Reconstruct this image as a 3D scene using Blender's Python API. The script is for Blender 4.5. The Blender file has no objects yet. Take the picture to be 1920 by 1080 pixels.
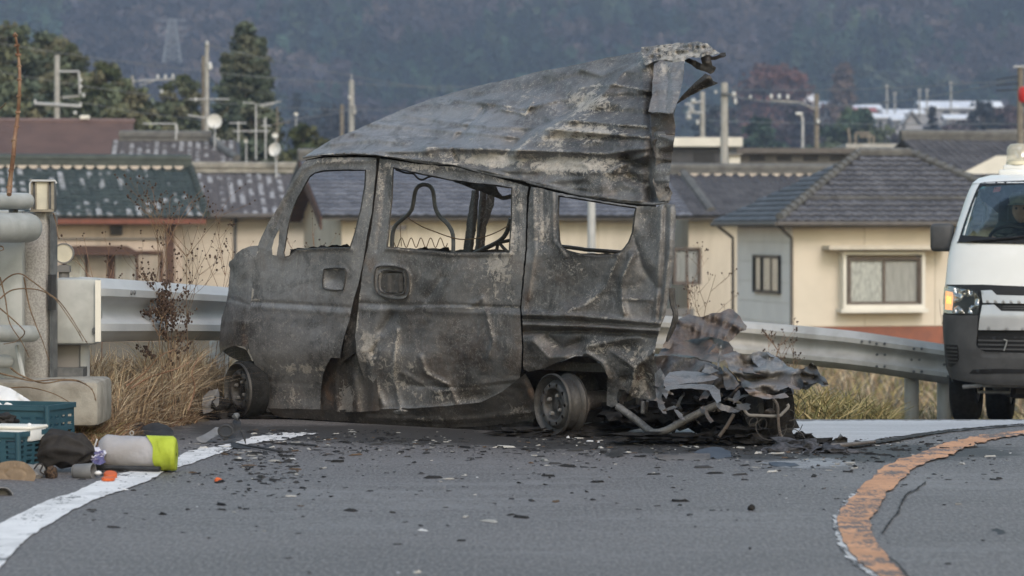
import bpy, bmesh, math, random
import numpy as np
from mathutils import Vector, Matrix, noise as mnoise
from mathutils.geometry import delaunay_2d_cdt

random.seed(11)
rng = np.random.default_rng(7)
sc = bpy.context.scene
C = sc.collection

# ------------------------------------------------------------------ camera, world, sun, exposure
CAM_Z, FPX, HY = 1.15, 5250.0, 430.0          # lens height, focal length and horizon row of a 1920 px wide frame
cam = bpy.data.cameras.new('camera')
cam.sensor_width = 36.0
cam.lens = 36.0 * FPX / 1920.0
cam.shift_y = -(540.0 - HY) / 1920.0
cam.clip_start, cam.clip_end = 0.5, 6000
cam.dof.use_dof = True
cam.dof.focus_distance = 15.9
cam.dof.aperture_fstop = 4.0
cam_ob = bpy.data.objects.new('camera', cam)
cam_ob.location = (0, 0, CAM_Z)
cam_ob.rotation_euler = (math.radians(90), 0, 0)
C.objects.link(cam_ob)
sc.camera = cam_ob

SUN_EL, SUN_AZ = 38.0, 160.0                   # degrees; azimuth clockwise from +Y (towards the right and behind the lens)
world = bpy.data.worlds.new('World')
sc.world = world
world.use_nodes = True
wn = world.node_tree.nodes
wl = world.node_tree.links
bg = wn['Background']
sky = wn.new('ShaderNodeTexSky')
sky.sky_type = 'NISHITA'
sky.sun_disc = False
sky.sun_elevation = math.radians(SUN_EL)
sky.sun_rotation = math.radians(SUN_AZ)
sky.air_density = 2.0
sky.dust_density = 2.0
sky.ozone_density = 1.0
bg.inputs['Strength'].default_value = 0.15
wl.new(sky.outputs[0], bg.inputs['Color'])
sun = bpy.data.lights.new('sun', 'SUN')
sun.energy = 0.9
sun.angle = math.radians(22)
sun.color = (1.0, 0.95, 0.955)
sun_ob = bpy.data.objects.new('sun', sun)
az, el = math.radians(SUN_AZ), math.radians(SUN_EL)
sd = Vector((math.sin(az) * math.cos(el), math.cos(az) * math.cos(el), math.sin(el)))
sun_ob.rotation_euler = (-sd).to_track_quat('-Z', 'Y').to_euler()
sun_ob.location = sd * 50
C.objects.link(sun_ob)
sc.view_settings.view_transform = 'Standard'
sc.view_settings.look = 'None'
sc.view_settings.gamma = 1
sc.view_settings.use_curve_mapping = False
sc.view_settings.exposure = 0.40
sc.render.engine = 'CYCLES'
sc.cycles.use_denoising = True
sc.cycles.max_bounces = 6
sc.cycles.diffuse_bounces = 3
sc.cycles.glossy_bounces = 3
sc.cycles.transmission_bounces = 4
sc.cycles.transparent_max_bounces = 8
sc.cycles.volume_bounces = 0
sc.cycles.caustics_reflective = False
sc.cycles.caustics_refractive = False

# ------------------------------------------------------------------ geometry helpers
def P(px, py, Y):
    """the place at distance Y seen at (px, py) of the 1920 x 1080 photograph"""
    return Vector(((px - 960) / FPX * Y, Y, CAM_Z - (py - HY) / FPX * Y))

def G(px, py, z=0.0):
    Y = (CAM_Z - z) * FPX / (py - HY)
    return Vector(((px - 960) / FPX * Y, Y, z))

class Plane:
    """an upright plane through (x, y), its horizontal direction turned by yaw"""
    def __init__(s, x, y, d):
        s.p = np.array([x, y]); d = np.array(d, float); s.d = d / np.linalg.norm(d)
        s.n = np.array([-s.d[1], s.d[0]])          # away from the lens
    def hit(s, px, py, off=0.0):
        px = np.asarray(px, float); py = np.asarray(py, float)
        k = (px - 960) / FPX
        t = (off + s.p @ s.n) / (k * s.n[0] + s.n[1])
        return np.stack([k * t, t, CAM_Z - (py - HY) / FPX * t], -1)
    def pt(s, u, z, off=0.0):
        q = s.p + s.d * u + s.n * off
        return Vector((q[0], q[1], z))
    def uv(s, px, py):
        h = s.hit(px, py)
        return float((h[:2] - s.p) @ s.d), float(h[2])

def _h(ix, iy, iz):
    with np.errstate(over='ignore'):
        h = (ix.astype(np.int64) * 374761393 + iy.astype(np.int64) * 668265263 + iz.astype(np.int64) * 2147483647) & 0xffffffff
        h = ((h ^ (h >> 13)) * 1274126177) & 0xffffffff
        h = h ^ (h >> 16)
    return (h & 0xffff) / 65535.0

def vnoise(x, y, z=0.0):
    x = np.asarray(x, float); y = np.asarray(y, float); z = np.zeros_like(x) + z
    ix, iy, iz = np.floor(x), np.floor(y), np.floor(z)
    fx, fy, fz = x - ix, y - iy, z - iz
    fx = fx * fx * (3 - 2 * fx); fy = fy * fy * (3 - 2 * fy); fz = fz * fz * (3 - 2 * fz)
    r = 0
    for a in (0, 1):
        for b in (0, 1):
            for c in (0, 1):
                r = r + _h(ix + a, iy + b, iz + c) * (fx if a else 1 - fx) * (fy if b else 1 - fy) * (fz if c else 1 - fz)
    return r - 0.5

def fbm(x, y, z=0.0, o=4):
    r = 0; a = 1.0
    for i in range(o):
        r = r + a * vnoise(np.asarray(x) * 2 ** i + 17 * i, np.asarray(y) * 2 ** i + 5 * i, z + 3 * i); a *= 0.5
    return r

def ridged(x, y, z=0.0, o=3):
    r = 0; a = 1.0
    for i in range(o):
        r = r + a * (0.5 - 2 * np.abs(vnoise(np.asarray(x) * 2 ** i + 31 * i, np.asarray(y) * 2 ** i, z + i))); a *= 0.5
    return r

def sstep(a, b, x):
    t = np.clip((np.asarray(x, float) - a) / (b - a), 0, 1)
    return t * t * (3 - 2 * t)

def inpoly(x, y, poly):
    x = np.asarray(x, float); y = np.asarray(y, float)
    r = np.zeros(x.shape, bool)
    n = len(poly); j = n - 1
    for i in range(n):
        xi, yi = poly[i]; xj, yj = poly[j]
        if yi != yj:
            r ^= ((yi > y) != (yj > y)) & (x < (xj - xi) * (y - yi) / (yj - yi) + xi)
        j = i
    return r

def segdist(x, y, pts, closed=False):
    x = np.asarray(x, float); y = np.asarray(y, float)
    d = np.full(x.shape, 1e9)
    m = len(pts)
    for i in range(m if closed else m - 1):
        ax, ay = pts[i]; bx, by = pts[(i + 1) % m]
        vx, vy = bx - ax, by - ay
        t = np.clip(((x - ax) * vx + (y - ay) * vy) / (vx * vx + vy * vy + 1e-12), 0, 1)
        d = np.minimum(d, np.hypot(x - ax - t * vx, y - ay - t * vy))
    return d

def interp(xs, ys):
    return lambda x: np.interp(x, xs, ys)

class MB:
    def __init__(s): s.v = []; s.f = []
    def add(s, vs, fs):
        o = len(s.v); s.v += [tuple(map(float, v)) for v in vs]; s.f += [tuple(i + o for i in f) for f in fs]; return s
    def quad(s, a, b, c, d): return s.add([a, b, c, d], [(0, 1, 2, 3)])
    def hexa(s, p):   # eight corners: bottom ring 0-3, top ring 4-7
        return s.add(p, [(3, 2, 1, 0), (4, 5, 6, 7), (0, 1, 5, 4), (1, 2, 6, 5), (2, 3, 7, 6), (3, 0, 4, 7)])
    def box(s, c, d, M=None):
        x, y, z = d[0] / 2, d[1] / 2, d[2] / 2
        p = [Vector(q) for q in ((-x, -y, -z), (x, -y, -z), (x, y, -z), (-x, y, -z), (-x, -y, z), (x, -y, z), (x, y, z), (-x, y, z))]
        if M is not None: p = [M @ q for q in p]
        return s.hexa([q + Vector(c) for q in p])
    def bbox(s, c, d, b, M=None):
        """a box with bevelled edges"""
        bm = bmesh.new(); bmesh.ops.create_cube(bm, size=1)
        for v in bm.verts: v.co = Vector((v.co.x * d[0], v.co.y * d[1], v.co.z * d[2]))
        bmesh.ops.bevel(bm, geom=bm.edges[:], offset=b, segments=2, affect='EDGES', profile=0.5)
        for v in bm.verts: v.co = (M @ v.co if M is not None else v.co) + Vector(c)
        bm.verts.index_update()
        s.add([v.co for v in bm.verts], [[v.index for v in f.verts] for f in bm.faces]); bm.free(); return s
    def pbox(s, pl, r, d0, d1):
        """box on an upright plane from a rectangle (px0, py0, px1, py1) seen on it, from offset d0 to d1 (negative = towards the lens)"""
        u0, z0 = pl.uv(r[0], r[3]); u1, z1 = pl.uv(r[2], r[1])
        return s.ubox(pl, u0, u1, z0, z1, d0, d1)
    def ubox(s, pl, u0, u1, z0, z1, d0, d1):
        if d0 > d1: d0, d1 = d1, d0
        q = [pl.pt(u0, z0, d0), pl.pt(u1, z0, d0), pl.pt(u1, z0, d1), pl.pt(u0, z0, d1), pl.pt(u0, z1, d0), pl.pt(u1, z1, d0), pl.pt(u1, z1, d1), pl.pt(u0, z1, d1)]
        return s.hexa(q)
    def tube(s, pts, r, n=8, cap=True):
        pts = [Vector(p) for p in pts]; m = len(pts)
        rr = list(r) if hasattr(r, '__len__') else [r] * m
        rings = []; up = None
        for i, p in enumerate(pts):
            t = (pts[min(i + 1, m - 1)] - pts[max(i - 1, 0)])
            if t.length < 1e-9: t = Vector((0, 0, 1))
            t.normalize()
            if up is None:
                up = t.orthogonal().normalized()
            else:
                up = up - t * up.dot(t)
                up = up.normalized() if up.length > 1e-6 else t.orthogonal().normalized()
            w = t.cross(up)
            rings.append([p + (up * math.cos(6.28318 * k / n) + w * math.sin(6.28318 * k / n)) * rr[i] for k in range(n)])
        vs = [v for rg in rings for v in rg]
        fs = [(i * n + k, i * n + (k + 1) % n, (i + 1) * n + (k + 1) % n, (i + 1) * n + k) for i in range(m - 1) for k in range(n)]
        if cap: fs += [tuple(range(n - 1, -1, -1)), tuple(range((m - 1) * n, m * n))]
        return s.add(vs, fs)
    def lathe(s, prof, c, axis=(0, 0, 1), n=20, close=False):
        """(radius, height) profile turned about axis"""
        ax = Vector(axis).normalized(); u = ax.orthogonal().normalized(); w = ax.cross(u); c = Vector(c); m = len(prof)
        vs = [c + ax * h + (u * math.cos(6.28318 * k / n) + w * math.sin(6.28318 * k / n)) * r for (r, h) in prof for k in range(n)]
        fs = [(i * n + k, i * n + (k + 1) % n, ((i + 1) % m) * n + (k + 1) % n, ((i + 1) % m) * n + k) for i in range(m if close else m - 1) for k in range(n)]
        return s.add(vs, fs)
    def blob(s, c, r, seed=0, amp=0.15, n=2, fr=2.0):
        bm = bmesh.new(); bmesh.ops.create_icosphere(bm, subdivisions=n, radius=1)
        c = Vector(c); r = Vector(r) if hasattr(r, '__len__') else Vector((r, r, r))
        for v in bm.verts:
            k = 1 + amp * mnoise.noise(v.co * fr + Vector((seed * 7.3, seed * 1.7, seed)))*2
            v.co = Vector((v.co.x * r.x, v.co.y * r.y, v.co.z * r.z)) * k + c
        bm.verts.index_update()
        s.add([v.co for v in bm.verts], [[v.index for v in f.verts] for f in bm.faces]); bm.free(); return s

def mesh_np(name, v, f, smooth=False, cols=None):
    """mesh from numpy arrays, f = (n, 3) or (n, 4)"""
    me = bpy.data.meshes.new(name)
    v = np.asarray(v, np.float32); f = np.asarray(f, np.int32); k = f.shape[1]
    me.vertices.add(len(v)); me.vertices.foreach_set('co', v.ravel())
    me.loops.add(f.size); me.loops.foreach_set('vertex_index', f.ravel())
    me.polygons.add(len(f)); me.polygons.foreach_set('loop_start', np.arange(0, f.size, k, dtype=np.int32))
    me.update(calc_edges=True)
    me.polygons.foreach_set('use_smooth', np.full(len(f), smooth, bool))
    if cols is not None:
        a = me.color_attributes.new('mask', 'FLOAT_COLOR', 'POINT')
        cc = np.ones((len(v), 4), np.float32); cc[:, :cols.shape[1]] = cols
        a.data.foreach_set('color', cc.ravel())
    return me

def pos_of(o):
    p = Vector((0, 0, 0))
    while o is not None: p = p + o.location; o = o.parent
    return p

def link(name, me, m, parent=None, label=None, cat=None, group=None, kind=None, at=None):
    o = bpy.data.objects.new(name, me); C.objects.link(o)
    if m is not None and me is not None and not me.materials: me.materials.append(m)
    if parent is not None: o.parent = parent
    if at is not None: o.location = at
    tag(o, label, cat, group, kind)
    return o

def tag(o, label=None, cat=None, group=None, kind=None):
    if label: o['label'] = label
    if cat: o['category'] = cat
    if group: o['group'] = group
    if kind: o['kind'] = kind
    return o

def mk(name, mb, m, parent=None, label=None, cat=None, group=None, kind=None, smooth=False, sharp=40, at=None):
    """one mesh object; vertices are given in place and stored about the parent's (or the object's own) base"""
    if parent is not None: base = pos_of(parent)
    elif at is not None: base = Vector(at)
    elif kind in ('structure', 'stuff'): base = Vector((0, 0, 0))
    else:
        a = np.array(mb.v); base = Vector((*(a[:, :2].min(0) + a[:, :2].max(0)) / 2, a[:, 2].min()))
    me = bpy.data.meshes.new(name)
    me.from_pydata([(v[0] - base.x, v[1] - base.y, v[2] - base.z) for v in mb.v], [], mb.f)
    me.update()
    if smooth:
        me.polygons.foreach_set('use_smooth', [True] * len(me.polygons))
        me.set_sharp_from_angle(angle=math.radians(sharp))
    return link(name, me, m, parent, label, cat, group, kind, at=None if parent is not None else base)

def thing(name, label, cat, loc, group=None):
    o = bpy.data.objects.new(name, None); C.objects.link(o); o.location = loc
    o.empty_display_size = 0.2
    return tag(o, label, cat, group)

def copy_tree(o, parent=None):
    c = o.copy(); C.objects.link(c); c.parent = parent
    for ch in list(o.children): copy_tree(ch, c)
    return c

def smooth_poly(pts, step):
    """resample a closed outline at about step px"""
    out = []
    n = len(pts)
    for i in range(n):
        a = np.array(pts[i], float); b = np.array(pts[(i + 1) % n], float)
        k = max(1, int(round(np.linalg.norm(b - a) / step)))
        for j in range(k): out.append(a + (b - a) * j / k)
    return np.array(out)

def cr(pts, k=6, closed=False):
    """Catmull-Rom through points"""
    pts = [np.array(p, float) for p in pts]; n = len(pts); out = []
    rngi = range(n if closed else n - 1)
    for i in rngi:
        p0 = pts[(i - 1) % n] if closed or i > 0 else pts[0]
        p1, p2 = pts[i], pts[(i + 1) % n]
        p3 = pts[(i + 2) % n] if closed or i + 2 < n else pts[-1]
        for j in range(k):
            t = j / k
            out.append(0.5 * ((2 * p1) + (-p0 + p2) * t + (2 * p0 - 5 * p1 + 4 * p2 - p3) * t * t + (-p0 + 3 * p1 - 3 * p2 + p3) * t ** 3))
    if not closed: out.append(pts[-1])
    return out

def panel(name, outline, hit, m, parent=None, holes=(), step=5.0, off=0.0, disp=None, thick=0.004, mask=None, jag=0.0, flange=0.0, **kw):
    """sheet metal: an outline (with openings) seen on a surface, filled with a fine net, pushed by disp (metres, + = outwards) and given thickness"""
    loops = [smooth_poly(outline, step)] + [smooth_poly(h, step) for h in holes]
    if jag > 0:
        loops = [l + np.stack([fbm(l[:, 0] / 9, l[:, 1] / 9, 1.3), fbm(l[:, 0] / 9, l[:, 1] / 9, 8.1)], -1) * jag * 2 for l in loops]
    pts = []; edges = []
    for l in loops:
        o = len(pts); k = len(l)
        pts += [tuple(p) for p in l]; edges += [(o + i, o + (i + 1) % k) for i in range(k)]
    nb = len(pts)
    x0, y0 = loops[0].min(0); x1, y1 = loops[0].max(0)
    gx, gy = np.meshgrid(np.arange(x0, x1 + step, step), np.arange(y0, y1 + step, step * 0.9))
    gx = gx + (np.arange(gx.shape[0]) % 2)[:, None] * step * 0.5
    gx = (gx + rng.uniform(-.18, .18, gx.shape) * step).ravel(); gy = (gy + rng.uniform(-.18, .18, gy.shape) * step).ravel()
    ok = inpoly(gx, gy, loops[0]) & (segdist(gx, gy, loops[0], True) > step * 0.55)
    for l in loops[1:]: ok &= ~inpoly(gx, gy, l) & (segdist(gx, gy, l, True) > step * 0.55)
    pts += list(zip(gx[ok], gy[ok]))
    vs, es, fs, *_ = delaunay_2d_cdt([Vector(p) for p in pts], edges, [], 0, 1e-5)
    v2 = np.array([(v.x, v.y) for v in vs])
    tri = np.array([f for f in fs if len(f) == 3], np.int32)
    c = v2[tri].mean(1)
    ok = inpoly(c[:, 0], c[:, 1], loops[0])
    for l in loops[1:]: ok &= ~inpoly(c[:, 0], c[:, 1], l)
    tri = tri[ok]
    a = v2[tri]
    cw = ((a[:, 1, 0] - a[:, 0, 0]) * (a[:, 2, 1] - a[:, 0, 1]) - (a[:, 1, 1] - a[:, 0, 1]) * (a[:, 2, 0] - a[:, 0, 0])) > 0
    tri[cw] = tri[cw][:, ::-1]                      # rows run down: make the front face the lens
    px, py = v2[:, 0], v2[:, 1]
    o = (off(px, py) if callable(off) else off + 0 * px)
    d = disp(px, py) if disp else 0 * px
    front = hit(px, py, o - d)
    back = hit(px, py, o - d + thick)
    # border: edges used once
    e = np.concatenate([tri[:, [0, 1]], tri[:, [1, 2]], tri[:, [2, 0]]])
    key = np.sort(e, 1); uq, idx, cnt = np.unique(key, axis=0, return_index=True, return_counts=True)
    be = e[idx[cnt == 1]]
    n = len(v2)
    rim = hit(px, py, o - d + max(thick, flange)) if flange else back
    v = np.concatenate([front, back, front, rim])
    wall = np.concatenate([np.stack([be[:, 0] + 2 * n, be[:, 0] + 3 * n, be[:, 1] + 3 * n], 1), np.stack([be[:, 0] + 2 * n, be[:, 1] + 3 * n, be[:, 1] + 2 * n], 1)])
    f = np.concatenate([tri, tri[:, ::-1] + n, wall[:, ::-1]])
    mk_ = mask(px, py) if mask else np.zeros((n, 3))
    cols = np.tile(mk_, (4, 1))
    used, inv = np.unique(f, return_inverse=True); f = inv.reshape(f.shape).astype(np.int32); v = v[used]; cols = cols[used]
    base = pos_of(parent) if parent is not None else Vector((v[:, 0].mean(), v[:, 1].mean(), v[:, 2].min()))
    me = mesh_np(name, v - np.array(base), f, True, cols)
    return link(name, me, m, parent, at=None if parent is not None else base, **kw)
# ------------------------------------------------------------------ materials
class NT:
    """short node writer"""
    def __init__(s, name):
        s.m = bpy.data.materials.new(name); s.m.use_nodes = True
        s.t = s.m.node_tree; s.n = s.t.nodes; s.b = s.n['Principled BSDF']; s.out = s.n['Material Output']
        s.b.inputs['Specular IOR Level'].default_value = 0.3
        s._pos = None
    def pos(s):
        if s._pos is None: s._pos = s.n.new('ShaderNodeNewGeometry').outputs['Position']
        return s._pos
    def ln(s, a, b): s.t.links.new(a, b)
    def set(s, sock, v):
        if isinstance(v, bpy.types.NodeSocket): s.ln(v, sock)
        elif isinstance(v, (tuple, list)) and len(v) == 3 and sock.type == 'RGBA': sock.default_value = (*v, 1)
        else: sock.default_value = v
    def mapped(s, scale, src=None):
        n = s.n.new('ShaderNodeVectorMath'); n.operation = 'MULTIPLY'; s.set(n.inputs[0], src or s.pos())
        n.inputs[1].default_value = scale if hasattr(scale, '__len__') else (scale,) * 3
        return n.outputs[0]
    def noise(s, scale, detail=5, rough=0.6, src=None, dist=0.0):
        n = s.n.new('ShaderNodeTexNoise'); n.inputs['Scale'].default_value = 1
        n.inputs['Detail'].default_value = detail; n.inputs['Roughness'].default_value = rough; n.inputs['Distortion'].default_value = dist
        s.ln(s.mapped(scale, src), n.inputs['Vector']); return n.outputs[0]
    def vor(s, scale, feature='F1', src=None):
        n = s.n.new('ShaderNodeTexVoronoi'); n.feature = feature; n.inputs['Scale'].default_value = 1
        s.ln(s.mapped(scale, src), n.inputs['Vector']); return n.outputs['Distance']
    def math(s, op, a, b=0.0, c=None):
        n = s.n.new('ShaderNodeMath'); n.operation = op; s.set(n.inputs[0], a); s.set(n.inputs[1], b)
        if c is not None: s.set(n.inputs[2], c)
        return n.outputs[0]
    def step(s, a, lo, hi, v0=0.0, v1=1.0):
        n = s.n.new('ShaderNodeMapRange'); n.interpolation_type = 'SMOOTHSTEP'
        s.set(n.inputs['Value'], a); s.set(n.inputs['From Min'], lo); s.set(n.inputs['From Max'], hi)
        n.inputs['To Min'].default_value = v0; n.inputs['To Max'].default_value = v1; return n.outputs[0]
    def mix(s, f, a, b):
        n = s.n.new('ShaderNodeMix'); n.data_type = 'RGBA'
        s.set(n.inputs['Factor'], f); s.set(n.inputs[6], a); s.set(n.inputs[7], b); return n.outputs[2]
    def attr(s, name='mask'):
        n = s.n.new('ShaderNodeAttribute'); n.attribute_name = name
        q = s.n.new('ShaderNodeSeparateColor'); s.ln(n.outputs['Color'], q.inputs[0]); return list(q.outputs)[:3] + [n.outputs['Alpha']]
    def attrcol(s, name='mask'):
        n = s.n.new('ShaderNodeAttribute'); n.attribute_name = name; return n.outputs['Color']
    def rnd(s):
        return s.n.new('ShaderNodeObjectInfo').outputs['Random']
    def bump(s, h, strength=0.3, dist=0.01):
        n = s.n.new('ShaderNodeBump'); n.inputs['Strength'].default_value = strength; n.inputs['Distance'].default_value = dist
        s.set(n.inputs['Height'], h); s.ln(n.outputs[0], s.b.inputs['Normal'])
    def fin(s, col, rough=0.7, metal=0.0, spec=None):
        s.set(s.b.inputs['Base Color'], col); s.set(s.b.inputs['Roughness'], rough); s.set(s.b.inputs['Metallic'], metal)
        if spec is not None: s.b.inputs['Specular IOR Level'].default_value = spec
        return s.m

def plain(name, c, c2=None, scale=6.0, rough=0.7, metal=0.0, bump=0.0, bscale=60.0, lo=0.35, hi=0.65, spec=0.3, detail=5, rand=0.0):
    k = NT(name)
    c2 = c2 or tuple(x * 0.75 for x in c)
    col = k.mix(k.step(k.noise(scale, detail), lo, hi), c, c2)
    if rand: col = k.mix(k.math('MULTIPLY', k.rnd(), rand), col, tuple(x * 0.45 for x in c))
    if bump: k.bump(k.noise(bscale, 4), bump, 0.01)
    return k.fin(col, rough, metal, spec)

def burnt(name, dark=(0.050, 0.050, 0.051), mid=(0.148, 0.147, 0.149), ash=(0.42, 0.39, 0.355), rust=(0.14, 0.083, 0.055), bare=(0.20, 0.207, 0.223), sc_=1.0, rough=0.5, soot=0.5):
    """burnt sheet metal: smooth grey steel, soft soot, brown heat tint, pale ash in flakes and hairlines; the mask (R ash, G rust, B bare) says where"""
    k = NT(name)
    R, Gn, B, Al = k.attr()
    Dk = k.math('SUBTRACT', 1.0, Al)
    big = k.noise(2.6 * sc_, 4, 0.55, dist=0.4); mid_ = k.noise(9 * sc_, 9, 0.68, dist=1.0); fine = k.noise(65 * sc_, 6, 0.8)
    flk = k.math('ADD', k.math('MULTIPLY', k.noise(24 * sc_, 9, 0.75, dist=1.1), 0.6), k.math('MULTIPLY', k.noise(5.0 * sc_, 6, 0.62, dist=0.8), 0.4))
    str_ = k.noise((46 * sc_, 46 * sc_, 4.0), 5, 0.7)
    col = k.mix(k.step(big, 0.36, 0.62), dark, mid)
    col = k.mix(k.step(k.noise(3.7 * sc_, 5, 0.6, dist=.4), 0.50, 0.66, 0, 0.6), col, (mid[0] * .95, mid[1] * .78, mid[2] * .66))
    bl = k.math('MULTIPLY', B, k.step(k.math('ADD', k.math('MULTIPLY', mid_, 0.6), k.math('MULTIPLY', str_, 0.4)), 0.36, 0.58, 0.35, 1))
    col = k.mix(bl, col, bare)
    col = k.mix(k.math('MULTIPLY', k.step(k.noise(5.5 * sc_, 7, 0.66, dist=.6), 0.51, 0.62), soot), col, tuple(x * 0.45 for x in dark))
    col = k.mix(k.step(k.noise(1.9 * sc_, 7, 0.7, dist=.5), 0.48, 0.68, 0, 0.5), col, tuple(x * 1.75 for x in mid))
    col = k.mix(k.step(fine, 0.45, 0.70, 0, 0.35), col, tuple(x * 2.0 for x in mid))
    col = k.mix(k.step(str_, 0.55, 0.68, 0, 0.4), col, tuple(x * 1.6 for x in mid))
    col = k.mix(k.math('MULTIPLY', Gn, k.step(mid_, 0.42, 0.58, 0.1, 1)), col, rust)
    col = k.mix(k.math('MULTIPLY', Dk, k.step(flk, 0.38, 0.50, 1, 0.45)), col, tuple(x * 0.62 for x in dark))
    thr = k.math('MULTIPLY_ADD', R, -0.275, 0.672)
    fl = k.step(k.math('SUBTRACT', flk, thr), -0.012, 0.022)
    grain = k.step(fine, 0.36, 0.6, 0.5, 0.95)
    col = k.mix(k.math('MULTIPLY', fl, grain), col, ash)
    rim_ = k.step(k.math('ABSOLUTE', k.math('SUBTRACT', k.math('SUBTRACT', flk, thr), 0.004)), 0.0, 0.009, 1, 0)
    col = k.mix(k.math('MULTIPLY', rim_, k.math('MULTIPLY_ADD', R, 0.55, 0.15)), col, tuple(min(1, x * 1.3) for x in ash))
    hair = k.step(k.math('ABSOLUTE', k.math('SUBTRACT', mid_, 0.53)), 0.0, 0.010, 1, 0)
    hair = k.math('MULTIPLY', hair, k.step(k.noise(14 * sc_, 4, 0.6), 0.46, 0.56))
    col = k.mix(k.math('MULTIPLY', hair, k.math('MULTIPLY_ADD', R, 0.4, 0.6)), col, ash)
    spk = k.math('MULTIPLY', k.step(k.noise(100 * sc_, 4, 0.65), 0.60, 0.65), k.math('MULTIPLY_ADD', R, 0.75, 0.2))
    col = k.mix(spk, col, tuple(min(1, x * 1.25) for x in ash))
    h = k.math('ADD', k.math('MULTIPLY', flk, 0.8), k.math('MULTIPLY', fine, 0.18))
    k.bump(k.math('ADD', h, k.math('MULTIPLY', fl, 0.3)), 0.7, 0.010)
    return k.fin(col, k.step(fl, 0, 1, rough, .85), 0.15, 0.45)

M = {}
M['burnt'] = burnt('burnt_steel')
M['burnt_pale'] = burnt('burnt_roof_steel', dark=(0.075, 0.075, 0.078), mid=(0.14, 0.141, 0.146), ash=(0.46, 0.43, 0.39), bare=(0.235, 0.245, 0.27), soot=.55)
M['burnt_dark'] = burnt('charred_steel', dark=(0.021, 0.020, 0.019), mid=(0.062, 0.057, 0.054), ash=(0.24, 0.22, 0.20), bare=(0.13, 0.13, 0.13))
M['burnt_brown'] = burnt('scorched_brown_steel', dark=(0.06, 0.052, 0.049), mid=(0.135, 0.117, 0.108), ash=(0.27, 0.235, 0.21), rust=(0.17, 0.105, 0.075), bare=(0.18, 0.165, 0.16))
M['char'] = plain('black_char', (0.012, 0.011, 0.011), (0.03, 0.028, 0.027), 20, 0.9, bump=0.8, bscale=70, spec=0.15)
M['rim'] = burnt('burnt_wheel_steel', dark=(0.026, 0.025, 0.025), mid=(0.052, 0.05, 0.048), ash=(0.16, 0.15, 0.14), sc_=1.6, soot=.4)
M['rubber'] = plain('black_rubber', (0.012, 0.012, 0.012), (0.022, 0.022, 0.022), 30, 0.85, spec=0.2)
M['concrete'] = plain('old_concrete', (0.36, 0.34, 0.30), (0.24, 0.22, 0.19), 7, 0.9, bump=0.4, bscale=80)
M['granite'] = plain('speckled_granite', (0.42, 0.41, 0.395), (0.30, 0.29, 0.28), 95, 0.85, bump=0.1, bscale=140, lo=0.42, hi=0.58)
M['galv'] = plain('galvanised_steel', (0.50, 0.505, 0.51), (0.45, 0.455, 0.46), (2.5, 2.5, 5), 0.6, 0.1, bump=0.06, bscale=40, spec=0.4)
M['galv_warm'] = plain('weathered_guardrail_steel', (0.45, 0.445, 0.43), (0.35, 0.34, 0.32), (5, 5, 2), 0.6, 0.15, bump=0.05, bscale=40)
M['pipe'] = plain('painted_grey_pipe', (0.43, 0.44, 0.43), (0.33, 0.34, 0.33), 6, 0.6, bump=0.1, bscale=50)
M['steel_dark'] = plain('dark_steel', (0.10, 0.105, 0.11), (0.16, 0.165, 0.17), 14, 0.6, 0.2)
M['pole'] = plain('concrete_pole', (0.42, 0.41, 0.385), (0.33, 0.32, 0.30), 4, 0.9)
M['pole_brown'] = plain('brown_old_pole', (0.25, 0.22, 0.18), (0.18, 0.155, 0.13), 4, 0.9)
M['insul'] = plain('white_porcelain', (0.75, 0.75, 0.73), (0.7, 0.7, 0.68), 5, 0.3)
M['wire'] = plain('black_cable', (0.05, 0.05, 0.055), None, 5, 0.6)
M['wire_pale'] = plain('grey_cable', (0.28, 0.29, 0.30), None, 5, 0.6)
M['dish'] = plain('white_dish', (0.68, 0.68, 0.66), (0.6, 0.6, 0.58), 4, 0.5)
M['twig'] = plain('dry_brown_twig', (0.13, 0.085, 0.055), (0.20, 0.14, 0.09), 25, 0.85)
M['twig_red'] = plain('reddish_shoot', (0.19, 0.10, 0.065), (0.26, 0.17, 0.11), 25, 0.75)
M['seed'] = plain('dark_seed_head', (0.045, 0.03, 0.025), (0.09, 0.06, 0.045), 60, 0.95)
M['cream'] = plain('cream_siding', (0.64, 0.58, 0.485), (0.55, 0.495, 0.41), (2.6, 2.6, .4), 0.8)
M['cream_light'] = plain('light_cream_siding', (0.72, 0.65, 0.55), (0.67, 0.605, 0.51), 1.5, 0.8)
M['grey_siding'] = plain('pale_grey_siding', (0.88, 0.83, 0.79), (0.82, 0.77, 0.735), 1.5, 0.8)
M['pink_wall'] = plain('pale_pink_plaster', (0.57, 0.48, 0.41), (0.46, 0.385, 0.325), (2.6, 2.6, .4), 0.85)
M['brick_red'] = plain('brick_red_base', (0.33, 0.13, 0.085), (0.25, 0.11, 0.08), 4, 0.9)
M['fascia_red'] = plain('rusty_red_fascia', (0.22, 0.085, 0.06), (0.17, 0.07, 0.05), 5, 0.7)
M['brown_wood'] = plain('dark_brown_wood', (0.11, 0.062, 0.045), (0.075, 0.045, 0.035), (3, 3, 12), 0.8)
M['gutter'] = plain('grey_brown_gutter', (0.14, 0.125, 0.115), (0.11, 0.10, 0.09), 4, 0.6)
M['dark_grey'] = plain('dark_grey_paint', (0.085, 0.085, 0.09), (0.065, 0.065, 0.07), 4, 0.7)
M['mid_grey'] = plain('mid_grey_paint', (0.22, 0.21, 0.20), (0.17, 0.165, 0.16), 2, 0.8)
M['off_white'] = plain('off_white_paint', (0.78, 0.75, 0.68), (0.70, 0.67, 0.60), 2, 0.7)
M['frame_brown'] = plain('bronze_window_frame', (0.16, 0.13, 0.11), None, 5, 0.5)
M['frame_dark'] = plain('black_window_frame', (0.03, 0.03, 0.033), None, 5, 0.4)
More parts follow.
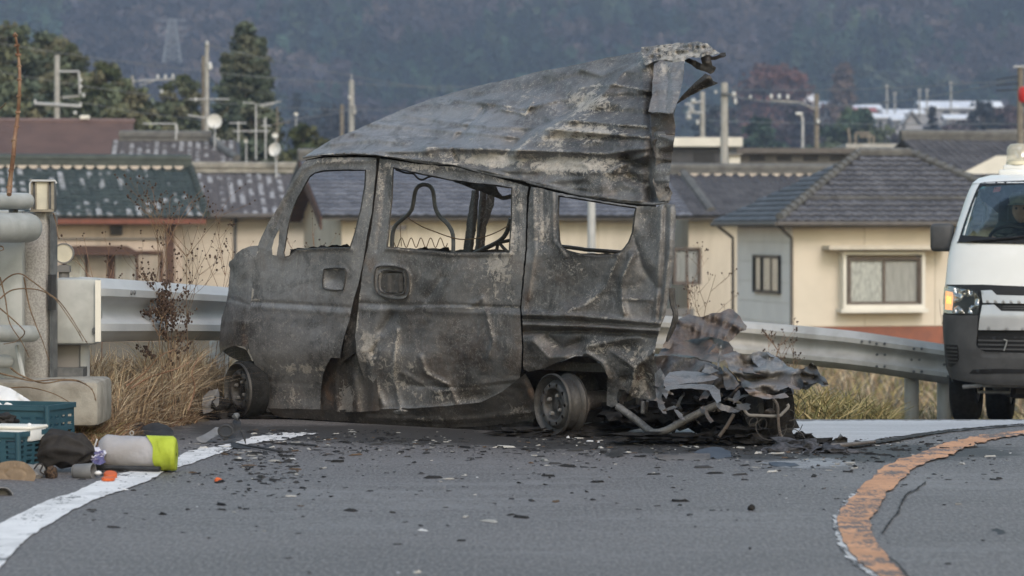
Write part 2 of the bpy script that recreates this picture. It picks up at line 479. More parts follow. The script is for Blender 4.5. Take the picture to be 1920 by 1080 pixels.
M['curtain'] = plain('pale_lace_curtain', (0.85, 0.86, 0.83), (0.55, 0.56, 0.55), (22, 22, 7), 0.95)
M['curtain_dim'] = plain('dim_grey_curtain', (0.62, 0.61, 0.60), (0.48, 0.48, 0.47), (16, 16, 3), 0.95)
M['room'] = plain('dark_room', (0.025, 0.025, 0.028), None, 3, 0.9)

def glassy(name, tint=(0.8, 0.85, 0.85), rough=0.03, refl=1.0, amt=1.0):
    k = NT(name)
    tr = k.n.new('ShaderNodeBsdfTransparent'); tr.inputs[0].default_value = (*tint, 1)
    gl = k.n.new('ShaderNodeBsdfGlossy'); gl.inputs['Roughness'].default_value = rough; gl.inputs[0].default_value = (refl, refl, refl, 1)
    fr = k.n.new('ShaderNodeFresnel'); fr.inputs[0].default_value = 1.5
    mx = k.n.new('ShaderNodeMixShader'); k.ln(k.math('MULTIPLY', fr.outputs[0], amt), mx.inputs[0]); k.ln(tr.outputs[0], mx.inputs[1]); k.ln(gl.outputs[0], mx.inputs[2])
    k.ln(mx.outputs[0], k.out.inputs[0]); return k.m
M['glass'] = glassy('window_glass', (0.97, 0.98, 0.98), amt=.7)
M['windshield'] = glassy('windshield_glass', (0.66, 0.74, 0.73), 0.03, 0.8, 0.35)
M['lens'] = glassy('clear_lens', (0.95, 0.95, 0.94), 0.05, 1.0, 0.45)
k = NT('dirty_clear_dome'); tr_ = k.n.new('ShaderNodeBsdfTransparent'); mx_ = k.n.new('ShaderNodeMixShader'); k.fin((0.72, 0.68, 0.56), 0.3)
mx_.inputs[0].default_value = .42; k.ln(tr_.outputs[0], mx_.inputs[1]); k.ln(k.b.outputs[0], mx_.inputs[2]); k.ln(mx_.outputs[0], k.out.inputs[0]); M['dome'] = k.m

def tile_mat(name, c, c2, snow=0.0, rough=0.42):
    k = NT(name)
    col = k.mix(k.math('MULTIPLY', k.rnd(), 0.75), c, c2)
    col = k.mix(k.step(k.noise(2.0, 3), 0.4, 0.7, 0, 0.5), col, c2)
    col = k.mix(k.step(k.noise(16, 4), 0.5, 0.7, 0, 0.4), col, tuple(min(1, x * 1.7) for x in c))
    if snow:
        zone = k.math('ADD', k.math('MULTIPLY', k.noise((2.6, 0.5, 0.5), 3, 0.6), 0.6), k.math('MULTIPLY', k.noise((0.35, 0.35, 0.8), 2, 0.6), 0.4))
        oc = k.n.new('ShaderNodeTexCoord').outputs['Object']; sx = k.n.new('ShaderNodeSeparateXYZ'); k.ln(oc, sx.inputs[0])
        tr = k.math('MULTIPLY', k.step(sx.outputs[0], 0.02, 0.06), k.step(sx.outputs[0], 0.15, 0.20, 1, 0))
        sn = k.step(k.math('ADD', k.math('MULTIPLY', k.rnd(), 0.22), zone), 0.70 - snow * 1.6, 0.80 - snow * 1.6)
        sn = k.math('MULTIPLY', k.math('MULTIPLY', sn, tr), k.step(k.noise(11, 3, 0.6), 0.36, 0.5, 0.5, 1))
        col = k.mix(k.math('MULTIPLY', sn, 0.75), col, (0.46, 0.48, 0.53))
        rough = k.step(sn, 0, 1, rough, 0.9)
    k.bump(k.noise(40, 3), 0.15, 0.01)
    return k.fin(col, rough, 0.0, 0.4)
M['tile_grey'] = tile_mat('grey_glazed_tile', (0.105, 0.108, 0.125), (0.045, 0.047, 0.058))
M['tile_blue'] = tile_mat('bluish_grey_tile', (0.15, 0.162, 0.20), (0.058, 0.064, 0.085), 0.0, 0.38)
M['tile_green'] = tile_mat('dark_green_tile', (0.055, 0.074, 0.075), (0.022, 0.032, 0.034), 0.055, 0.35)
M['tile_snow'] = tile_mat('snowy_grey_tile', (0.115, 0.11, 0.12), (0.075, 0.072, 0.08), 0.07, 0.5)
M['ridge_grey'] = plain('grey_ridge_tile', (0.15, 0.148, 0.14), (0.10, 0.098, 0.095), 4, 0.6)
M['ridge_green'] = plain('green_ridge_tile', (0.065, 0.078, 0.07), (0.045, 0.055, 0.05), 4, 0.55)
M['ridge_pale'] = plain('pale_ridge_tile', (0.33, 0.31, 0.27), (0.22, 0.205, 0.18), 4, 0.7)
M['end_tile'] = plain('cream_round_end_tile', (0.62, 0.54, 0.46), (0.5, 0.43, 0.37), 8, 0.7)
M['roof_brown'] = plain('brown_metal_roof', (0.185, 0.128, 0.118), (0.15, 0.105, 0.10), 1.2, 0.55)

# asphalt
def asphalt():
    k = NT('worn_asphalt')
    R, Gn, B = k.attr()[:3]                       # R soot stain, G pale worn streak and painted sheen, B powder
    big = k.noise((0.5, 0.9, 0.5), 5, 0.6); f = k.noise((68, 17, 68), 7, 0.8); agg = k.vor((95, 26, 95))
    col = k.mix(k.step(big, 0.35, 0.65), (0.094, 0.086, 0.0845), (0.126, 0.115, 0.113))
    col = k.mix(k.step(f, 0.44, 0.62, 0, 0.9), col, (0.228, 0.212, 0.208)); col = k.mix(k.step(f, 0.46, 0.34, 0, 0.7), col, (0.055, 0.055, 0.058))
    col = k.mix(k.step(agg, 0.12, 0.3, 0.5, 0), col, (0.045, 0.045, 0.047))
    col = k.mix(k.step(k.noise((120, 34, 120), 3), 0.68, 0.74, 0, 0.7), col, (0.38, 0.375, 0.36))
    st = k.noise((0.9, 5.0, 1), 5, 0.6)
    st = k.math('ADD', k.math('MULTIPLY', st, .55), k.math('MULTIPLY', k.noise((14, 6, 14), 6, .75), .45)); col = k.mix(k.math('MULTIPLY', k.math('MULTIPLY', Gn, .62), k.step(st, 0.42, 0.60)), col, (0.25, 0.243, 0.243))
    sm = k.noise((5, 14, 5), 6, 0.7)
    so = k.step(k.math('ADD', R, k.math('MULTIPLY', k.math('SUBTRACT', sm, 0.5), 1.3)), 0.30, 0.62)
    col = k.mix(k.math('MULTIPLY', so, 0.88), col, (0.03, 0.028, 0.027))
    pw = k.step(k.math('ADD', B, k.math('MULTIPLY', k.math('SUBTRACT', k.noise((6, 20, 5), 5, 0.7), 0.5), 1.4)), 0.5, 0.7)
    col = k.mix(k.math('MULTIPLY', pw, 0.75), col, (0.33, 0.335, 0.35))
    k.bump(k.math('ADD', f, k.math('MULTIPLY', agg, 0.6)), 0.5, 0.006)
    return k.fin(col, 0.62, 0, 0.42)
M['asphalt'] = asphalt()
def pale_road():
    k = NT('pale_asphalt')  # lighter asphalt, two pale tones in streaks
    st = k.noise((0.6, 4.0, 1), 6, 0.62); f = k.noise(70, 4, 0.7)
    col = k.mix(k.step(st, 0.35, 0.66), (0.52, 0.52, 0.54), (0.40, 0.40, 0.415))
    col = k.mix(k.step(f, 0.4, 0.7, 0, 0.4), col, (0.20, 0.2, 0.21))
    k.bump(f, 0.3, 0.005)
    return k.fin(col, 0.6, 0, 0.4)
M['pale_road'] = pale_road()
def paint(name, c, wear, under=(0.105, 0.106, 0.11), streak=(7, 5, 7)):
    k = NT(name)
    big = k.noise(1.7, 4, 0.6)
    n = k.math('ADD', k.math('ADD', k.math('MULTIPLY', k.noise(streak, 9, 0.78, dist=.5), 0.45), k.math('MULTIPLY', k.noise((60, 16, 60), 5, 0.8), 0.40)), k.math('MULTIPLY', big, 0.30))
    col = k.mix(k.step(k.noise(4, 6, .7), 0.38, 0.62), c, tuple(x * 0.78 for x in c))
    col = k.mix(k.step(n, 0.71 - wear, 0.76 - wear, 0, .92), col, under)
    k.bump(k.noise(110, 3), 0.3, 0.004)
    return k.fin(col, 0.75, 0, 0.3)
M['white_paint'] = paint('white_road_paint', (0.76, 0.745, 0.74), 0.095)
M['orange_paint'] = paint('worn_orange_road_paint', (0.60, 0.315, 0.175), 0.135)
M['white_worn'] = paint('worn_white_road_paint', (0.62, 0.61, 0.60), 0.15)
def soil():
    k = NT('verge_soil')
    a = k.noise(1.2, 6, 0.65); b = k.noise(25, 5, 0.7)
    col = k.mix(k.step(a, 0.35, 0.65), (0.17, 0.14, 0.105), (0.12, 0.115, 0.085))
    col = k.mix(k.step(b, 0.4, 0.7), col, (0.23, 0.185, 0.13))
    k.bump(b, 0.7, 0.03)
    return k.fin(col, 0.95, 0, 0.1)
M['soil'] = soil()
def attr_mat(name, rough=0.9, trans=0.0):
    k = NT(name)
    c = k.attrcol()
    m = k.fin(c, rough, 0, 0.15)
    return m
M['leaf'] = attr_mat('leaf_colours')
M['straw'] = attr_mat('straw_colours')
M['debris'] = attr_mat('debris_colours')
def hillmat():
    k = NT('hill_ground')
    a = k.noise(0.02, 6, 0.6); b = k.noise(0.12, 5, 0.7)
    col = k.mix(k.step(a, 0.38, 0.62), (0.036, 0.046, 0.036), (0.075, 0.058, 0.055))
    col = k.mix(k.step(b, 0.4, 0.7, 0, 0.6), col, (0.05, 0.045, 0.04))
    return k.fin(col, 1.0, 0, 0.0)
M['hill'] = hillmat()
# ------------------------------------------------------------------ ground, road, markings
VERGE = [(-9, 13.2), (-2.6, 13.9), (-2.27, 14.5), (-1.98, 16.2), (-1.7, 16.95), (0.2, 17.4), (1.9, 18.0), (2.75, 20.0), (3.3, 23.5), (3.75, 27), (4.3, 45)]
def gz(x, y):
    y = np.asarray(y, float)
    t = np.clip(y - 16.95, 0, None)
    return -0.078 * np.minimum(t, 10) - 0.075 * np.clip(t - 10, 0, 13) + 0.02 * np.exp(-t * 1.2) - 0.02
def gzf(x, y): return float(gz(np.array([x]), np.array([y]))[0])
def verge_in(x, y):
    """metres inside the verge (left of / behind its edge), negative on the road"""
    poly = VERGE + [(-60, 45), (-60, 13.2)]
    d = segdist(x, y, VERGE)
    return np.where(inpoly(x, y, poly), d, -d)
def verge_h(x, y):
    d = verge_in(x, y)
    left = sstep(0.2, -1.6, np.asarray(x, float))
    return sstep(0, 0.55, d) * (0.05 + 0.07 * left) + np.where(d > 0, 0.02 * fbm(np.asarray(x) * 3, np.asarray(y) * 3), 0) * sstep(0, .3, d)

def grid_mesh(xs, ys, zf, keep=None, cols=None):
    gx, gy = np.meshgrid(xs, ys); sh = gx.shape
    z = zf(gx, gy); v = np.stack([gx, gy, z], -1).reshape(-1, 3)
    i = np.arange(sh[0] * sh[1]).reshape(sh)
    f = np.stack([i[:-1, :-1], i[:-1, 1:], i[1:, 1:], i[1:, :-1]], -1).reshape(-1, 4)
    if keep is not None:
        c = v[f].mean(1); f = f[keep(c[:, 0], c[:, 1])]
    cc = cols(v[:, 0], v[:, 1]) if cols is not None else None
    used, inv = np.unique(f, return_inverse=True)
    return v[used], inv.reshape(f.shape), (cc[used] if cc is not None else None)

xs = np.unique(np.concatenate([np.arange(-700, -20, 30), np.arange(-20, -6, 1.0), np.arange(-6, 6, 0.08), np.arange(6, 20, 1.0), np.arange(20, 701, 30)]))
ys = np.unique(np.concatenate([np.arange(-60, 6, 6.0), np.arange(6, 12, 0.5), np.arange(12, 27, 0.09), np.arange(27, 60, 1.5), np.arange(60, 660, 30)]))
v, f, _ = grid_mesh(xs, ys, lambda x, y: gz(x, y) - 0.03 + np.where((y > 8) & (y < 45), verge_h(x, y), 0))
link('ground', mesh_np('ground', v, f, True), M['soil'], kind='structure')

def pxof(x, y, z):
    return 960 + x / y * FPX, HY + (CAM_Z - z) / y * FPX
SOOT = [(1560, 855, 330, 10, 1.0), (1760, 852, 190, 9, .9), (1400, 842, 160, 16, 1.0), (640, 812, 330, 17, 1.0), (860, 822, 330, 14, .95), (1080, 826, 240, 20, 1.1), (1300, 832, 190, 24, 1.1), (1480, 838, 200, 22, 1.2), (1690, 846, 250, 15, 1.0), (1640, 858, 230, 12, .75), (430, 806, 110, 16, .8), (330, 812, 130, 22, .5), (1480, 880, 300, 12, .35)]
POWD = [(1520, 868, 130, 16, .75), (1230, 806, 120, 9, .9), (1330, 905, 320, 16, .38), (760, 900, 260, 14, .3), (1480, 850, 90, 7, .5)]
WEAR_SHEEN = [(1000, 905, 420, 26, .8), (900, 870, 300, 10, .7), (760, 935, 420, 40, .9), (1300, 975, 330, 26, .8), (1150, 1030, 260, 14, .9), (1800, 1040, 170, 18, .8), (620, 985, 300, 22, .6), (1780, 905, 220, 20, .7)]  # pale wear, with the mid-road sheen painted in as colour
def roadcols(x, y):
    px, py = pxof(x, y, 0 * x)
    def s(L):
        r = 0 * px
        for cx, cy, rx, ry, a in L: r = np.maximum(r, a * np.exp(-((px - cx) / rx) ** 2 - ((py - cy) / ry) ** 2))
        return r
    return np.stack([s(SOOT), s(WEAR_SHEEN), s(POWD)], -1)
v, f, c = grid_mesh(np.arange(-6.0, 12.5, 0.055), np.unique(np.concatenate([np.arange(6, 12, .2), np.arange(12, 18.5, 0.05), np.arange(18.5, 34, 0.25)])), lambda x, y: gz(x, y), keep=lambda x, y: verge_in(x, y) < 0.06, cols=roadcols)
link('road', mesh_np('road', v, f, True, c), M['asphalt'], kind='structure')

def strip(name, L, R, z, m, n=6, kind='structure', jag=0.0):
    """a painted strip between two pixel edges, laid on the road"""
    a = cr(L, n); b = cr(R, n)
    def rs(q, k):
        q = np.array(q); d = np.r_[0, np.cumsum(np.hypot(*np.diff(q, axis=0).T))]; t = np.linspace(0, d[-1], k)
        return np.stack([np.interp(t, d, q[:, 0]), np.interp(t, d, q[:, 1])], -1)
    k = 160; a = rs(a, k); b = rs(b, k); mb = MB(); vs = []
    for i in range(k):
        for j in range(5):
            q = a[i] + (b[i] - a[i]) * j / 4
            if jag: q = q + np.array([vnoise(i * .9, j * 3.1), 0.5 * vnoise(i * .9, 9 + j)]) * jag * 2 * (j in (0, 4))
            Y = CAM_Z * FPX / (q[1] - HY)
            for _ in range(4):
                X = (q[0] - 960) / FPX * Y; Y = (CAM_Z - gzf(X, Y) - z) * FPX / (q[1] - HY)
            X = (q[0] - 960) / FPX * Y
            vs.append((X, Y, gzf(X, Y) + z))
    mb.add(vs, [(i * 5 + j, i * 5 + j + 1, i * 5 + j + 6, i * 5 + j + 5) for i in range(k - 1) for j in range(4)])
    return mk(name, mb, m, kind=kind)
strip('edge_line', [(-90, 1040), (-40, 1003), (0, 981), (88, 939), (141, 922), (169, 908), (225, 888), (324, 860), (352, 846), (429, 832), (471, 820), (521, 812.5), (590, 811.5)],
      [(-60, 1130), (-20, 1088), (0, 1066), (21, 1038), (56, 1006), (106, 974), (148, 950), (197, 929), (246, 913), (292, 894), (317, 878), (352, 871), (422, 846), (468, 832), (528, 825), (563, 817), (600, 812.5)], 0.005, M['white_paint'], jag=2.0)
strip('centre_line_white', [(1655, 1100), (1618, 1068), (1594, 1051), (1572, 1016), (1563, 974), (1577, 948), (1612, 914)], [(1690, 1100), (1650, 1068), (1625, 1051), (1600, 1016), (1590, 974), (1600, 948), (1630, 914)], 0.004, M['white_worn'], jag=5)
strip('centre_line', [(1690, 1110), (1630, 1065), (1608, 1050), (1583, 1016), (1571, 974), (1583, 948), (1613, 914), (1642, 888), (1660, 873), (1695, 858), (1732, 846), (1756, 836), (1826, 818), (1920, 807), (2060, 799)],
      [(1730, 1110), (1698, 1080), (1664, 1042), (1642, 1012), (1632, 978), (1651, 944), (1668, 918), (1694, 897), (1712, 877), (1750, 862), (1790, 850), (1806, 839), (1869, 823), (1920, 815), (2060, 805)], 0.008, M['orange_paint'], jag=4)
strip('pale_road_surface', [(1000, 812), (1150, 808), (1300, 799), (1500, 789.5), (1700, 788.2), (1920, 788), (2100, 788)],
      [(1000, 814), (1150, 818), (1300, 821), (1500, 824), (1590, 832), (1700, 815), (1920, 795), (2100, 790)], 0.004, M['pale_road'], jag=2)
k_ = NT('road_seam'); M['seam'] = k_.fin((0.035, 0.034, 0.034), 0.9)
strip('road_seam', [(1586, 836), (1680, 820), (1760, 807), (1850, 799), (1920, 794), (2050, 791)], [(1600, 838), (1690, 823), (1770, 809), (1855, 800.5), (1920, 795.5), (2050, 792)], 0.012, M['seam'], jag=1.5)
strip('road_crack', [(1735, 902), (1715, 918), (1700, 924), (1688, 945), (1682, 960), (1668, 976), (1653, 1000)], [(1737, 903), (1717, 919), (1702, 926), (1690.5, 945.5), (1684.5, 961), (1670.5, 976.5), (1655, 1001)], 0.006, M['seam'], jag=2.5)
strip('road_crack', [(1664, 1044), (1680, 1056), (1700, 1080), (1720, 1110)], [(1668, 1044), (1684, 1056), (1704, 1080), (1725, 1110)], 0.0115, M['seam'], jag=2.5)

# ------------------------------------------------------------------ hill, its wood, the hamlet at its foot
def hz(x, y):
    x = np.asarray(x, float); y = np.asarray(y, float)
    base = sstep(420, 820, y) * 30 - 2.6
    rise = np.clip(y - 800, 0, None) * 0.33
    lump = 10 * fbm(x / 130, y / 130, 0.4, 4) * sstep(780, 900, y)
    cap = 106 - 16 * sstep(-128, -205, x + 0.12 * (y - 1000)) + 12 * fbm(x / 90, 0 * x, 2.2, 3) + 22 * sstep(-60, 160, x)
    z = base + rise + lump
    return np.where(z > cap - 12, cap - 12 * np.exp(-np.clip((z - cap + 12) / 12, 0, 20)), z)
v, f, _ = grid_mesh(np.arange(-420, 441, 10.0), np.arange(400, 1301, 9.0), hz)
link('hill', mesh_np('hill', v, f, True), M['hill'], kind='structure')

def leaf_tris(cent, size, n_, flat=0.6):
    """n_ small random triangles round every centre"""
    m = len(cent)
    c = np.repeat(cent, n_, 0); s = np.repeat(np.broadcast_to(size, (m,)), n_)[:, None]
    d = rng.normal(size=(m * n_, 3)); d /= np.linalg.norm(d, axis=1)[:, None] + 1e-9
    return c, d, s

def tri_cloud(c, s):
    """triangles of size s at c with random turns"""
    n = len(c); a = rng.normal(size=(n, 3)); b = rng.normal(size=(n, 3))
    a /= np.linalg.norm(a, axis=1)[:, None]; b -= a * (a * b).sum(1)[:, None]; b /= np.linalg.norm(b, axis=1)[:, None]
    s = np.broadcast_to(s, (n,))[:, None]
    v = np.stack([c - a * s * .6 - b * s * .35, c + a * s * .6 - b * s * .35, c + b * s * .75], 1).reshape(-1, 3)
    return v, np.arange(3 * n).reshape(n, 3)

# wood: conifers and bare broadleaved trees, each a cluster of small faces
N = 15000
tx = rng.uniform(-420, 420, N); ty = 790 + 400 * rng.random(N) ** 1.1
okp = (np.abs(tx) < ty * 0.35) & (hz(tx, ty) < 112)
tx, ty = tx[okp], ty[okp]; N = len(tx); tz = hz(tx, ty)
zone = 1.3 * fbm(tx / 34, ty / 60, 1.0, 4) + 0.08 * rng.normal(size=N) + 0.12 * sstep(-60, 120, tx)
con = zone > -0.06
hgt = np.where(con, rng.uniform(8, 15, N), rng.uniform(6, 11, N)); rad = np.where(con, hgt * rng.uniform(.22, .30, N), hgt * rng.uniform(.38, .5, N))
K = 44
u = rng.random((N, K)); ang = rng.uniform(0, 6.283, (N, K))
prof = np.where(con[:, None], (1 - u) ** 0.8 * 1.15, np.sqrt(np.clip(1 - (2 * u - 1) ** 2, 0, 1)))
rr = rad[:, None] * prof * (0.55 + 0.45 * rng.random((N, K)))
cx = tx[:, None] + rr * np.cos(ang); cy = ty[:, None] + rr * np.sin(ang); cz = tz[:, None] + hgt[:, None] * (0.12 + 0.88 * u)
cc = np.stack([cx, cy, cz], -1).reshape(-1, 3)
v, f = tri_cloud(cc, np.repeat(np.where(con, 2.7, 2.4), K) * rng.uniform(.7, 1.3, N * K))
tone = (rng.uniform(.6, 1.4, N) * (1 + 1.0 * fbm(tx / 11, ty / 22, 4.0, 3)).clip(.4, 1.9))[:, None]
pal_con = np.array([[0.022, 0.046, 0.036], [0.034, 0.064, 0.044], [0.016, 0.034, 0.036], [0.040, 0.060, 0.036]])
pal_bare = np.array([[0.058, 0.048, 0.054], [0.068, 0.054, 0.052], [0.046, 0.044, 0.056], [0.074, 0.058, 0.054]])
col = np.where(con[:, None], pal_con[rng.integers(0, 4, N)], pal_bare[rng.integers(0, 4, N)]) * tone
fr = (fbm(tx / 25, ty / 25, 7.0) > 0.35) & con                      # frosted crowns higher up the right side
col = np.where((fr & (tx > 40))[:, None], col * 1.0 + 0.045, col)
col = np.repeat(np.repeat(col, K, 0) * rng.uniform(.9, 1.1, (N * K, 1)), 3, 0)
link('hillside_forest', mesh_np('hillside_forest', v, f, False, col), M['leaf'], label='mixed forest of dark conifers and bare trees on hillside', cat='forest', kind='stuff')

def tree(name, px, base_py, top_py, Y, wpx, kind, label, pal, nclump=90, nleaf=70, leaf=0.22, group=None, shape=None, lean=0.0, trunk=True):
    """a tree at distance Y: tapered trunk, limbs, and a crown of leaf-sized faces gathered in clumps with gaps"""
    top = P(px, top_py, Y); z0 = gzf(top.x, Y) if Y < 300 else float(hz(np.array([top.x]), np.array([Y]))[0])
    H = top.z - z0; W = wpx / FPX * Y / 2
    o = thing(name, label, 'tree', (top.x, Y, z0), group)
    b = Vector((top.x, Y, z0))
    mb = MB(); tr = max(0.06, H * 0.017)
    tp = [b + Vector((lean * t * t * H + 0.05 * W * math.sin(t * 9), 0.03 * H * math.sin(t * 5), H * t * 0.93)) for t in np.linspace(0, 1, 9)]
    mb.tube(tp, [tr * (1 - 0.9 * t) + .012 for t in np.linspace(0, 1, 9)], 8)
    cents = []; wts = []
    sh = shape or {'pine': lambda u: 0.35 + 0.65 * math.sin(math.pi * min(1, (u * 0.9 + 0.12))), 'cone': lambda u: (1 - u) ** 0.75 * 1.0 + 0.04, 'round': lambda u: math.sqrt(max(0, 1 - (2 * u - 1) ** 2)) + .05, 'bush': lambda u: math.sqrt(max(0.02, 1 - u * u))}[kind]
    u0 = {'pine': 0.28, 'cone': 0.08, 'round': 0.18, 'bush': 0.02}[kind]
    for i in range(nclump):
        u = (i + random.random()) / nclump
        if kind == 'cone': u = u ** 1.25
        a = i * 2.4 + random.uniform(-.9, .9)
        r = W * sh(u) * random.uniform(0.35, 1.05)
        zc = z0 + H * (u0 + (1 - u0) * u * 0.985)
        st = tp[min(8, int((zc - z0) / H * 8.6))]
        c = Vector((st.x + r * math.cos(a), st.y + r * math.sin(a), zc - (0.12 * r if kind == 'cone' else 0)))
        cents.append(c); wts.append(max(.35, .35 + .75 * sh(u)) * W * (0.24 if kind != 'cone' else 0.26))
        if i % 2 == 0 and r > 0.3 * W:
            s = Vector((st.x, st.y, zc - 0.25 * r - (0 if kind == 'cone' else .2 * r)))
            mb.tube([s, s.lerp(c, .55) + Vector((0, 0, .06 * r)), c], [tr * .35 * (1 - u * .7) + .01, tr * .2 + .006, .008], 5, cap=False)
    if trunk: mk('trunk', mb, M['pole_brown'], o, smooth=True)
    ce = np.array([tuple(c) for c in cents]); w = np.array(wts)
    d = rng.normal(size=(nclump, nleaf, 3)) * np.array([1, 1, .55]) * 0.62
    lc = (ce[:, None] + d * w[:, None, None]).reshape(-1, 3)
    v, f = tri_cloud(lc, leaf * rng.uniform(.6, 1.4, len(lc)))
    pal = np.array(pal)
    cl = pal[rng.integers(0, len(pal), nclump)] * rng.uniform(.65, 1.35, (nclump, 1))
    cl = np.repeat(np.repeat(cl, nleaf, 0) * rng.uniform(.75, 1.25, (nclump * nleaf, 1)), 3, 0)
    link('crown', mesh_np('crown', v - np.array(pos_of(o)), f, False, cl), M['leaf'], o)
    return o
PINE = [(0.115, 0.135, 0.085), (0.14, 0.15, 0.09), (0.095, 0.115, 0.08), (0.155, 0.15, 0.095)]
DARKG = [(0.085, 0.108, 0.078), (0.105, 0.125, 0.085), (0.075, 0.095, 0.075), (0.12, 0.128, 0.09)]
LIME = [(0.085, 0.098, 0.045), (0.10, 0.105, 0.055), (0.066, 0.082, 0.042)]
for px, top, Y, w, kd, lab, pal, nc in [
    (15, 45, 128, 150, 'pine', 'olive pine tree at the picture edge left of the utility poles', PINE, 80),
    (90, 62, 135, 130, 'pine', 'open topped olive pine behind the bracketed concrete pole', PINE, 80),
    (128, 82, 126, 100, 'pine', 'slim pine rising just right of the bracketed concrete pole', PINE, 60),
    (200, 118, 120, 120, 'pine', 'yellowish twin topped pine above the brown metal roof', PINE + LIME, 70),
    (252, 165, 118, 100, 'pine', 'low pine at the right end of the brown metal roof', PINE, 60),
    (40, 150, 118, 150, 'bush', 'dense low pine right behind the brown metal roof', DARKG + PINE, 80),
    (60, 105, 132, 160, 'pine', 'broad olive pine behind the pole at its left side', PINE, 90),
    (165, 140, 124, 130, 'pine', 'spreading pine over the middle of the brown metal roof', PINE, 90),
    (225, 150, 117, 120, 'bush', 'dense olive pine filling the gap above the brown roof end', PINE, 80),
    (342, 142, 140, 95, 'round', 'grey green rounded tree left of the tall dark conifer', LIME + PINE, 70),
    (300, 190, 128, 90, 'bush', 'low shrubby tree behind the snowy upper roof', PINE, 50),
    (458, 40, 132, 165, 'cone', 'tallest dark green conifer behind the white satellite dish', DARKG, 150),
    (492, 70, 134, 70, 'cone', 'narrow dark conifer leaning against the tallest conifer', DARKG, 80),
    (425, 95, 130, 75, 'cone', 'dark conifer side stem between concrete pole and tallest conifer', DARKG, 80),
    (470, 190, 122, 150, 'bush', 'broad dark evergreen bush under the tallest conifer', DARKG, 70),
    (568, 232, 118, 110, 'bush', 'light green clipped bush right of the satellite dishes', LIME, 45)]:
    tree('pine_tree' if kd == 'pine' else ('conifer' if kd == 'cone' else 'shrub_tree'), px, 300, top, Y, w * (1.12 if kd != 'bush' else 1.2), kd, lab, pal, int(nc * 1.3), 95, 0.2)
tree('broad_tree', 1448, 250, 122, 560, 150, 'round', 'rust red bare domed tree above the hamlet', [(0.16, 0.075, 0.06), (0.13, 0.065, 0.058), (0.12, 0.075, 0.07)], 90, 60, 0.9)
tree('larch_tree', 1578, 230, 118, 560, 76, 'cone', 'brown cone shaped bare larch behind the snowy hamlet roofs', [(0.15, 0.11, 0.09), (0.13, 0.10, 0.09)], 80, 60, 0.8, shape=lambda u: 0.25 + 0.75 * (1 - u) ** .7)
tree('conifer', 1746, 280, 196, 420, 50, 'cone', 'dark pointed conifer beside the pale grey gabled house', [(0.03, 0.034, 0.04), (0.024, 0.03, 0.034)], 60, 60, 0.55)
tree('conifer', 1842, 280, 190, 420, 76, 'round', 'dark rounded conifer in front of the snowy terraces', [(0.03, 0.034, 0.04), (0.024, 0.03, 0.034)], 70, 60, 0.6)
tree('bamboo_clump', 1600, 290, 205, 330, 190, 'bush', 'green bamboo clump behind the long grey roof', [(0.06, 0.09, 0.055), (0.045, 0.075, 0.05), (0.085, 0.105, 0.06)], 90, 70, 0.6)
tree('bamboo_clump', 1420, 290, 218, 330, 120, 'bush', 'bluish green thicket behind the cream parapet building', [(0.05, 0.085, 0.06), (0.035, 0.06, 0.05)], 70, 70, 0.6)
tree('broad_tree', 1800, 290, 232, 400, 190, 'bush', 'low purple grey bare thicket under the snowy roofs', [(0.085, 0.066, 0.07), (0.065, 0.056, 0.062)], 90, 60, 0.6)
tree('broad_tree', 1890, 290, 200, 430, 110, 'round', 'purple brown bare tree beside the red signal lamp', [(0.09, 0.062, 0.065), (0.075, 0.056, 0.06)], 80, 60, 0.6)
tree('broad_tree', 1690, 290, 250, 380, 160, 'bush', 'low purple bare bush left of the pointed conifer', [(0.085, 0.066, 0.07), (0.065, 0.056, 0.062)], 80, 60, 0.6)
tree('broad_tree', 1345, 290, 200, 470, 170, 'bush', 'dark purple thicket behind the twin utility poles', [(0.05, 0.046, 0.052), (0.065, 0.056, 0.062), (0.04, 0.05, 0.045)], 90, 60, 0.7)
tree('broad_tree', 1495, 290, 195, 450, 130, 'bush', 'dark thicket under the insulator arm', [(0.05, 0.046, 0.056), (0.06, 0.05, 0.058)], 80, 60, 0.7)
tree('broad_tree', 620, 290, 205, 460, 260, 'bush', 'dark blue grey thicket behind the two thin poles', [(0.04, 0.045, 0.05), (0.05, 0.05, 0.055)], 90, 60, 0.7)
tree('broad_tree', 555, 290, 175, 520, 60, 'cone', 'thin dark pointed tree far behind the conifers', [(0.035, 0.042, 0.045)], 50, 60, 0.7)

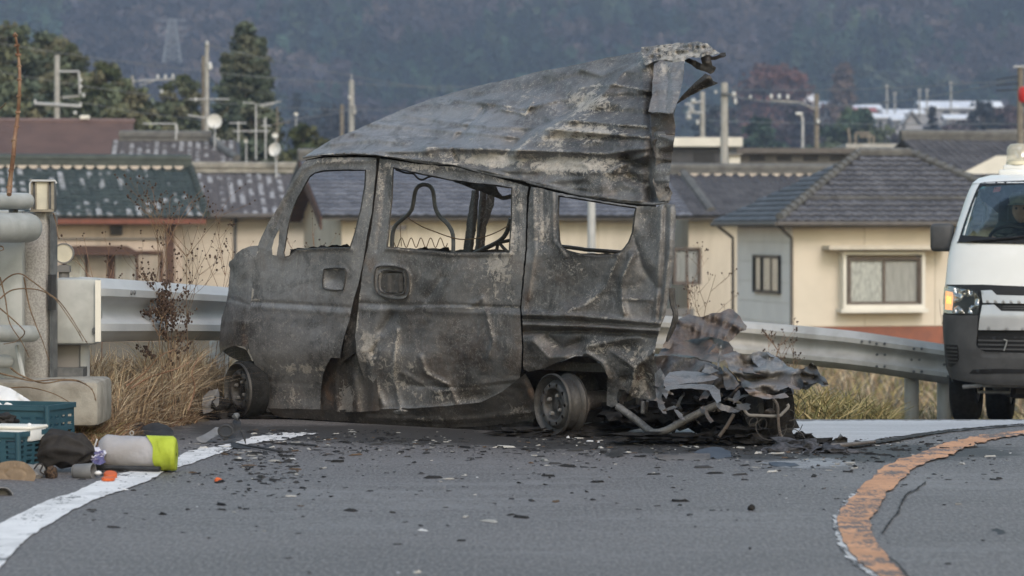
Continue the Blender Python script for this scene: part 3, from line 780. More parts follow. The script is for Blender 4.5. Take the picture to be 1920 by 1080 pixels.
# hamlet houses at the foot of the hill
M['snow_roof'] = plain('snow_covered_roof', (0.80, 0.82, 0.86), (0.62, 0.65, 0.72), 0.25, 0.9)
M['hamlet_wall'] = plain('pale_grey_wall', (0.38, 0.38, 0.40), (0.3, 0.3, 0.32), 0.2, 0.9)
M['hamlet_red'] = plain('dull_red_roof', (0.36, 0.12, 0.11), (0.28, 0.11, 0.11), 0.2, 0.9)
def far_house(px0, px1, ridge, eave, foot, Y, label, roofm='snow_roof', wallm='hamlet_wall', gable=False, name='hamlet_house', win=3):
    a = P(px0, foot, Y); b = P(px1, foot, Y); z0 = a.z - 3.0; ze = P(0, eave, Y).z; zr = P(0, ridge, Y).z; D = min(9, (b.x - a.x) * .9)
    if zr < ze + .6: zr = ze + .6
    o = thing(name, label, 'house', ((a.x + b.x) / 2, Y + D / 2, z0))
    mb = MB(); mb.box(((a.x + b.x) / 2, Y + D / 2, (z0 + ze) / 2), (b.x - a.x, D, ze - z0))
    x0, x1, y0, y1 = a.x - .5, b.x + .5, Y - .6, Y + D + .6; ym = (y0 + y1) / 2; xm = (x0 + x1) / 2; t = .25
    rf = MB()
    if gable:
        mb.add([(a.x, Y, ze), (b.x, Y, ze), (xm, Y, zr - .1), (a.x, Y + D, ze), (b.x, Y + D, ze), (xm, Y + D, zr - .1)], [(0, 1, 2), (5, 4, 3)])
        for s, e in ((x0, 1), (x1, -1)):
            rf.hexa([(s, y0, ze), (xm, y0, zr), (xm, y1, zr), (s, y1, ze), (s, y0, ze + t), (xm, y0, zr + t), (xm, y1, zr + t), (s, y1, ze + t)])
    else:
        mb.add([(a.x, Y, ze), (a.x, Y + D, ze), (a.x, ym, zr - .1), (b.x, Y, ze), (b.x, Y + D, ze), (b.x, ym, zr - .1)], [(2, 1, 0), (3, 4, 5)])
        for s in (y0, y1):
            rf.hexa([(x0, s, ze), (x1, s, ze), (x1, ym, zr), (x0, ym, zr), (x0, s, ze + t), (x1, s, ze + t), (x1, ym, zr + t), (x0, ym, zr + t)])
    mk('wall', mb, M[wallm], o); mk('roof', rf, M[roofm], o)
    for i in range(win):
        x = a.x + (b.x - a.x) * (i + .5) / win
        mk('window', MB().box((x, Y - .03, z0 + (ze - z0) * .72), ((b.x - a.x) / win * .45, .12, min(1.2, (ze - z0) * .3))), M['frame_dark'], o)
for a in [(1500, 1530, 178, 200, 208, 560, 'white roofed tower house at the left end of the hamlet'),
          (1536, 1572, 192, 204, 212, 565, 'small snow roofed house just right of the leaning brown pole'),
          (1580, 1650, 197, 206, 216, 570, 'long low snow roofed house under the brown larch'),
          (1642, 1692, 214, 222, 230, 555, 'white roofed shed in front of the red roof'),
          (1660, 1730, 206, 214, 226, 575, 'wide snow roofed house left of the pointed conifer'),
          (1676, 1712, 219, 226, 236, 545, 'small snow roofed house beside the grey gabled house'),
          (1728, 1822, 190, 204, 210, 600, 'longest white roofed house high behind the pointed conifer'),
          (1774, 1818, 216, 224, 236, 540, 'cream walled snow roofed house between the two dark conifers'),
          (1826, 1876, 191, 202, 209, 605, 'white roofed house farthest right behind the rounded conifer')]:
    far_house(*a)
far_house(1600, 1640, 203, 211, 215, 566, 'dull red roofed house in the middle of the hamlet', 'hamlet_red')
far_house(1697, 1722, 210, 234, 260, 430, 'pale grey gabled house left of the pointed conifer', 'hamlet_wall', 'hamlet_wall', True)

# lattice pylon on the hill, far left
o = thing('lattice_pylon', 'faint grey lattice pylon standing on the wooded hill', 'pylon', tuple(P(323, 118, 830)))
b0 = Vector(o.location); mb = MB(); H_ = 13.0
for i in range(7):
    w0, w1 = 2.6 - .24 * i, 2.6 - .24 * (i + 1); z0, z1 = H_ * i / 7, H_ * (i + 1) / 7
    c0 = [b0 + Vector((sx * w0, sy * w0, z0)) for sx, sy in ((-1, -1), (1, -1), (1, 1), (-1, 1))]
    c1 = [b0 + Vector((sx * w1, sy * w1, z1)) for sx, sy in ((-1, -1), (1, -1), (1, 1), (-1, 1))]
    for j in range(4):
        mb.tube([c0[j], c1[j]], .22, 4); mb.tube([c0[j], c1[(j + 1) % 4]], .12, 4); mb.tube([c0[(j + 1) % 4], c1[j]], .12, 4); mb.tube([c1[j], c1[(j + 1) % 4]], .12, 4)
M['pylon'] = plain('dull_galvanised_lattice', (0.22, 0.24, 0.27), None, 1, 0.8)
mk('tower_frame', mb, M['pylon'], o)
for z in (8.2, 10.4, 12.6):
    mk('cross_arm', MB().tube([b0 + Vector((-4.4, 0, z)), b0 + Vector((4.4, 0, z))], .2, 5), M['pylon'], o)

# air: fades the hill
hm = bpy.data.materials.new('pale_air'); hm.use_nodes = True
hn = hm.node_tree.nodes; hn.remove(hn['Principled BSDF'])
vp = hn.new('ShaderNodeVolumePrincipled'); vp.inputs['Color'].default_value = (0.58, 0.72, 1.0, 1); vp.inputs['Density'].default_value = 0.00043
vp.inputs['Anisotropy'].default_value = 0.0
hm.node_tree.links.new(vp.outputs[0], hn['Material Output'].inputs['Volume'])
mk('haze', MB().box((0, 640, 63), (1500, 1420, 142)), hm, kind='stuff')
# ------------------------------------------------------------------ houses across the low ground
def tile_mesh(w, l, nm='tile'):
    """a curved pan tile: w wide, l long up the slope, wave across, lifted at its lower lip"""
    n = 7; vs = []; fs = []
    def prof(t): return 0.026 * math.sin(6.283 * (t - .1)) + 0.030 * max(0, math.cos(6.283 * (t - .82))) ** 2
    for (y, dz) in ((0.0, .038), (l * 1.12, .0)):
        for i in range(n):
            t = i / (n - 1); vs.append((t * w * 1.04, y, prof(t) + dz))
    for i in range(n):
        t = i / (n - 1); vs.append((t * w * 1.04, 0.004, prof(t) - .004))
    for i in range(n - 1):
        fs.append((i, i + 1, n + i + 1, n + i)); fs.append((2 * n + i, 2 * n + i + 1, i + 1, i))
    me = bpy.data.meshes.new(nm); me.from_pydata(vs, [], fs); me.update()
    me.polygons.foreach_set('use_smooth', [k % 2 == 0 for k in range(len(fs))])
    return me

def tiled_slope(parent, roof, O, U, V, poly, w, l, m, limit=300, max_py=None, seed=0):
    """lay tiles over a slope: O corner, U along the eave, V up the slope (unit), poly = outline in (u, v) metres; the nearest rows are parts, the rest one piece"""
    O, U, V = Vector(O), Vector(U).normalized(), Vector(V).normalized(); Nn = U.cross(V).normalized()
    me = tile_mesh(w, l); me.materials.append(m)
    L = pos_of(parent)
    us = [p[0] for p in poly]; vs = [p[1] for p in poly]
    cells = []
    r = 0; v = min(vs)
    while v < max(vs) - l * .3:
        u = math.floor(min(us) / w) * w
        while u < max(us):
            if inpoly(np.array([u + w * .5]), np.array([v + l * .5]), poly)[0]: cells.append((v, u))
            u += w
        v += l
    R = Matrix((U, V, Nn)).transposed()
    def vis(c):
        p = O + U * c[1] + V * c[0]; x = p.x / p.y * FPX + 960
        return 0 if -40 < x < 1960 else 1
    cells.sort(key=lambda c: (vis(c), c[0]))
    for i, (v, u) in enumerate(cells[:limit]):
        o = bpy.data.objects.new('tile', me); C.objects.link(o); o.parent = parent
        rr = R.to_4x4() @ Matrix.Rotation(random.gauss(0, .012), 4, 'Z') @ Matrix.Rotation(random.gauss(0, .008), 4, 'X')
        o.matrix_basis = Matrix.Translation(O + U * u + V * v + Nn * (.012 + random.uniform(0, .006)) - L) @ rr
    if cells[limit:]:
        mb = MB(); tv = [vv.co.copy() for vv in me.vertices]; tf = [tuple(p.vertices) for p in me.polygons]
        for v, u in cells[limit:]: mb.add([O + R @ q + U * u + V * v + Nn * .015 for q in tv], tf)
        o = mk('tile_field', mb, m, parent, kind='stuff', smooth=True, sharp=30)

def slab(mb, pts, t):
    """a thick sheet from its upper outline"""
    p = [Vector(q) for q in pts]; n = (p[1] - p[0]).cross(p[2] - p[0]).normalized()
    if n.z < 0: n = -n
    k = len(p); lo = [q - n * t for q in p]
    mb.add(p + lo, [tuple(range(k)), tuple(range(2 * k - 1, k - 1, -1))] + [(i, k + i, k + (i + 1) % k, (i + 1) % k) for i in range(k)])
    return mb

def ridge_bar(a, b, w, h, m, parent, name='ridge', rows=2):
    a, b = Vector(a), Vector(b); d = (b - a).normalized(); s = Vector((-d.y, d.x, 0)).normalized(); mb = MB()
    for i in range(rows):
        ww = w * (1 - .12 * i); z0 = h * i / rows; z1 = h * (i + .82) / rows
        mb.hexa([a - s * ww + Vector((0, 0, z0)), b - s * ww + Vector((0, 0, z0)), b + s * ww + Vector((0, 0, z0)), a + s * ww + Vector((0, 0, z0)),
                 a - s * ww + Vector((0, 0, z1)), b - s * ww + Vector((0, 0, z1)), b + s * ww + Vector((0, 0, z1)), a + s * ww + Vector((0, 0, z1))])
    mb.tube([a + Vector((0, 0, h)), b + Vector((0, 0, h))], w * .62, 8)
    return mk(name, mb, m, parent, smooth=True, sharp=50)

def window(pl, r, parent, framem, panes=2, curtain='curtain', depth=.1, fw=.05, ofs=0.0, name='window', split=None):
    """a sliding window on an upright plane: frame, sashes, glass panes, curtains behind"""
    u0, z0 = pl.uv(r[0], r[3]); u1, z1 = pl.uv(r[2], r[1])
    mb = MB(); o = ofs
    for a in ((u0, u1, z0, z0 + fw), (u0, u1, z1 - fw, z1), (u0, u0 + fw, z0 + fw, z1 - fw), (u1 - fw, u1, z0 + fw, z1 - fw)):
        mb.ubox(pl, *a, o - .05, o + .06)
    w = mk(name, mb, framem, parent)
    ed = [u0 + fw + (u1 - u0 - 2 * fw) * t for t in (split or np.linspace(0, 1, panes + 1))]
    for i in range(len(ed) - 1):
        a, b = ed[i], ed[i + 1]; s = .035; q = o + (.012 if i % 2 else -.012)
        sb = MB()
        for rr in ((a, b, z0 + fw, z0 + fw + s), (a, b, z1 - fw - s, z1 - fw), (a, a + s, z0 + fw + s, z1 - fw - s), (b - s, b, z0 + fw + s, z1 - fw - s)):
            sb.ubox(pl, *rr, q - .014, q + .014)
        mk('sash', sb, framem, w)
        mk('pane', MB().ubox(pl, a + s, b - s, z0 + fw + s, z1 - fw - s, q - .004, q + .004), M['glass'], w)
        cu = curtain if isinstance(curtain, str) else curtain[i]
        if cu:
            cb = MB(); n = 14; vs = []
            for j in range(n + 1):
                t = j / n; x = a + .02 + (b - a - .04) * t; y = q + .04 + .012 * math.sin(t * 40 + i)
                vs += [pl.pt(x, z0 + fw, y), pl.pt(x, z1 - fw, y)]
            cb.add(vs, [(2 * j, 2 * j + 2, 2 * j + 3, 2 * j + 1) for j in range(n)])
            mk('curtain', cb, M[cu], w, smooth=True, sharp=80)
    mk('dark_room', MB().ubox(pl, u0 + .01, u1 - .01, z0 + .01, z1 - .01, o + .16, o + .2), M['room'], w)
    return w

def siding(pl, u0, u1, z0, z1, parent, m, rows, cols=1, off=0.0, holes=(), name='siding_panel', t=.03):
    """cladding panels with open joints; holes = (u0, u1, z0, z1) are left out"""
    zs = list(np.linspace(z0, z1, rows + 1)); us = list(np.linspace(u0, u1, cols + 1))
    for i in range(rows):
        for j in range(cols):
            cell = [(us[j], us[j + 1], zs[i], zs[i + 1])]
            for h in holes:
                nc = []
                for c in cell:
                    if h[0] >= c[1] or h[1] <= c[0] or h[2] >= c[3] or h[3] <= c[2]: nc.append(c); continue
                    a, b, e, f = c
                    if h[0] > a: nc.append((a, h[0], e, f)); a = h[0]
                    if h[1] < b: nc.append((h[1], b, e, f)); b = h[1]
                    if h[2] > e: nc.append((a, b, e, h[2]))
                    if h[3] < f: nc.append((a, b, h[3], f))
                cell = nc
            mb = MB(); g = .006
            for a, b, e, f in cell:
                e2 = e + (g if abs(e - zs[i]) < 1e-6 else 0); f2 = f - (g if abs(f - zs[i + 1]) < 1e-6 else 0)
                a2 = a + (g if abs(a - us[j]) < 1e-6 else 0); b2 = b - (g if abs(b - us[j + 1]) < 1e-6 else 0)
                if b2 > a2 and f2 > e2: mb.ubox(pl, a2, b2, e2, f2, off - t, off)
            if mb.v: mk(name, mb, m, parent)

def V3(q, z): return Vector((q[0], q[1], z))
def rakes(a): a = math.radians(a); return np.array([math.cos(a), math.sin(a)]), np.array([-math.sin(a), math.cos(a)])

def half_disc(p, r, ax, t=.09, sy=1.0):
    """the visible lower half of a round end tile"""
    ax = Vector(ax).normalized(); u = Vector((ax.y, -ax.x, 0)).normalized(); w = u.cross(ax); w = w if w.z > 0 else -w; n = 9
    pts = [p + u * r * math.cos(math.pi + math.pi * i / n) + w * r * sy * math.sin(math.pi + math.pi * i / n) for i in range(n + 1)]
    mb = MB(); mb.add([q + ax * t / 2 for q in pts] + [q - ax * t / 2 for q in pts], [tuple(range(n, -1, -1)), tuple(range(n + 1, 2 * n + 2))] + [(i, i + 1, n + 2 + i, n + 1 + i) for i in range(n)] + [(n, 0, n + 1, 2 * n + 1)])
    return mb
# ---- house E: hipped grey roof, bay window, far right
def house_hipped():
    Y = 62; fx, fy = rakes(11)
    c = P(1487, 430, Y); pl = Plane(c.x, c.y, fx); zb = gzf(c.x, Y) - .1
    h = thing('tiled_house', 'cream house with hipped grey tile roof and bay window', 'house', (c.x, c.y, zb), 'tile roofed houses')
    W, D = 6.6, 4.5; ze = 1.32
    end = Plane(c.x, c.y, -fy); end.n = fx.copy()      # end wall: u runs from the near corner away (negative), outwards = -fx
    mb = MB(); mb.ubox(pl, 0, W, zb, ze - .02, .03, D)
    mk('wall', mb, M['off_white'], h)
    b0 = pl.uv(1600, 612)[1]
    bay = [pl.uv(1573, 0)[0], pl.uv(1726, 0)[0], pl.uv(0, 586)[1], pl.uv(0, 474)[1]]
    siding(pl, 0, W, b0, ze, h, M['cream_light'], 1, 4, .03)
    siding(pl, 0, 0.0 + W, b0 - 1.2, b0, h, M['brick_red'], 1, 1, .035, name='base_course', t=.02)
    ws = [end.uv(1418, 0)[0], end.uv(1467, 0)[0], end.uv(0, 548)[1], end.uv(0, 479)[1]]
    siding(end, -D, 0, zb, ze, h, M['grey_siding'], 7, 2, 0.0, holes=[(min(ws[:2]), max(ws[:2]), ws[2], ws[3])])
    w = window(end, (1418, 479, 1467, 548), h, M['frame_dark'], 3, ('', 'curtain_dim', 'curtain'), ofs=-.05, split=(0, .28, .66, 1), fw=.04)
    # bay window: box out from the wall
    pr = -.32
    u0, u1, z0, z1 = bay
    fb = MB(); f = .075
    fb.ubox(pl, u0, u1, z0 - .02, z0 + f, pr, 0); fb.ubox(pl, u0, u1, z1 - f, z1, pr, 0); fb.ubox(pl, u0, u0 + f, z0 + f, z1 - f, pr, 0); fb.ubox(pl, u1 - f, u1, z0 + f, z1 - f, pr, 0)
    fb.ubox(pl, u0 - .06, u1 + .06, z0 - .10, z0 - .022, pr - .05, 0)
    bw = mk('bay_window', fb, M['off_white'], h)
    window(pl, (1582, 482, 1719, 572), h, M['frame_brown'], 2, ('curtain', 'curtain_dim'), ofs=pr + .07, fw=.045)
    mk('window_hood', MB().ubox(pl, pl.uv(1541, 0)[0], pl.uv(1768, 0)[0], pl.uv(0, 470)[1], pl.uv(0, 462)[1], -.55, 0), M['cream'], h)
    # roof
    ov = .45; A = c.xy + Vector(tuple(-fx * ov - fy * ov)); Wt, Dt = W + 2 * ov, D + 2 * ov; hd = Dt / 2; zr = 2.86
    def q(u, d, z): v = np.array(A) + fx * u + fy * d; return Vector((v[0], v[1], z))
    e0, e1, e2, e3 = q(0, 0, ze), q(Wt, 0, ze), q(Wt, Dt, ze), q(0, Dt, ze); r0, r1 = q(hd, hd, zr), q(hd + 1.25, hd, zr)
    rb = MB()
    e1 = q(2 * hd + 1.25, 0, ze); e2 = q(2 * hd + 1.25, Dt, ze)
    for pts in ((e0, e1, r1, r0), (e3, e0, r0), (e1, e2, r1), (e2, e3, r0, r1)): slab(rb, pts, .05)
    rb.add([e0 - Vector((0, 0, .12)), e1 - Vector((0, 0, .12)), e2 - Vector((0, 0, .12)), e3 - Vector((0, 0, .12))], [(3, 2, 1, 0)])
    rf = mk('roof', rb, M['dark_grey'], h)
    Vf = (q(0, hd, zr) - q(0, 0, ze)); lv = Vf.length
    tiled_slope(h, rf, e0, Vector((*fx, 0)), Vf, [(0, -.04), (2 * hd + 1.25, -.04), (hd + 1.25, lv), (hd, lv)], .265, .235, M['tile_grey'])
    Ve = (q(hd, 0, zr) - q(0, 0, ze)); le = Ve.length
    tiled_slope(h, rf, e3, Vector((*-fy, 0)), Ve, [(0, -.04), (Dt, -.04), (Dt / 2, le)], .265, .235, M['tile_grey'])
    ridge_bar(r0, r1, .13, .10, M['ridge_grey'], h)
    for a, b in ((e0, r0), (e1, r1)):
        n = 17
        for i in range(n):
            p = a.lerp(b, (i + .1) / n); s = a.lerp(b, (i + 1.25) / n)
            mb = MB(); mb.tube([p + Vector((0, 0, .09)), s + Vector((0, 0, .055))], [.105, .085], 8); mk('hip_tile', mb, M['ridge_grey'], h, smooth=True)
    # gutter, snow rail, downpipes
    mk('gutter', MB().tube([q(-.06, -.06, ze - .05), q(2 * hd + 1.3, -.06, ze - .05)], .055, 8), M['gutter'], h)
    mk('gutter', MB().tube([q(-.06, -.06, ze - .05), q(-.06, Dt, ze - .05)], .055, 8), M['gutter'], h)
    t = .30; mk('snow_rail', MB().tube([q(hd * t, hd * t, ze + (zr - ze) * t + .08), q(2 * hd + 1.25 - hd * t, hd * t, ze + (zr - ze) * t + .08)], .03, 6), M['ridge_grey'], h)
    dp = lambda px, pln, o: [Vector(tuple(pln.hit(px - 24 if pln is pl else px - 28, 424, o - .3))), Vector(tuple(pln.hit(px, 446, o))), Vector(tuple(pln.hit(px, 470, o))), Vector(tuple(pln.hit(px, 690, o)))]
    mk('downpipe', MB().tube(dp(1484, pl, -.06), .035, 8), M['gutter'], h, smooth=True)
    mk('downpipe', MB().tube(dp(1374, end, -.06), .035, 8), M['gutter'], h, smooth=True)
house_hipped()

def gable_house(label, px0, Y, yaw, length, D, y_eave, y_ridge, tilem, wallm, ov=.5, tw=.265, tl=.235, limit=300, ridgem='ridge_grey', foot=None, rows=6, sid=None, cols=4, holes=(), gable_ov=.55, eave_t=.10, zb=None, soffit='gutter'):
    """a gabled tile roof house: eave corner at px0, eave running along yaw"""
    fx, fy = rakes(yaw)
    e = P(px0, y_eave, Y); ze = e.z; hd = D / 2
    rr = np.array([e.x, e.y]) + fy * hd
    zr = CAM_Z - (y_ridge - HY) / FPX * rr[1]
    def q(u, d, z): v = np.array([e.x, e.y]) + fx * u + fy * d; return Vector((v[0], v[1], z))
    w0 = q(gable_ov, ov, 0); zb = gzf(w0.x, Y) - .1 if zb is None else zb
    h = thing('tiled_house', label, 'house', (w0.x, w0.y, zb), 'tile roofed houses')
    pl = Plane(w0.x, w0.y, fx); W = length - 2 * gable_ov; Dw = D - 2 * ov
    sl = (zr - ze) / hd; zw = ze + sl * ov - .06
    mb = MB(); mb.ubox(pl, 0, W, zb, zw - .03, .03, Dw)
    for u, fl in ((0, 0), (W, 1)):
        a, b, cc = pl.pt(u, zw - .03, .03), pl.pt(u, zw - .03, Dw), pl.pt(u, zr - .14, Dw / 2 + .015)
        mb.add([a, b, cc], [(0, 2, 1) if not fl else (0, 1, 2)])
    mk('wall', mb, M[wallm], h)
    if sid: siding(pl, 0, W, zb, zw, h, M[sid], rows, cols, .03, holes=holes)
    rb = MB()
    for d0, d1 in ((0, hd), (D, hd)):
        slab(rb, [q(0, d0, ze), q(length, d0, ze), q(length, d1, zr), q(0, d1, zr)], .07)
    rf = mk('roof', rb, M['dark_grey'], h)
    fs = MB(); fs.hexa([q(0, .02, ze - eave_t), q(length, .02, ze - eave_t), q(length, .10, ze - eave_t), q(0, .10, ze - eave_t), q(0, .02, ze - .075), q(length, .02, ze - .075), q(length, .10, ze - .06), q(0, .10, ze - .06)])
    mk('eave_board', fs, M[soffit], h)
    Vf = (q(0, hd, zr) - q(0, 0, ze)); lv = Vf.length
    if tilem: tiled_slope(h, rf, q(0, 0, ze), Vector((*fx, 0)), Vf, [(0.02, -.05), (length, -.05), (length, lv), (0.02, lv)], tw, tl, M[tilem], limit)
    if ridgem: ridge_bar(q(-.05, hd, zr), q(length + .05, hd, zr), .16, .22, M[ridgem], h, rows=3)
    return h, pl, q, ze, zr, W, hd, zb

# ---- house D: centre, gable end to the left, seen through the burnt windows
h, pl, q, ze, zr, W, hd, zb = gable_house('long cream house with bluish tile roof behind the burnt van', 603, 70, 14, 9.6, 6.6, 404, 301, 'tile_blue', 'cream', sid='cream', rows=3, cols=5, holes=[(8.12, 8.75, -.30, .74)], tw=.285, tl=.25, gable_ov=.6)
for d0, s in ((6.6, 1), (0, -1)):                        # bargeboards on the gable end
    a, b = q(-.04, d0, ze - .02), q(-.04, hd, zr + .02); bb = MB()
    bb.hexa([a - Vector((0, 0, .34)), a - Vector((0, 0, .34)) + Vector((.05, .01, 0)), b - Vector((0, 0, .34)) + Vector((.05, .01, 0)), b - Vector((0, 0, .34)), a, a + Vector((.05, .01, 0)), b + Vector((.05, .01, 0)), b])
    mk('bargeboard', bb, M['brown_wood'] if s < 0 else M['dark_grey'], h)
sf = MB(); slab(sf, [q(.02, hd, zr - .12), q(.02, hd - 1.5, ze + (zr - ze) * (hd - 1.5) / hd - .12), q(.6, hd - 1.5, ze + (zr - ze) * (hd - 1.5) / hd - .12), q(.6, hd, zr - .12)], .03); slab(sf, [q(.02, 6.6, ze - .12), q(.02, hd, zr - .12), q(.6, hd, zr - .12), q(.6, 6.6, ze - .12)], .03)
mk('soffit', sf, M['brown_wood'], h)
window(pl, (1262, 464, 1314, 534), h, M['frame_brown'], 2, 'curtain_dim', fw=.05)
window(pl, (606, 470, 640, 500), h, M['frame_dark'], 1, '', fw=.04)
mk('eave_lamp', MB().box(tuple(q(1.9, -.0, ze - .30)), (.5, .3, .12)), M['gutter'], h)
mk('base_course', MB().pbox(pl, (1240, 578, 1300, 610), -.06, .0), M['mid_grey'], h)
o = thing('white_post', 'plain pale steel post standing in front of the centre house', 'post', tuple(P(1109, 640, 52)))
mk('pole', MB().tube([P(1109, 640, 52), P(1109, 372, 52)], .075, 10), M['galv'], o, smooth=True)

# ---- house F: right of D, behind E, white round ridge end tiles
h, pl, q, ze, zr, W, hd, zb = gable_house('grey tile roof house with white round tiles under the ridge', 1262, 76, 9, 6.6, 6.2, 404, 327, 'tile_grey', 'cream', limit=280)
for i in range(17):
    p = q(.9 + i * .34, hd - .19, zr + .03); mk('ridge_end_tile', half_disc(p, .105, (math.sin(math.radians(9)), -math.cos(math.radians(9)), 0), sy=.75), M['end_tile'], h)
a, b = q(.95, hd - .1, zr + .02), q(1.1, .2, ze + .12); mk('descending_ridge', MB().tube([a, b], [.14, .13], 8), M['ridge_grey'], h, smooth=True)

# ---- house B: green tiles, left
h, pl, q, ze, zr, W, hd, zb = gable_house('pink walled house with dark green snow dusted tile roof', -130, 72.5, 14, 7.15, 6.8, 405, 312, 'tile_green', 'pink_wall', ridgem=None, ov=.55, tw=.265, tl=.25, soffit='fascia_red', eave_t=.2)
ridge_bar(q(-.05, hd, zr), q(7.2, hd, zr), .2, .24, M['ridge_green'], h, rows=1)
for i in range(23):
    p = q(.12 + i * .305, hd - .24, zr + .04); mk('ridge_end_tile', half_disc(p, .125, (.24, -.97, 0), sy=.75), M['end_tile'], h)
for i in range(14):
    t = i / 14; p = q(7.18, hd * t, ze + (zr - ze) * t + .06); p2 = q(7.18, hd * (t + .09), ze + (zr - ze) * (t + .09) + .03)
    mk('edge_tile', MB().tube([p, p2], [.10, .085], 8), M['ridge_green'], h, smooth=True)
window(pl, (116, 470, 208, 540), h, M['brown_wood'], 2, ('curtain', 'curtain_dim'), fw=.07)
window(pl, (208, 470, 306, 540), h, M['brown_wood'], 2, ('curtain_dim', 'curtain'), fw=.07)
mk('wall_vent', MB().pbox(pl, (207, 423, 229, 441), -.06, .02), M['frame_dark'], h)
hb = MB(); u0, u1 = pl.uv(118, 0)[0], pl.uv(256, 0)[0]; z0, z1 = pl.uv(0, 478)[1], pl.uv(0, 461)[1]
hb.add([pl.pt(u0, z1, 0), pl.pt(u1 - .25, z1, 0), pl.pt(u1, z0 + .06, -.6), pl.pt(u0, z0 + .06, -.6), pl.pt(u0, z0, 0), pl.pt(u1, z0, 0), pl.pt(u1, z0, -.6), pl.pt(u0, z0, -.6)], [(0, 3, 2, 1), (4, 5, 6, 7), (3, 7, 6, 2), (1, 2, 6, 5), (0, 4, 7, 3)])
mk('window_hood', hb, M['brown_wood'], h)
mk('corner_post', MB().pbox(pl, (311, 412, 326, 545), -.06, .04), M['brown_wood'], h)
mk('wall_band', MB().pbox(pl, (100, 446, 318, 450), -.03, .02), M['mid_grey'], h)
mk('wall_band', MB().pbox(pl, (100, 417, 318, 421), -.04, .02), M['gutter'], h)

# ---- house C: snowy grey tiles, cream boarded wall
h, pl, q, ze, zr, W, hd, zb = gable_house('cream boarded house with snowy grey tile roof beside the green roof', 318, 77, 9, 4.4, 6.2, 402, 325, 'tile_snow', 'cream_light', ridgem=None, sid='cream_light', rows=8, cols=2, tw=.28, tl=.25, limit=240, gable_ov=.2)
for i, zz in enumerate((.02, .17)): ridge_bar(q(-.5, hd, zr + zz), q(4.5, hd, zr + zz), .15 - .02 * i, .09, M['ridge_pale'], h, rows=1)
mk('downpipe', MB().tube([Vector(tuple(pl.hit(443, 404, -.1))), Vector(tuple(pl.hit(441, 430, -.06))), Vector(tuple(pl.hit(441, 540, -.06)))], .045, 8), M['steel_dark'], h, smooth=True)
mk('eave_gutter', MB().tube([q(0, -.05, ze - .04), q(4.4, -.05, ze - .04)], .07, 8), M['gutter'], h, smooth=True)

# ---- upper snowy roof behind C and brown metal roof behind B
h, pl, q, ze, zr, W, hd, zb = gable_house('small house behind with low snowy tile roof', 205, 88, 6, 4.1, 5.6, 304, 266, 'tile_snow', 'mid_grey', ridgem=None, limit=200, zb=-1.7)
for i in range(2): ridge_bar(q(.2, hd, zr + .02 + .14 * i), q(3.2, hd, zr + .02 + .14 * i), .15, .12, M['ridge_grey'], h, rows=1)
mk('descending_ridge', MB().tube([q(3.2, hd, zr + .1), q(3.5, hd * .55, ze + (zr - ze) * .55 + .1), q(4.0, .05, ze + .14)], .12, 8), M['ridge_grey'], h, smooth=True)
h, pl, q, ze, zr, W, hd, zb = gable_house('house with plain brown ribbed metal roof above the green roof', -140, 92, 8, 6.8, 6.4, 296, 228, None, 'mid_grey', ridgem=None, zb=-1.7)
n = 21
for i in range(n):                                       # lapped metal courses, each with a step
    t0, t1 = i / n, (i + 1) / n; z = lambda t, d: ze + (zr - ze) * t + d; L0 = 6.78 - .0
    mk('roof_course', MB().hexa([q(-.02, hd * t0, z(t0, .005)), q(L0, hd * t0, z(t0, .005)), q(L0, hd * t1 + .03, z(t1, .005)), q(-.02, hd * t1 + .03, z(t1, .005)), q(-.02, hd * t0 - .02, z(t0, .05)), q(L0, hd * t0 - .02, z(t0, .05)), q(L0, hd * t1, z(t1, .02)), q(-.02, hd * t1, z(t1, .02))]), M['roof_brown'], h)
mk('ridge_cap', MB().tube([q(-.05, hd, zr + .04), q(6.85, hd, zr + .04)], .10, 6), M['roof_brown'], h)
mk('roof_vent', MB().bbox(tuple(q(5.15, hd, zr + .17)), (.32, .3, .14), .03), M['off_white'], h)

# ---- far sheds and flat roofs on the right
def block(label, px0, px1, top, foot, Y, wallm, D=7, trims=(), roof=None, name='flat_roofed_building'):
    a, b = P(px0, foot, Y), P(px1, top, Y); zb = gzf(a.x, Y) - .1
    o = thing(name, label, 'building', ((a.x + b.x) / 2, Y + D / 2, zb)); pl = Plane(a.x, Y, (1, 0))
    mk('wall', MB().ubox(pl, 0, b.x - a.x, zb, b.z, 0, D), M[wallm], o)
    for (nm, r, m, d) in trims: mk(nm, MB().pbox(pl, r, -d, D + d if nm in ('parapet', 'roof_slab', 'roof') else .02), M[m], o)
    return o, pl
o, pl = block('dark flat roofed building with thick cream parapet band', 1232, 1366, 277, 330, 112, 'dark_grey', 6, [('parapet', (1222, 258, 1391, 275), 'off_white', .4)])
mk('window', MB().pbox(pl, (1300, 286, 1340, 304), -.02, .05), M['frame_dark'], o)
o, pl = block('low cream shed end beside the dark parapet building', 1367, 1388, 291, 330, 111.5, 'off_white', 2, [('roof_slab', (1364, 287, 1392, 291), 'mid_grey', .15)], name='low_shed')
o, pl = block('long low grey building with overhanging grey roof', 1388, 1600, 287, 330, 118, 'mid_grey', 8, [('roof_slab', (1380, 278, 1604, 288), 'gutter', .5)], name='long_shed')
for x in (1420, 1470, 1520, 1570): mk('window', MB().pbox(pl, (x - 14, 292, x + 14, 302), -.03, .05), M['frame_dark'], o)
o, pl = block('low building with pale metal roof and cream wall strip', 1590, 1768, 296, 330, 122, 'dark_grey', 8, [('roof_slab', (1584, 270, 1785, 283), 'galv_warm', .5), ('fascia', (1590, 283, 1770, 296), 'mid_grey', .2), ('wall_strip', (1588, 298, 1645, 308), 'off_white', .1)], name='low_building')
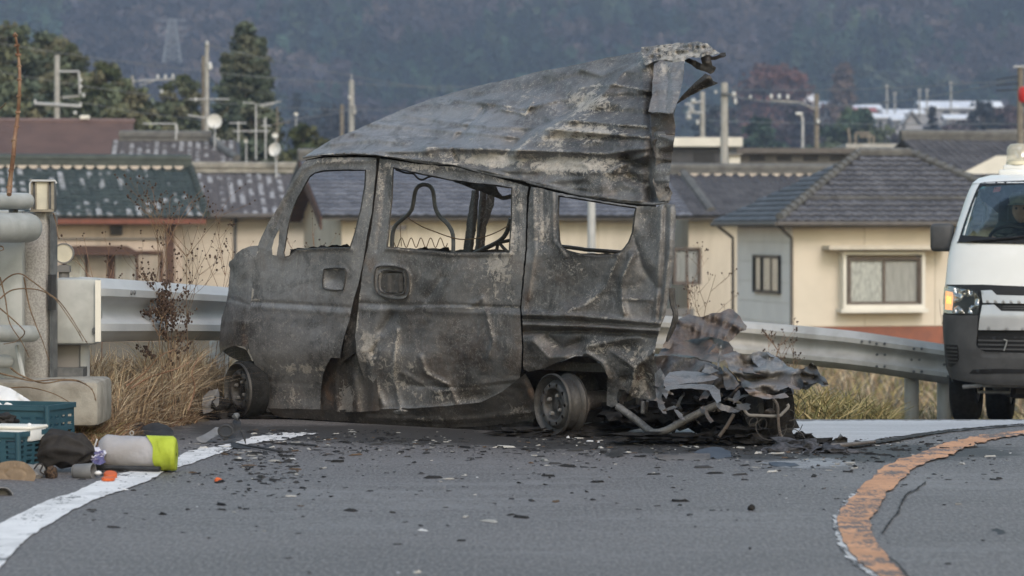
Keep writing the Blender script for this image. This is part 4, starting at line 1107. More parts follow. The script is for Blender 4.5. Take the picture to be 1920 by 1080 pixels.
o = thing('rooftop_pipes', 'small rusty pipework standing on the pale metal roof', 'pipes', tuple(P(1618, 272, 124)))
mb = MB()
for x0, y0, x1, y1 in ((1604, 250, 1630, 250), (1604, 250, 1604, 270), (1630, 250, 1630, 270), (1612, 256, 1638, 256), (1638, 256, 1638, 270), (1590, 240, 1594, 268)): mb.tube([P(x0, y0, 124), P(x1, y1, 124)], .06, 6)
mk('pipe', mb, M['pole_brown'], o)
h, pl, q, ze, zr, W, hd, zb = gable_house('grey tile roof house behind the white van roof', 1775, 84, 16, 7.5, 6.6, 330, 262, 'tile_grey', 'cream_light', limit=220, zb=-1.7)
gb = MB(); gb.hexa([P(1802, 326, 80), P(1905, 326, 80), P(1905, 326, 81), P(1802, 326, 81), P(1868, 292, 80), P(1905, 292, 80), P(1905, 292, 81), P(1868, 292, 81)])
mk('porch_gable', gb, M['off_white'], h)
o, pl = block('small flat topped grey hut under the right utility pole', 1852, 1960, 250, 300, 128, 'mid_grey', 5, [('roof_slab', (1848, 244, 1965, 251), 'galv_warm', .3)], name='small_hut')
# ------------------------------------------------------------------ poles, wires, aerials
def upole(px, top, Y, wpx, label, m='pole', foot=320, extras=(), arms=()):
    t = P(px, top, Y); z0 = gzf(t.x, min(Y, 300)) if Y < 300 else t.z - 9
    o = thing('utility_pole', label, 'utility pole', (t.x, Y, z0), 'utility poles')
    r = wpx / FPX * Y / 2
    mk('pole', MB().tube([(t.x, Y, z0), (t.x, Y, t.z)], [r * 1.25, r * .9], 10), M[m], o, smooth=True)
    for (x0, y0, x1, y1, w, am) in arms:
        mk('cross_arm', MB().tube([P(x0, y0, Y - r * 1.2), P(x1, y1, Y - r * 1.2)], w / FPX * Y / 2, 6), M[am], o)
    for (x, y, rx, ry, em) in extras:
        s = Y / FPX
        mk('insulator', MB().lathe([(0, -ry * s), (rx * s * .7, -ry * s), (rx * s, -ry * s * .3), (rx * s * .6, 0), (rx * s, ry * s * .4), (0, ry * s)], P(x, y, Y - r * 1.4), (0, 0, 1), 8), M[em], o, smooth=True)
    return o
upole(107, 103, 100, 11, 'concrete pole with steel bracket loop above the brown metal roof', arms=[(112, 134, 148, 134, 4, 'galv'), (148, 134, 150, 176, 4, 'galv'), (116, 183, 150, 180, 4, 'pole'), (64, 194, 152, 199, 6, 'galv')], extras=[(157, 178, 3.5, 3.5, 'insul'), (141, 211, 3.5, 3.5, 'insul'), (66, 190, 2.5, 4, 'insul'), (151, 196, 2.5, 4, 'insul'), (152, 150, 2.5, 3, 'insul'), (152, 162, 2.5, 3, 'insul')])
upole(388, 80, 96, 8, 'tall slim concrete pole in front of the tallest conifer', arms=[(355, 186, 430, 186, 2.5, 'galv'), (352, 216, 385, 221, 3, 'galv')], extras=[(394, 123, 5, 7, 'insul'), (388, 80, 3, 4, 'insul'), (367, 186, 2.5, 3.5, 'insul')])
upole(381, 105, 97, 7, 'darker brown pole close beside the slim concrete pole', 'pole_brown', arms=[(372, 195, 381, 195, 3, 'steel_dark'), (372, 205, 381, 205, 3, 'steel_dark')])
upole(659, 150, 150, 11, 'pale concrete pole with lightning rod left of the torn roof', arms=[(659, 138, 659, 152, 2, 'galv')], extras=[(664, 205, 4, 10, 'pole'), (655, 182, 3, 3, 'insul')])
upole(641, 196, 156, 8, 'short brownish pole left of the pale rodded pole', 'pole_brown')
upole(1358, 155, 105, 15, 'thick concrete pole in front of the cream parapet building', arms=[(1352, 176, 1372, 178, 6, 'steel_dark')], extras=[(1376, 176, 5, 4, 'insul'), (1379, 189, 3, 6, 'insul'), (1407, 181, 3, 3, 'insul'), (1342, 172, 3, 3, 'insul')])
upole(1317, 172, 130, 10, 'thinner pole with transformers left of the thick concrete pole', arms=[(1285, 196, 1318, 190, 4, 'galv'), (1290, 210, 1318, 212, 4, 'galv')], extras=[(1296, 204, 7, 8, 'galv'), (1291, 216, 6, 9, 'galv'), (1308, 228, 3, 5, 'insul'), (1300, 188, 5, 4, 'insul')])
upole(1531, 176, 135, 10, 'brown pole with white insulator arm right of the torn roof', 'pole_brown', arms=[(1445, 188, 1500, 192, 3, 'pole'), (1500, 192, 1530, 206, 3, 'pole')], extras=[(1446, 180, 3.5, 4.5, 'insul'), (1461, 180, 3.5, 4.5, 'insul'), (1477, 181, 3.5, 4.5, 'insul'), (1534, 227, 4, 4, 'insul')])
upole(248, 142, 130, 6, 'short pole with long insulator arm between the pine groups', arms=[(250, 152, 328, 148, 3, 'galv'), (262, 160, 290, 152, 2, 'galv')], extras=[(296, 143, 3, 4, 'insul'), (310, 143, 3, 4, 'insul'), (324, 142, 3, 4, 'insul'), (303, 171, 3.5, 3.5, 'insul')])
upole(1913, 126, 74, 13, 'brown pole cut by the picture edge behind the beacon', 'pole_brown', arms=[(1900, 125, 1940, 125, 4, 'galv'), (1868, 150, 1912, 142, 2, 'wire'), (1868, 160, 1912, 156, 2, 'wire'), (1868, 170, 1912, 168, 2, 'wire')])
for x, tp, lab in ((1663, 158, 'thin pale pole in the hamlet with a lamp head'), (1678, 172, 'thin plain pole left of the long white roof'), (1724, 166, 'thin pole behind the left end of the long white roof'), (1738, 166, 'thin pole behind the middle of the long white roof'), (1783, 152, 'tall thin dark pole behind the snowy terraces')):
    t = P(x, tp, 560); o = thing('hamlet_pole', lab, 'utility pole', tuple(P(x, 215, 560)), 'thin poles in the hamlet')
    mk('pole', MB().tube([P(x, 215, 560), t], .18, 6), M['pole'], o)
    mk('pole_head', MB().tube([P(x - 4, tp + 3, 560), P(x + 4, tp + 3, 560)], .15, 5), M['pole'], o)
o = thing('street_lamp', 'small grey street lamp between brown pole and parapet building', 'street lamp', tuple(P(1505, 285, 125)))
mk('lamp_post', MB().tube([P(1505, 285, 125), P(1505, 225, 125), P(1503, 216, 125), P(1497, 214, 125)], .06, 8), M['galv'], o, smooth=True)
mk('lamp_head', MB().bbox(tuple(P(1498, 213, 125)), (.3, .3, .12), .03), M['insul'], o)

def wire(label, pts, Y0, Y1, sag, m='wire_pale', r=.013):
    a, b = P(*pts[0], Y0), P(*pts[-1], Y1); n = 24; L = []
    for i in range(n + 1):
        t = i / n; p = a.lerp(b, t); p.z -= sag * 4 * t * (1 - t); L.append(p)
    mk('power_line', MB().tube(L, r, 5), M[m], label=label, cat='wire', group='power lines')
wire('uppermost thin power line crossing the wooded hill above the pines', [(-40, 75), (1160, 150)], 100, 150, .9)
wire('power line running from the slim concrete pole down towards the burnt roof', [(388, 84), (1180, 178)], 96, 170, .8)
wire('power line crossing behind the tallest conifer at mid height', [(-40, 128), (760, 205)], 100, 150, .5)
wire('lower dark cable passing the tall slim concrete pole', [(120, 185), (665, 205)], 100, 150, .7)
wire('cable sagging behind the pale rodded pole', [(388, 150), (800, 200)], 96, 150, .4, 'wire')
wire('upper power line right of the torn roof', [(1250, 160), (1913, 150)], 130, 74, .25)
wire('power line over the hamlet to the right pole', [(1358, 178), (1913, 146)], 105, 74, .55)
wire('middle cable passing in front of the bamboo', [(1250, 222), (1913, 232)], 130, 74, .1)
wire('lowest cable above the long grey building', [(1358, 250), (1700, 262)], 105, 120, .1, 'wire')
wire('slanting cable from thick concrete pole to brown pole', [(1370, 178), (1531, 190)], 105, 135, .15)

def dish(px, py, rpx, Y, label, tilt=(.15, -1, .12), seam=True):
    c = P(px, py, Y); r = rpx / FPX * Y; zb = c.z - 1.0
    o = thing('satellite_dish', label, 'satellite dish', (c.x, Y + .1, c.z - .9))
    mk('reflector', MB().lathe([(0, -.08 * r), (r * .5, -.05 * r), (r * .9, .02), (r, .05), (r * .98, .07), (r * .5, -.01), (0, -.03)], c, tilt, 24), M['dish'], o, smooth=True)
    mk('mast', MB().tube([c + Vector((0, .12, 0)), c + Vector((0, .14, -.9))], .03, 6), M['galv'], o)
    mk('feed_arm', MB().tube([c + Vector((0, 0, -r * .9)), c + Vector((0, -.35, -r * .5))], .015, 5), M['galv'], o)
dish(402, 228, 14, 90, 'round white dish mounted beside the slim concrete pole')
dish(517, 281, 13, 80, 'oval white satellite dish just left of the burnt A-pillar', (-.5, -1, .2))
dish(516, 254, 6, 100, 'small cream dish above the oval satellite dish')
dish(408, 262, 4, 95, 'tiny white dish under the round white dish')
dish(461, 265, 4, 100, 'tiny white dish left of the television aerials')
dish(555, 214, 4, 120, 'tiny white dish against the blue hill')
def aerial(px, top, foot, Y, bars, label, m='galv'):
    o = thing('tv_aerial', label, 'aerial', tuple(P(px, foot, Y)))
    mk('mast', MB().tube([P(px, foot, Y), P(px, top, Y)], .03, 6), M[m], o)
    mb = MB()
    for x0, y0, x1, y1 in bars: mb.tube([P(x0, y0, Y), P(x1, y1, Y)], .022, 5)
    mk('elements', mb, M[m], o)
aerial(447, 228, 300, 95, [(437, 246, 505, 246), (447, 232, 447, 258), (430, 231, 462, 231)], 'television aerial mast with long horizontal boom')
aerial(498, 220, 300, 97, [(490, 236, 508, 236), (494, 224, 500, 250)], 'slanting television aerial right of the long boom')
aerial(480, 195, 300, 99, [(455, 192, 478, 194), (485, 197, 528, 190), (490, 200, 515, 194)], 'upper pale aerial in front of the dark conifer')
aerial(520, 200, 300, 101, [(512, 234, 544, 228)], 'aerial with orange boom right of the conifer', 'pole_brown')
aerial(330, 232, 262, 89, [(268, 232, 331, 232), (331, 232, 333, 250)], 'grey pipe frame on the upper snowy roof')

# red signal lamp at the picture edge
k = NT('red_signal_lens'); M['red_lens'] = k.fin((0.55, 0.035, 0.03), 0.3)
o = thing('signal_lamp', 'red signal lamp on the pole at the picture edge', 'signal lamp', tuple(P(1927, 260, 72)))
mk('lamp_pole', MB().tube([P(1927, 330, 72), P(1927, 160, 72)], .05, 8), M['galv'], o)
mk('red_lens', MB().lathe([(0, -.19), (.13, -.19), (.17, -.1), (.18, .1), (.14, .2), (0, .22)], P(1922, 178, 71.5), (0, 0, 1), 14), M['red_lens'], o, smooth=True)
mk('lamp_base', MB().tube([P(1922, 192, 71.5), P(1922, 200, 71.5)], .08, 8), M['steel_dark'], o)

# ------------------------------------------------------------------ guardrails
WPROF = [(0.0, .175), (.03, .170), (.055, .135), (.083, .115), (.083, .075), (.055, .055), (.012, .028), (.004, 0), (.012, -.028), (.055, -.055), (.083, -.075), (.083, -.115), (.055, -.135), (.03, -.170), (0.0, -.175)]
def guardrail(label, path, m, posts, bolts, caps=(True, True)):
    """path: (x, y, z of the beam's middle); a W beam with thickness, posts and bolts"""
    pts = cr(path, 10); n = len(pts); k = len(WPROF)
    o = thing('guardrail', label, 'guardrail', (pts[0][0], pts[0][1], gzf(pts[0][0], pts[0][1])))
    vs = []; fs = []
    for th in (0, .005):
        for i in range(n):
            t = pts[min(i + 1, n - 1)] - pts[max(i - 1, 0)]; t = t / np.hypot(t[0], t[1]); nn = np.array([t[1], -t[0]])
            for d, z in WPROF: q = pts[i][:2] + nn * (d - th); vs.append((q[0], q[1], pts[i][2] + z))
    off = n * k
    for i in range(n - 1):
        for j in range(k - 1):
            a = i * k + j
            fs.append((a, a + k, a + k + 1, a + 1)); fs.append((off + a + 1, off + a + k + 1, off + a + k, off + a))
        fs.append((i * k, off + i * k, off + (i + 1) * k, (i + 1) * k)); fs.append((i * k + k - 1, (i + 1) * k + k - 1, off + (i + 1) * k + k - 1, off + i * k + k - 1))
    mk('beam', MB().add(vs, fs), m, o, smooth=True, sharp=50)
    def at(u):
        i = min(int(u * (n - 1)), n - 2); f_ = u * (n - 1) - i; p = pts[i] * (1 - f_) + pts[i + 1] * f_; t = pts[i + 1] - pts[i]; t = t / np.linalg.norm(t[:2]); return p, t, np.array([t[1], -t[0]])
    for u in posts:
        p, t, nn = at(u); q = p[:2] - nn * .12; zg = gzf(q[0], q[1]) - .2
        mk('post', MB().tube([(q[0], q[1], zg), (q[0], q[1], p[2] + .14)], .065, 12), m, o, smooth=True)
        mk('bracket', MB().tube([(q[0], q[1], p[2]), (p[0], p[1], p[2])], .05, 6), m, o)
    for u, rows in bolts:
        p, t, nn = at(u)
        for z in rows:
            for s in (-.035, .035):
                d = np.interp(z, [w[1] for w in WPROF[::-1]], [w[0] for w in WPROF[::-1]])
                c = p[:2] + t[:2] * s + nn * (d + .004); mk('bolt', MB().lathe([(0, .008), (.011, .006), (.013, 0), (.013, -.006)], (c[0], c[1], p[2] + z), (nn[0], nn[1], 0), 8), M['steel_dark'], o)
    return o
def bp(px, ytop, ybot, Y): p = P(px, (ytop + ybot) / 2, Y); return (p.x, p.y, p.z)
guardrail('silver guardrail beside the dry grass left of the burnt van', [bp(150, 519, 640, 15.2), bp(186, 521, 641, 15.3), bp(300, 528, 640, 16.7), bp(425, 535, 642, 18.3), bp(640, 552, 644, 20.6), bp(860, 568, 646, 22.3)], M['galv'], [.20, .62], [(.02, (-.1, .1)), (.27, (.1,))])
guardrail('pale grey guardrail dropping to the right behind the burnt van', [bp(900, 570, 646, 22.5), bp(1100, 586, 655, 24.2), bp(1390, 603, 674, 25.1), bp(1580, 618, 693, 24.8), bp(1700, 634, 710, 24.7), bp(1790, 647, 724, 24.8)], M['galv_warm'], [.45, .83, .97], [(.71, (.10, .0, -.10)), (.83, (.10, .0, -.10)), (.955, (.10, .0, -.10)), (.665, (.1,))])
# box-shaped end of the left guardrail and its post
o = thing('guardrail_end', 'pale grey box end of the left guardrail beside granite pillar', 'guardrail end', (P(145, 640, 15.2).x, 15.2, .1))
e = MB(); e.bbox(tuple(P(146, 583, 15.17)), (.245, .20, .36), .03)
mk('end_box', e, M['pipe'], o, smooth=True, sharp=30)
mk('edge_plate', MB().box(tuple(P(184, 583, 15.05)), (.03, .012, .33)), M['off_white'], o)
for y in (545, 549, 618, 622):
    for x in (177,): mk('bolt', MB().lathe([(0, .008), (.012, .005), (.012, -.004)], P(x + (y % 2) * 8, y, 15.06), (0, -1, 0), 8), M['steel_dark'], o)
mk('post', MB().box(tuple(P(130, 690, 15.25)), (.12, .12, .34)), M['mid_grey'], o)
mk('post_clamp', MB().box(tuple(P(132, 697, 15.2)), (.16, .15, .05)), M['steel_dark'], o)
mk('yellow_band', MB().box(tuple(P(131, 708, 15.22)), (.14, .14, .035)), plain('faded_yellow', (.42, .34, .08), None, 9, .8), o)
# round delineator
o = thing('delineator', 'round cream reflector on a short post behind the box end', 'reflector', (P(120, 520, 15.6).x, 15.6, P(0, 525, 15.6).z))
mk('reflector', MB().lathe([(0, -.012), (.048, -.012), (.054, -.005), (.054, .012), (0, .014)], P(120, 475, 15.6), (0, -1, 0), 24), plain('cream_reflector', (.72, .66, .52), None, 5, .4), o, smooth=True)
mk('bezel', MB().lathe([(.050, -.006), (.058, -.006), (.058, .016), (.050, .016)], P(120, 475, 15.6), (0, -1, 0), 24, True), M['mid_grey'], o, smooth=True)
mk('stem', MB().tube([P(120, 497, 15.61), P(120, 530, 15.61)], .03, 10), M['mid_grey'], o)
mk('collar', MB().box(tuple(P(120, 504, 15.6)), (.07, .06, .035)), M['mid_grey'], o)
# granite end pillar of the bridge with lamp box
Rz = Matrix.Rotation(math.radians(-24), 3, 'Z')
o = thing('bridge_pillar', 'speckled granite bridge end pillar with dark side face', 'pillar', (P(78, 715, 15.05).x, 15.05, .25))
b = MB(); zt, zb_ = P(0, 397, 15.0).z, P(0, 720, 15.0).z
b.bbox((P(72, 0, 15.08).x, 15.08, (zt + zb_) / 2), (.155, .12, zt - zb_), .006, Matrix.Rotation(math.radians(-20), 3, 'Z'))
mk('shaft', b, M['granite'], o, smooth=True, sharp=30)
mk('side_plate', MB().box((P(100.5, 0, 15.03).x, 15.03, P(0, 560, 15).z), (.006, .075, .9), Matrix.Rotation(math.radians(-20), 3, 'Z')), M['steel_dark'], o)
mk('name_slot', MB().box((P(98, 0, 14.99).x, 14.985, P(0, 548, 15).z), (.02, .05, .19), Matrix.Rotation(math.radians(-20), 3, 'Z')), M['frame_dark'], o)
o = thing('lamp_box', 'metal framed box light with cream panel on granite pillar', 'lamp box', (P(80, 397, 15.0).x, 15.0, P(0, 397, 15).z))
zc = P(0, 367, 15).z
mk('housing', MB().bbox((P(81, 0, 15).x, 15.02, zc), (.125, .1, .168), .012), M['steel_dark'], o, smooth=True, sharp=30)
fb = MB()
for dx, dz, w, hh in ((0, .08, .125, .014), (0, -.08, .125, .014), (-.057, 0, .014, .15), (.057, 0, .014, .15), (-.032, 0, .006, .15), (.032, 0, .006, .15)): fb.box((P(81, 0, 15).x + dx, 14.965, zc + dz), (w, .02, hh))
mk('frame', fb, plain('worn_bronze_frame', (.30, .27, .22), (.2, .18, .15), 20, .5, .2), o)
mk('light_panel', MB().box((P(81, 0, 15).x, 14.968, zc), (.058, .008, .148)), plain('cream_panel', (.70, .66, .54), None, 4, .5), o)
mk('handle', MB().tube([P(56, 394, 14.95), P(56, 344, 14.95), P(60, 339, 14.95), P(103, 339, 14.95), P(106, 344, 14.95)], .006, 6), M['galv'], o)
# bridge rail pipes and their concrete post
def pipe(label, y, rpx, x1, Y, cap='round'):
    a, b = P(-260, y - 2, Y - 1.2), P(x1 - rpx * .7, y, Y); r = rpx / FPX * Y; d = (b - a).normalized()
    mb = MB(); mb.tube([a, b, b + d * r * .45, b + d * r * .7, b + d * r * .78], [r, r, r * .9, r * .6, r * .2], 20)
    return mk('rail_pipe', mb, M['pipe'], label=label, cat='pipe rail', group='bridge railing pipes', smooth=True, sharp=50)
pipe('thin upper railing pipe of the bridge next to the lamp box', 377, 15.5, 60, 14.85)
pipe('thickest railing pipe of the bridge, second from top', 427, 28, 71, 14.8)
pipe('lower railing pipe of the bridge behind the thorny stems', 626, 16, 70, 14.85)
pipe('lowest short railing pipe just above the concrete block', 678, 13, 22, 14.85)
o = thing('railing_post', 'greenish grey post carrying the bridge railing pipes', 'post', (P(15, 715, 15.0).x, 15.0, .25))
mk('shaft', MB().bbox((P(12, 0, 15.0).x, 15.0, P(0, 560, 15).z), (.19, .1, .95), .012), M['pipe'], o, smooth=True, sharp=30)
mk('saddle', MB().tube([P(25, 455, 14.85), P(25, 390, 14.85)], .025, 10), M['steel_dark'], o)
mk('brace', MB().tube([P(31, 648, 14.86), P(44, 708, 14.8)], .012, 6), M['pipe'], o)
# concrete kerb block
o = mk('concrete_block', MB().bbox(tuple(P(78, 752, 14.9)), (.68, .5, .24), .03).bbox((P(190, 760, 15.2).x - .06, 15.2, P(0, 760, 15.2).z), (.18, .45, .2), .05), M['concrete'], label='weathered concrete kerb block under the granite pillar', cat='concrete block', smooth=True, sharp=35)
# ------------------------------------------------------------------ the burnt van
pf, pr_ = G(447, 785), G(1050, 820)
SIDE = Plane(pf.x, pf.y, (pr_.x - pf.x, pr_.y - pf.y))      # through both near wheels; u runs front to rear, offset grows inwards
WB = SIDE.uv(1050, 820)[0]
def S(px, py, off=0.0): return Vector(tuple(SIDE.hit(px, py, off)))
def V(u, w, z): return SIDE.pt(u, z, w)
van = thing('burnt_van', 'burnt out grey van wreck with torn roof', 'van', tuple(SIDE.pt(WB / 2, 0, .65)))

def body_off(px, py):
    """body shape: the upper half leans in, the nose rounds inwards, the sill tucks under"""
    z = CAM_Z - (py - HY) / FPX * 16.2
    o = 0.02 + 0.13 * np.clip(z - 1.0, 0, 1) ** 1.3 * 1.3
    o = o + 0.10 * sstep(0.45, 0.15, z)
    o = o + 0.13 * (np.clip(462 - px, 0, 60) / 55) ** 2
    return o
def dents(L):
    def f(px, py):
        r = 0
        for cx, cy, rx, ry, d in L: r = r + d * np.exp(-((px - cx) / rx) ** 2 - ((py - cy) / ry) ** 2)
        return r
    return f
def ridges(L):
    """(points, amplitude, width)"""
    def f(px, py):
        r = 0
        for pts, a, w in L: dq = segdist(px, py, pts) / w; r = r + a * (.45 * np.exp(-dq ** 2) + .6 * np.exp(-1.5 * dq))
        return r
    return f
def wr(px, py, s=40, a=.004, seed=0.0): return a * fbm(px / s, py / s, seed, 4)
def blobs(L):
    def f(px, py):
        out = np.zeros((len(px), 4))
        for ch, cx, cy, rx, ry, a in L: out[:, ch] = np.maximum(out[:, ch], a * np.exp(-((px - cx) / rx) ** 2 - ((py - cy) / ry) ** 2))
        out[:, 3] = 1 - out[:, 3]
        return out
    return f

def plus(mf, L):
    """pale worn edges and painted crease highlights along lines: (points, amount, width)"""
    def f(px, py):
        o = mf(px, py).copy()
        wx = 3.5 * fbm(px / 14, py / 14, 6.1, 3); wy = 3.5 * fbm(px / 14, py / 14, 2.7, 3); br = (.62 + 1.3 * vnoise(px / 17, py / 17, 3.3)).clip(.1, 1)
        for pts, a, w in L: o[:, 0] = np.maximum(o[:, 0], a * br * np.exp(-(segdist(px + wx, py + wy, pts) / (w * .75)) ** 2))
        return o
    return f
# front door with its window frame
door = cr([(484, 460), (497, 430), (520, 390), (545, 345), (562, 314), (572, 303), (584, 299), (610, 296), (660, 295), (706, 296)], 4)
door = [tuple(p) for p in door] + [(705, 320), (702, 345), (697, 400), (688, 440), (683, 478), (679, 500), (672, 532), (662, 566), (655, 600), (647, 625), (640, 652), (638, 671), (620, 671), (611, 688), (605, 704), (601, 738), (600, 775), (560, 774), (500, 772.5), (492, 771), (489, 738), (483, 704), (476, 677), (468, 662), (465, 640), (467, 600), (471, 560), (475, 520), (479, 490)]
win = [(534, 461), (537, 440), (541, 416), (548, 392), (558, 370), (570, 348), (580, 331), (590, 323), (607, 319.5), (640, 318), (687, 318), (685.5, 348), (678, 392), (667, 437), (657, 466.5), (600, 467), (556, 470), (543, 481), (534, 483), (531, 474)]
qwin = [(524, 428), (522, 458), (518.5, 479), (511, 478), (510, 465), (514, 449)]
dd = ridges([(win + [win[0]], .007, 4), ([(472, 566), (560, 571), (655, 577)], -.010, 4), ([(472, 575), (560, 581), (652, 588)], .006, 6), ([(556, 470), (600, 466), (657, 466)], .006, 4), ([(484, 462), (540, 486), (556, 473)], .004, 5), ([(500, 716), (600, 722)], -.004, 5),
             ([(520, 395), (566, 318), (600, 303), (700, 301)], .010, 5), ([(496, 470), (530, 395)], -.006, 3), ([(690, 320), (684, 400), (664, 470)], .006, 5)])
hnd = ridges([([(606, 510), (610, 503), (645, 503), (650, 508), (646, 538), (640, 545), (606, 538), (606, 510)], .008, 2.6)])
hb_ = dents([(627, 524, 16, 14, -.032)])
dn = dents([(545, 690, 60, 40, -.012), (600, 655, 22, 26, .014), (590, 600, 40, 40, -.006), (640, 600, 20, 50, .008)])
mask_f = blobs([(3, 570, 600, 110, 9, .5), (3, 640, 540, 20, 60, .35), (3, 500, 620, 26, 40, .4), (2, 560, 545, 110, 75, .9), (2, 520, 690, 60, 70, .55), (2, 500, 440, 40, 60, .3), (0, 560, 690, 60, 14, .75), (0, 545, 740, 50, 25, .5), (0, 640, 300, 90, 12, .6), (0, 690, 380, 16, 80, .55), (0, 600, 305, 60, 10, .45), (1, 545, 745, 26, 22, .25), (0, 600, 690, 25, 25, .4), (0, 540, 640, 60, 60, .18)])
panel('front_door', door, SIDE.hit, M['burnt'], van, [win, qwin], step=3.0, off=body_off, disp=lambda x, y: dd(x, y) + hnd(x, y) + hb_(x, y) + dn(x, y) + wr(x, y, 45, .006, 1), mask=plus(mask_f, [([(606, 510), (610, 503), (645, 503), (650, 508), (646, 538), (640, 545), (606, 538), (606, 510)], .9, 3), ([(484, 462), (476, 520), (468, 600)], .8, 3), ([(556, 470), (600, 466), (657, 466)], .9, 3), ([(497, 430), (545, 345), (575, 298), (700, 292)], .7, 4), ([(600, 704), (601, 770), (560, 773), (492, 771)], .7, 3), ([(472, 562), (560, 567), (655, 573)], .5, 3)]), thick=.003, flange=.04, jag=.5)

# nose: front wing and bumper corner
wing = [(484, 460), (470, 461), (455, 467), (445, 474), (438, 484), (430, 490), (428.5, 497), (431, 503), (430, 520), (428, 545), (424, 570), (416, 596), (412, 625), (411, 650), (413, 666), (417, 660), (426, 653), (440, 648.5), (458, 650), (466, 661), (465, 640), (467, 600), (471, 560), (475, 520), (479, 490)]
panel('front_wing', wing, SIDE.hit, M['burnt'], van, step=4.0, off=lambda x, y: body_off(x, y) + .004, disp=lambda x, y: wr(x, y, 30, .010, 3) + ridges([([(438, 500), (434, 560)], -.012, 2.5), ([(430, 560), (470, 572)], -.01, 3), ([(415, 600), (466, 606)], .008, 5)])(x, y),
      mask=blobs([(2, 462, 480, 26, 24, 1.0), (2, 470, 550, 10, 80, .6), (0, 465, 478, 20, 12, .5), (0, 440, 600, 22, 40, .25), (1, 459, 630, 6, 18, .8)]), thick=.003, flange=.03, jag=.6)

# sliding door
sl = [(712, 297), (730, 299.5), (750, 303), (789, 308), (853, 313), (904, 326), (960, 341), (972, 344), (990, 350), (988, 370), (987, 393), (986, 430), (985, 467), (981, 507), (978, 540), (975, 574), (976, 600), (977, 618), (979, 650), (977, 691), (974, 714), (967, 726), (960, 741), (950, 753), (936, 763), (918, 769), (905, 773), (891, 777), (882, 772), (860, 771), (817, 772), (757, 777.5), (700, 774), (690, 730), (676, 690), (668, 660), (666, 630), (671, 583), (676, 540), (681, 495), (688, 470), (694, 440), (700, 400), (706, 350)]
swin = [(736, 313), (789, 325), (846, 336.5), (881, 341), (927, 346.5), (961, 351.5), (960, 417), (956, 474), (904, 475.5), (844, 475), (789, 470), (725, 464), (729, 420), (734, 372)]
ring = cr([(705, 505), (716, 499), (745, 500), (763, 508), (768, 525), (766, 550), (757, 560), (730, 559), (708, 549), (702, 530)], 4, True)
ring2 = cr([(713, 510), (745, 508), (758, 515), (759, 545), (750, 552), (722, 550), (711, 540)], 4, True)
rd = ridges([(swin + [swin[0]], .007, 4), ([tuple(p) for p in ring] + [tuple(ring[0])], .010, 3.2), ([tuple(p) for p in ring2] + [tuple(ring2[0])], .009, 2.2),
             ([(672, 568), (760, 572), (850, 572), (980, 578)], -.012, 3.5), ([(680, 580), (800, 583), (980, 590)], .006, 6),
             ([(712, 630), (690, 660), (700, 720), (720, 760)], .018, 9), ([(735, 590), (712, 625), (700, 660)], -.028, 10), ([(745, 620), (738, 700), (752, 770)], .012, 6), ([(789, 670), (800, 700), (842, 722), (856, 755)], .014, 5), ([(757, 700), (820, 735), (900, 722), (975, 712)], .008, 5), ([(765, 722), (860, 728), (970, 716)], -.010, 4),
             ([(700, 772), (800, 768), (890, 762), (960, 735)], .010, 5), ([(780, 575), (880, 575), (905, 560), (915, 600), (925, 640), (916, 670)], .010, 5), ([(830, 520), (800, 560)], -.01, 9),
             ([(725, 467), (850, 478), (956, 477)], .008, 4), ([(740, 300), (860, 316), (970, 342)], .010, 5), ([(725, 320), (716, 400), (706, 470)], -.008, 4), ([(975, 360), (973, 470)], .008, 6)])
sd_ = dents([(736, 530, 17, 17, -.05), (738, 514, 5, 6, -.02), (735, 540, 8, 14, -.02), (760, 640, 40, 60, -.02), (690, 690, 16, 50, -.03), (840, 660, 60, 60, -.016), (930, 560, 40, 40, -.012), (880, 520, 50, 40, .01), (800, 740, 50, 20, .014), (900, 745, 40, 15, -.02)])
mask_s = blobs([(3, 750, 600, 26, 40, .9), (3, 860, 630, 90, 70, .75), (3, 940, 620, 40, 60, .7), (3, 800, 545, 60, 30, .5), (3, 690, 720, 12, 40, .6), (3, 890, 765, 30, 14, .9), (3, 850, 510, 60, 26, .45), (0, 930, 500, 45, 70, .7), (0, 870, 490, 60, 22, .4), (0, 960, 440, 25, 60, .85), (0, 975, 380, 16, 50, .75), (0, 740, 690, 55, 90, .5), (0, 690, 655, 20, 45, .95), (0, 700, 735, 20, 45, .8), (0, 850, 740, 120, 26, .5), (0, 800, 312, 90, 16, .8), (0, 930, 335, 60, 14, .65), (0, 712, 380, 14, 90, .62), (0, 735, 560, 36, 10, .5),
                  (1, 693, 500, 14, 22, .6), (1, 860, 640, 110, 70, .30), (1, 940, 690, 60, 40, .25), (1, 710, 380, 8, 60, .35), (2, 720, 590, 50, 40, .5), (2, 800, 600, 60, 40, .35), (2, 760, 745, 70, 30, .3), (0, 800, 620, 120, 70, .12)])
def sl_off(x, y):
    # below the dent line the front edge has sprung outwards from the door in front
    return body_off(x, y) + .012
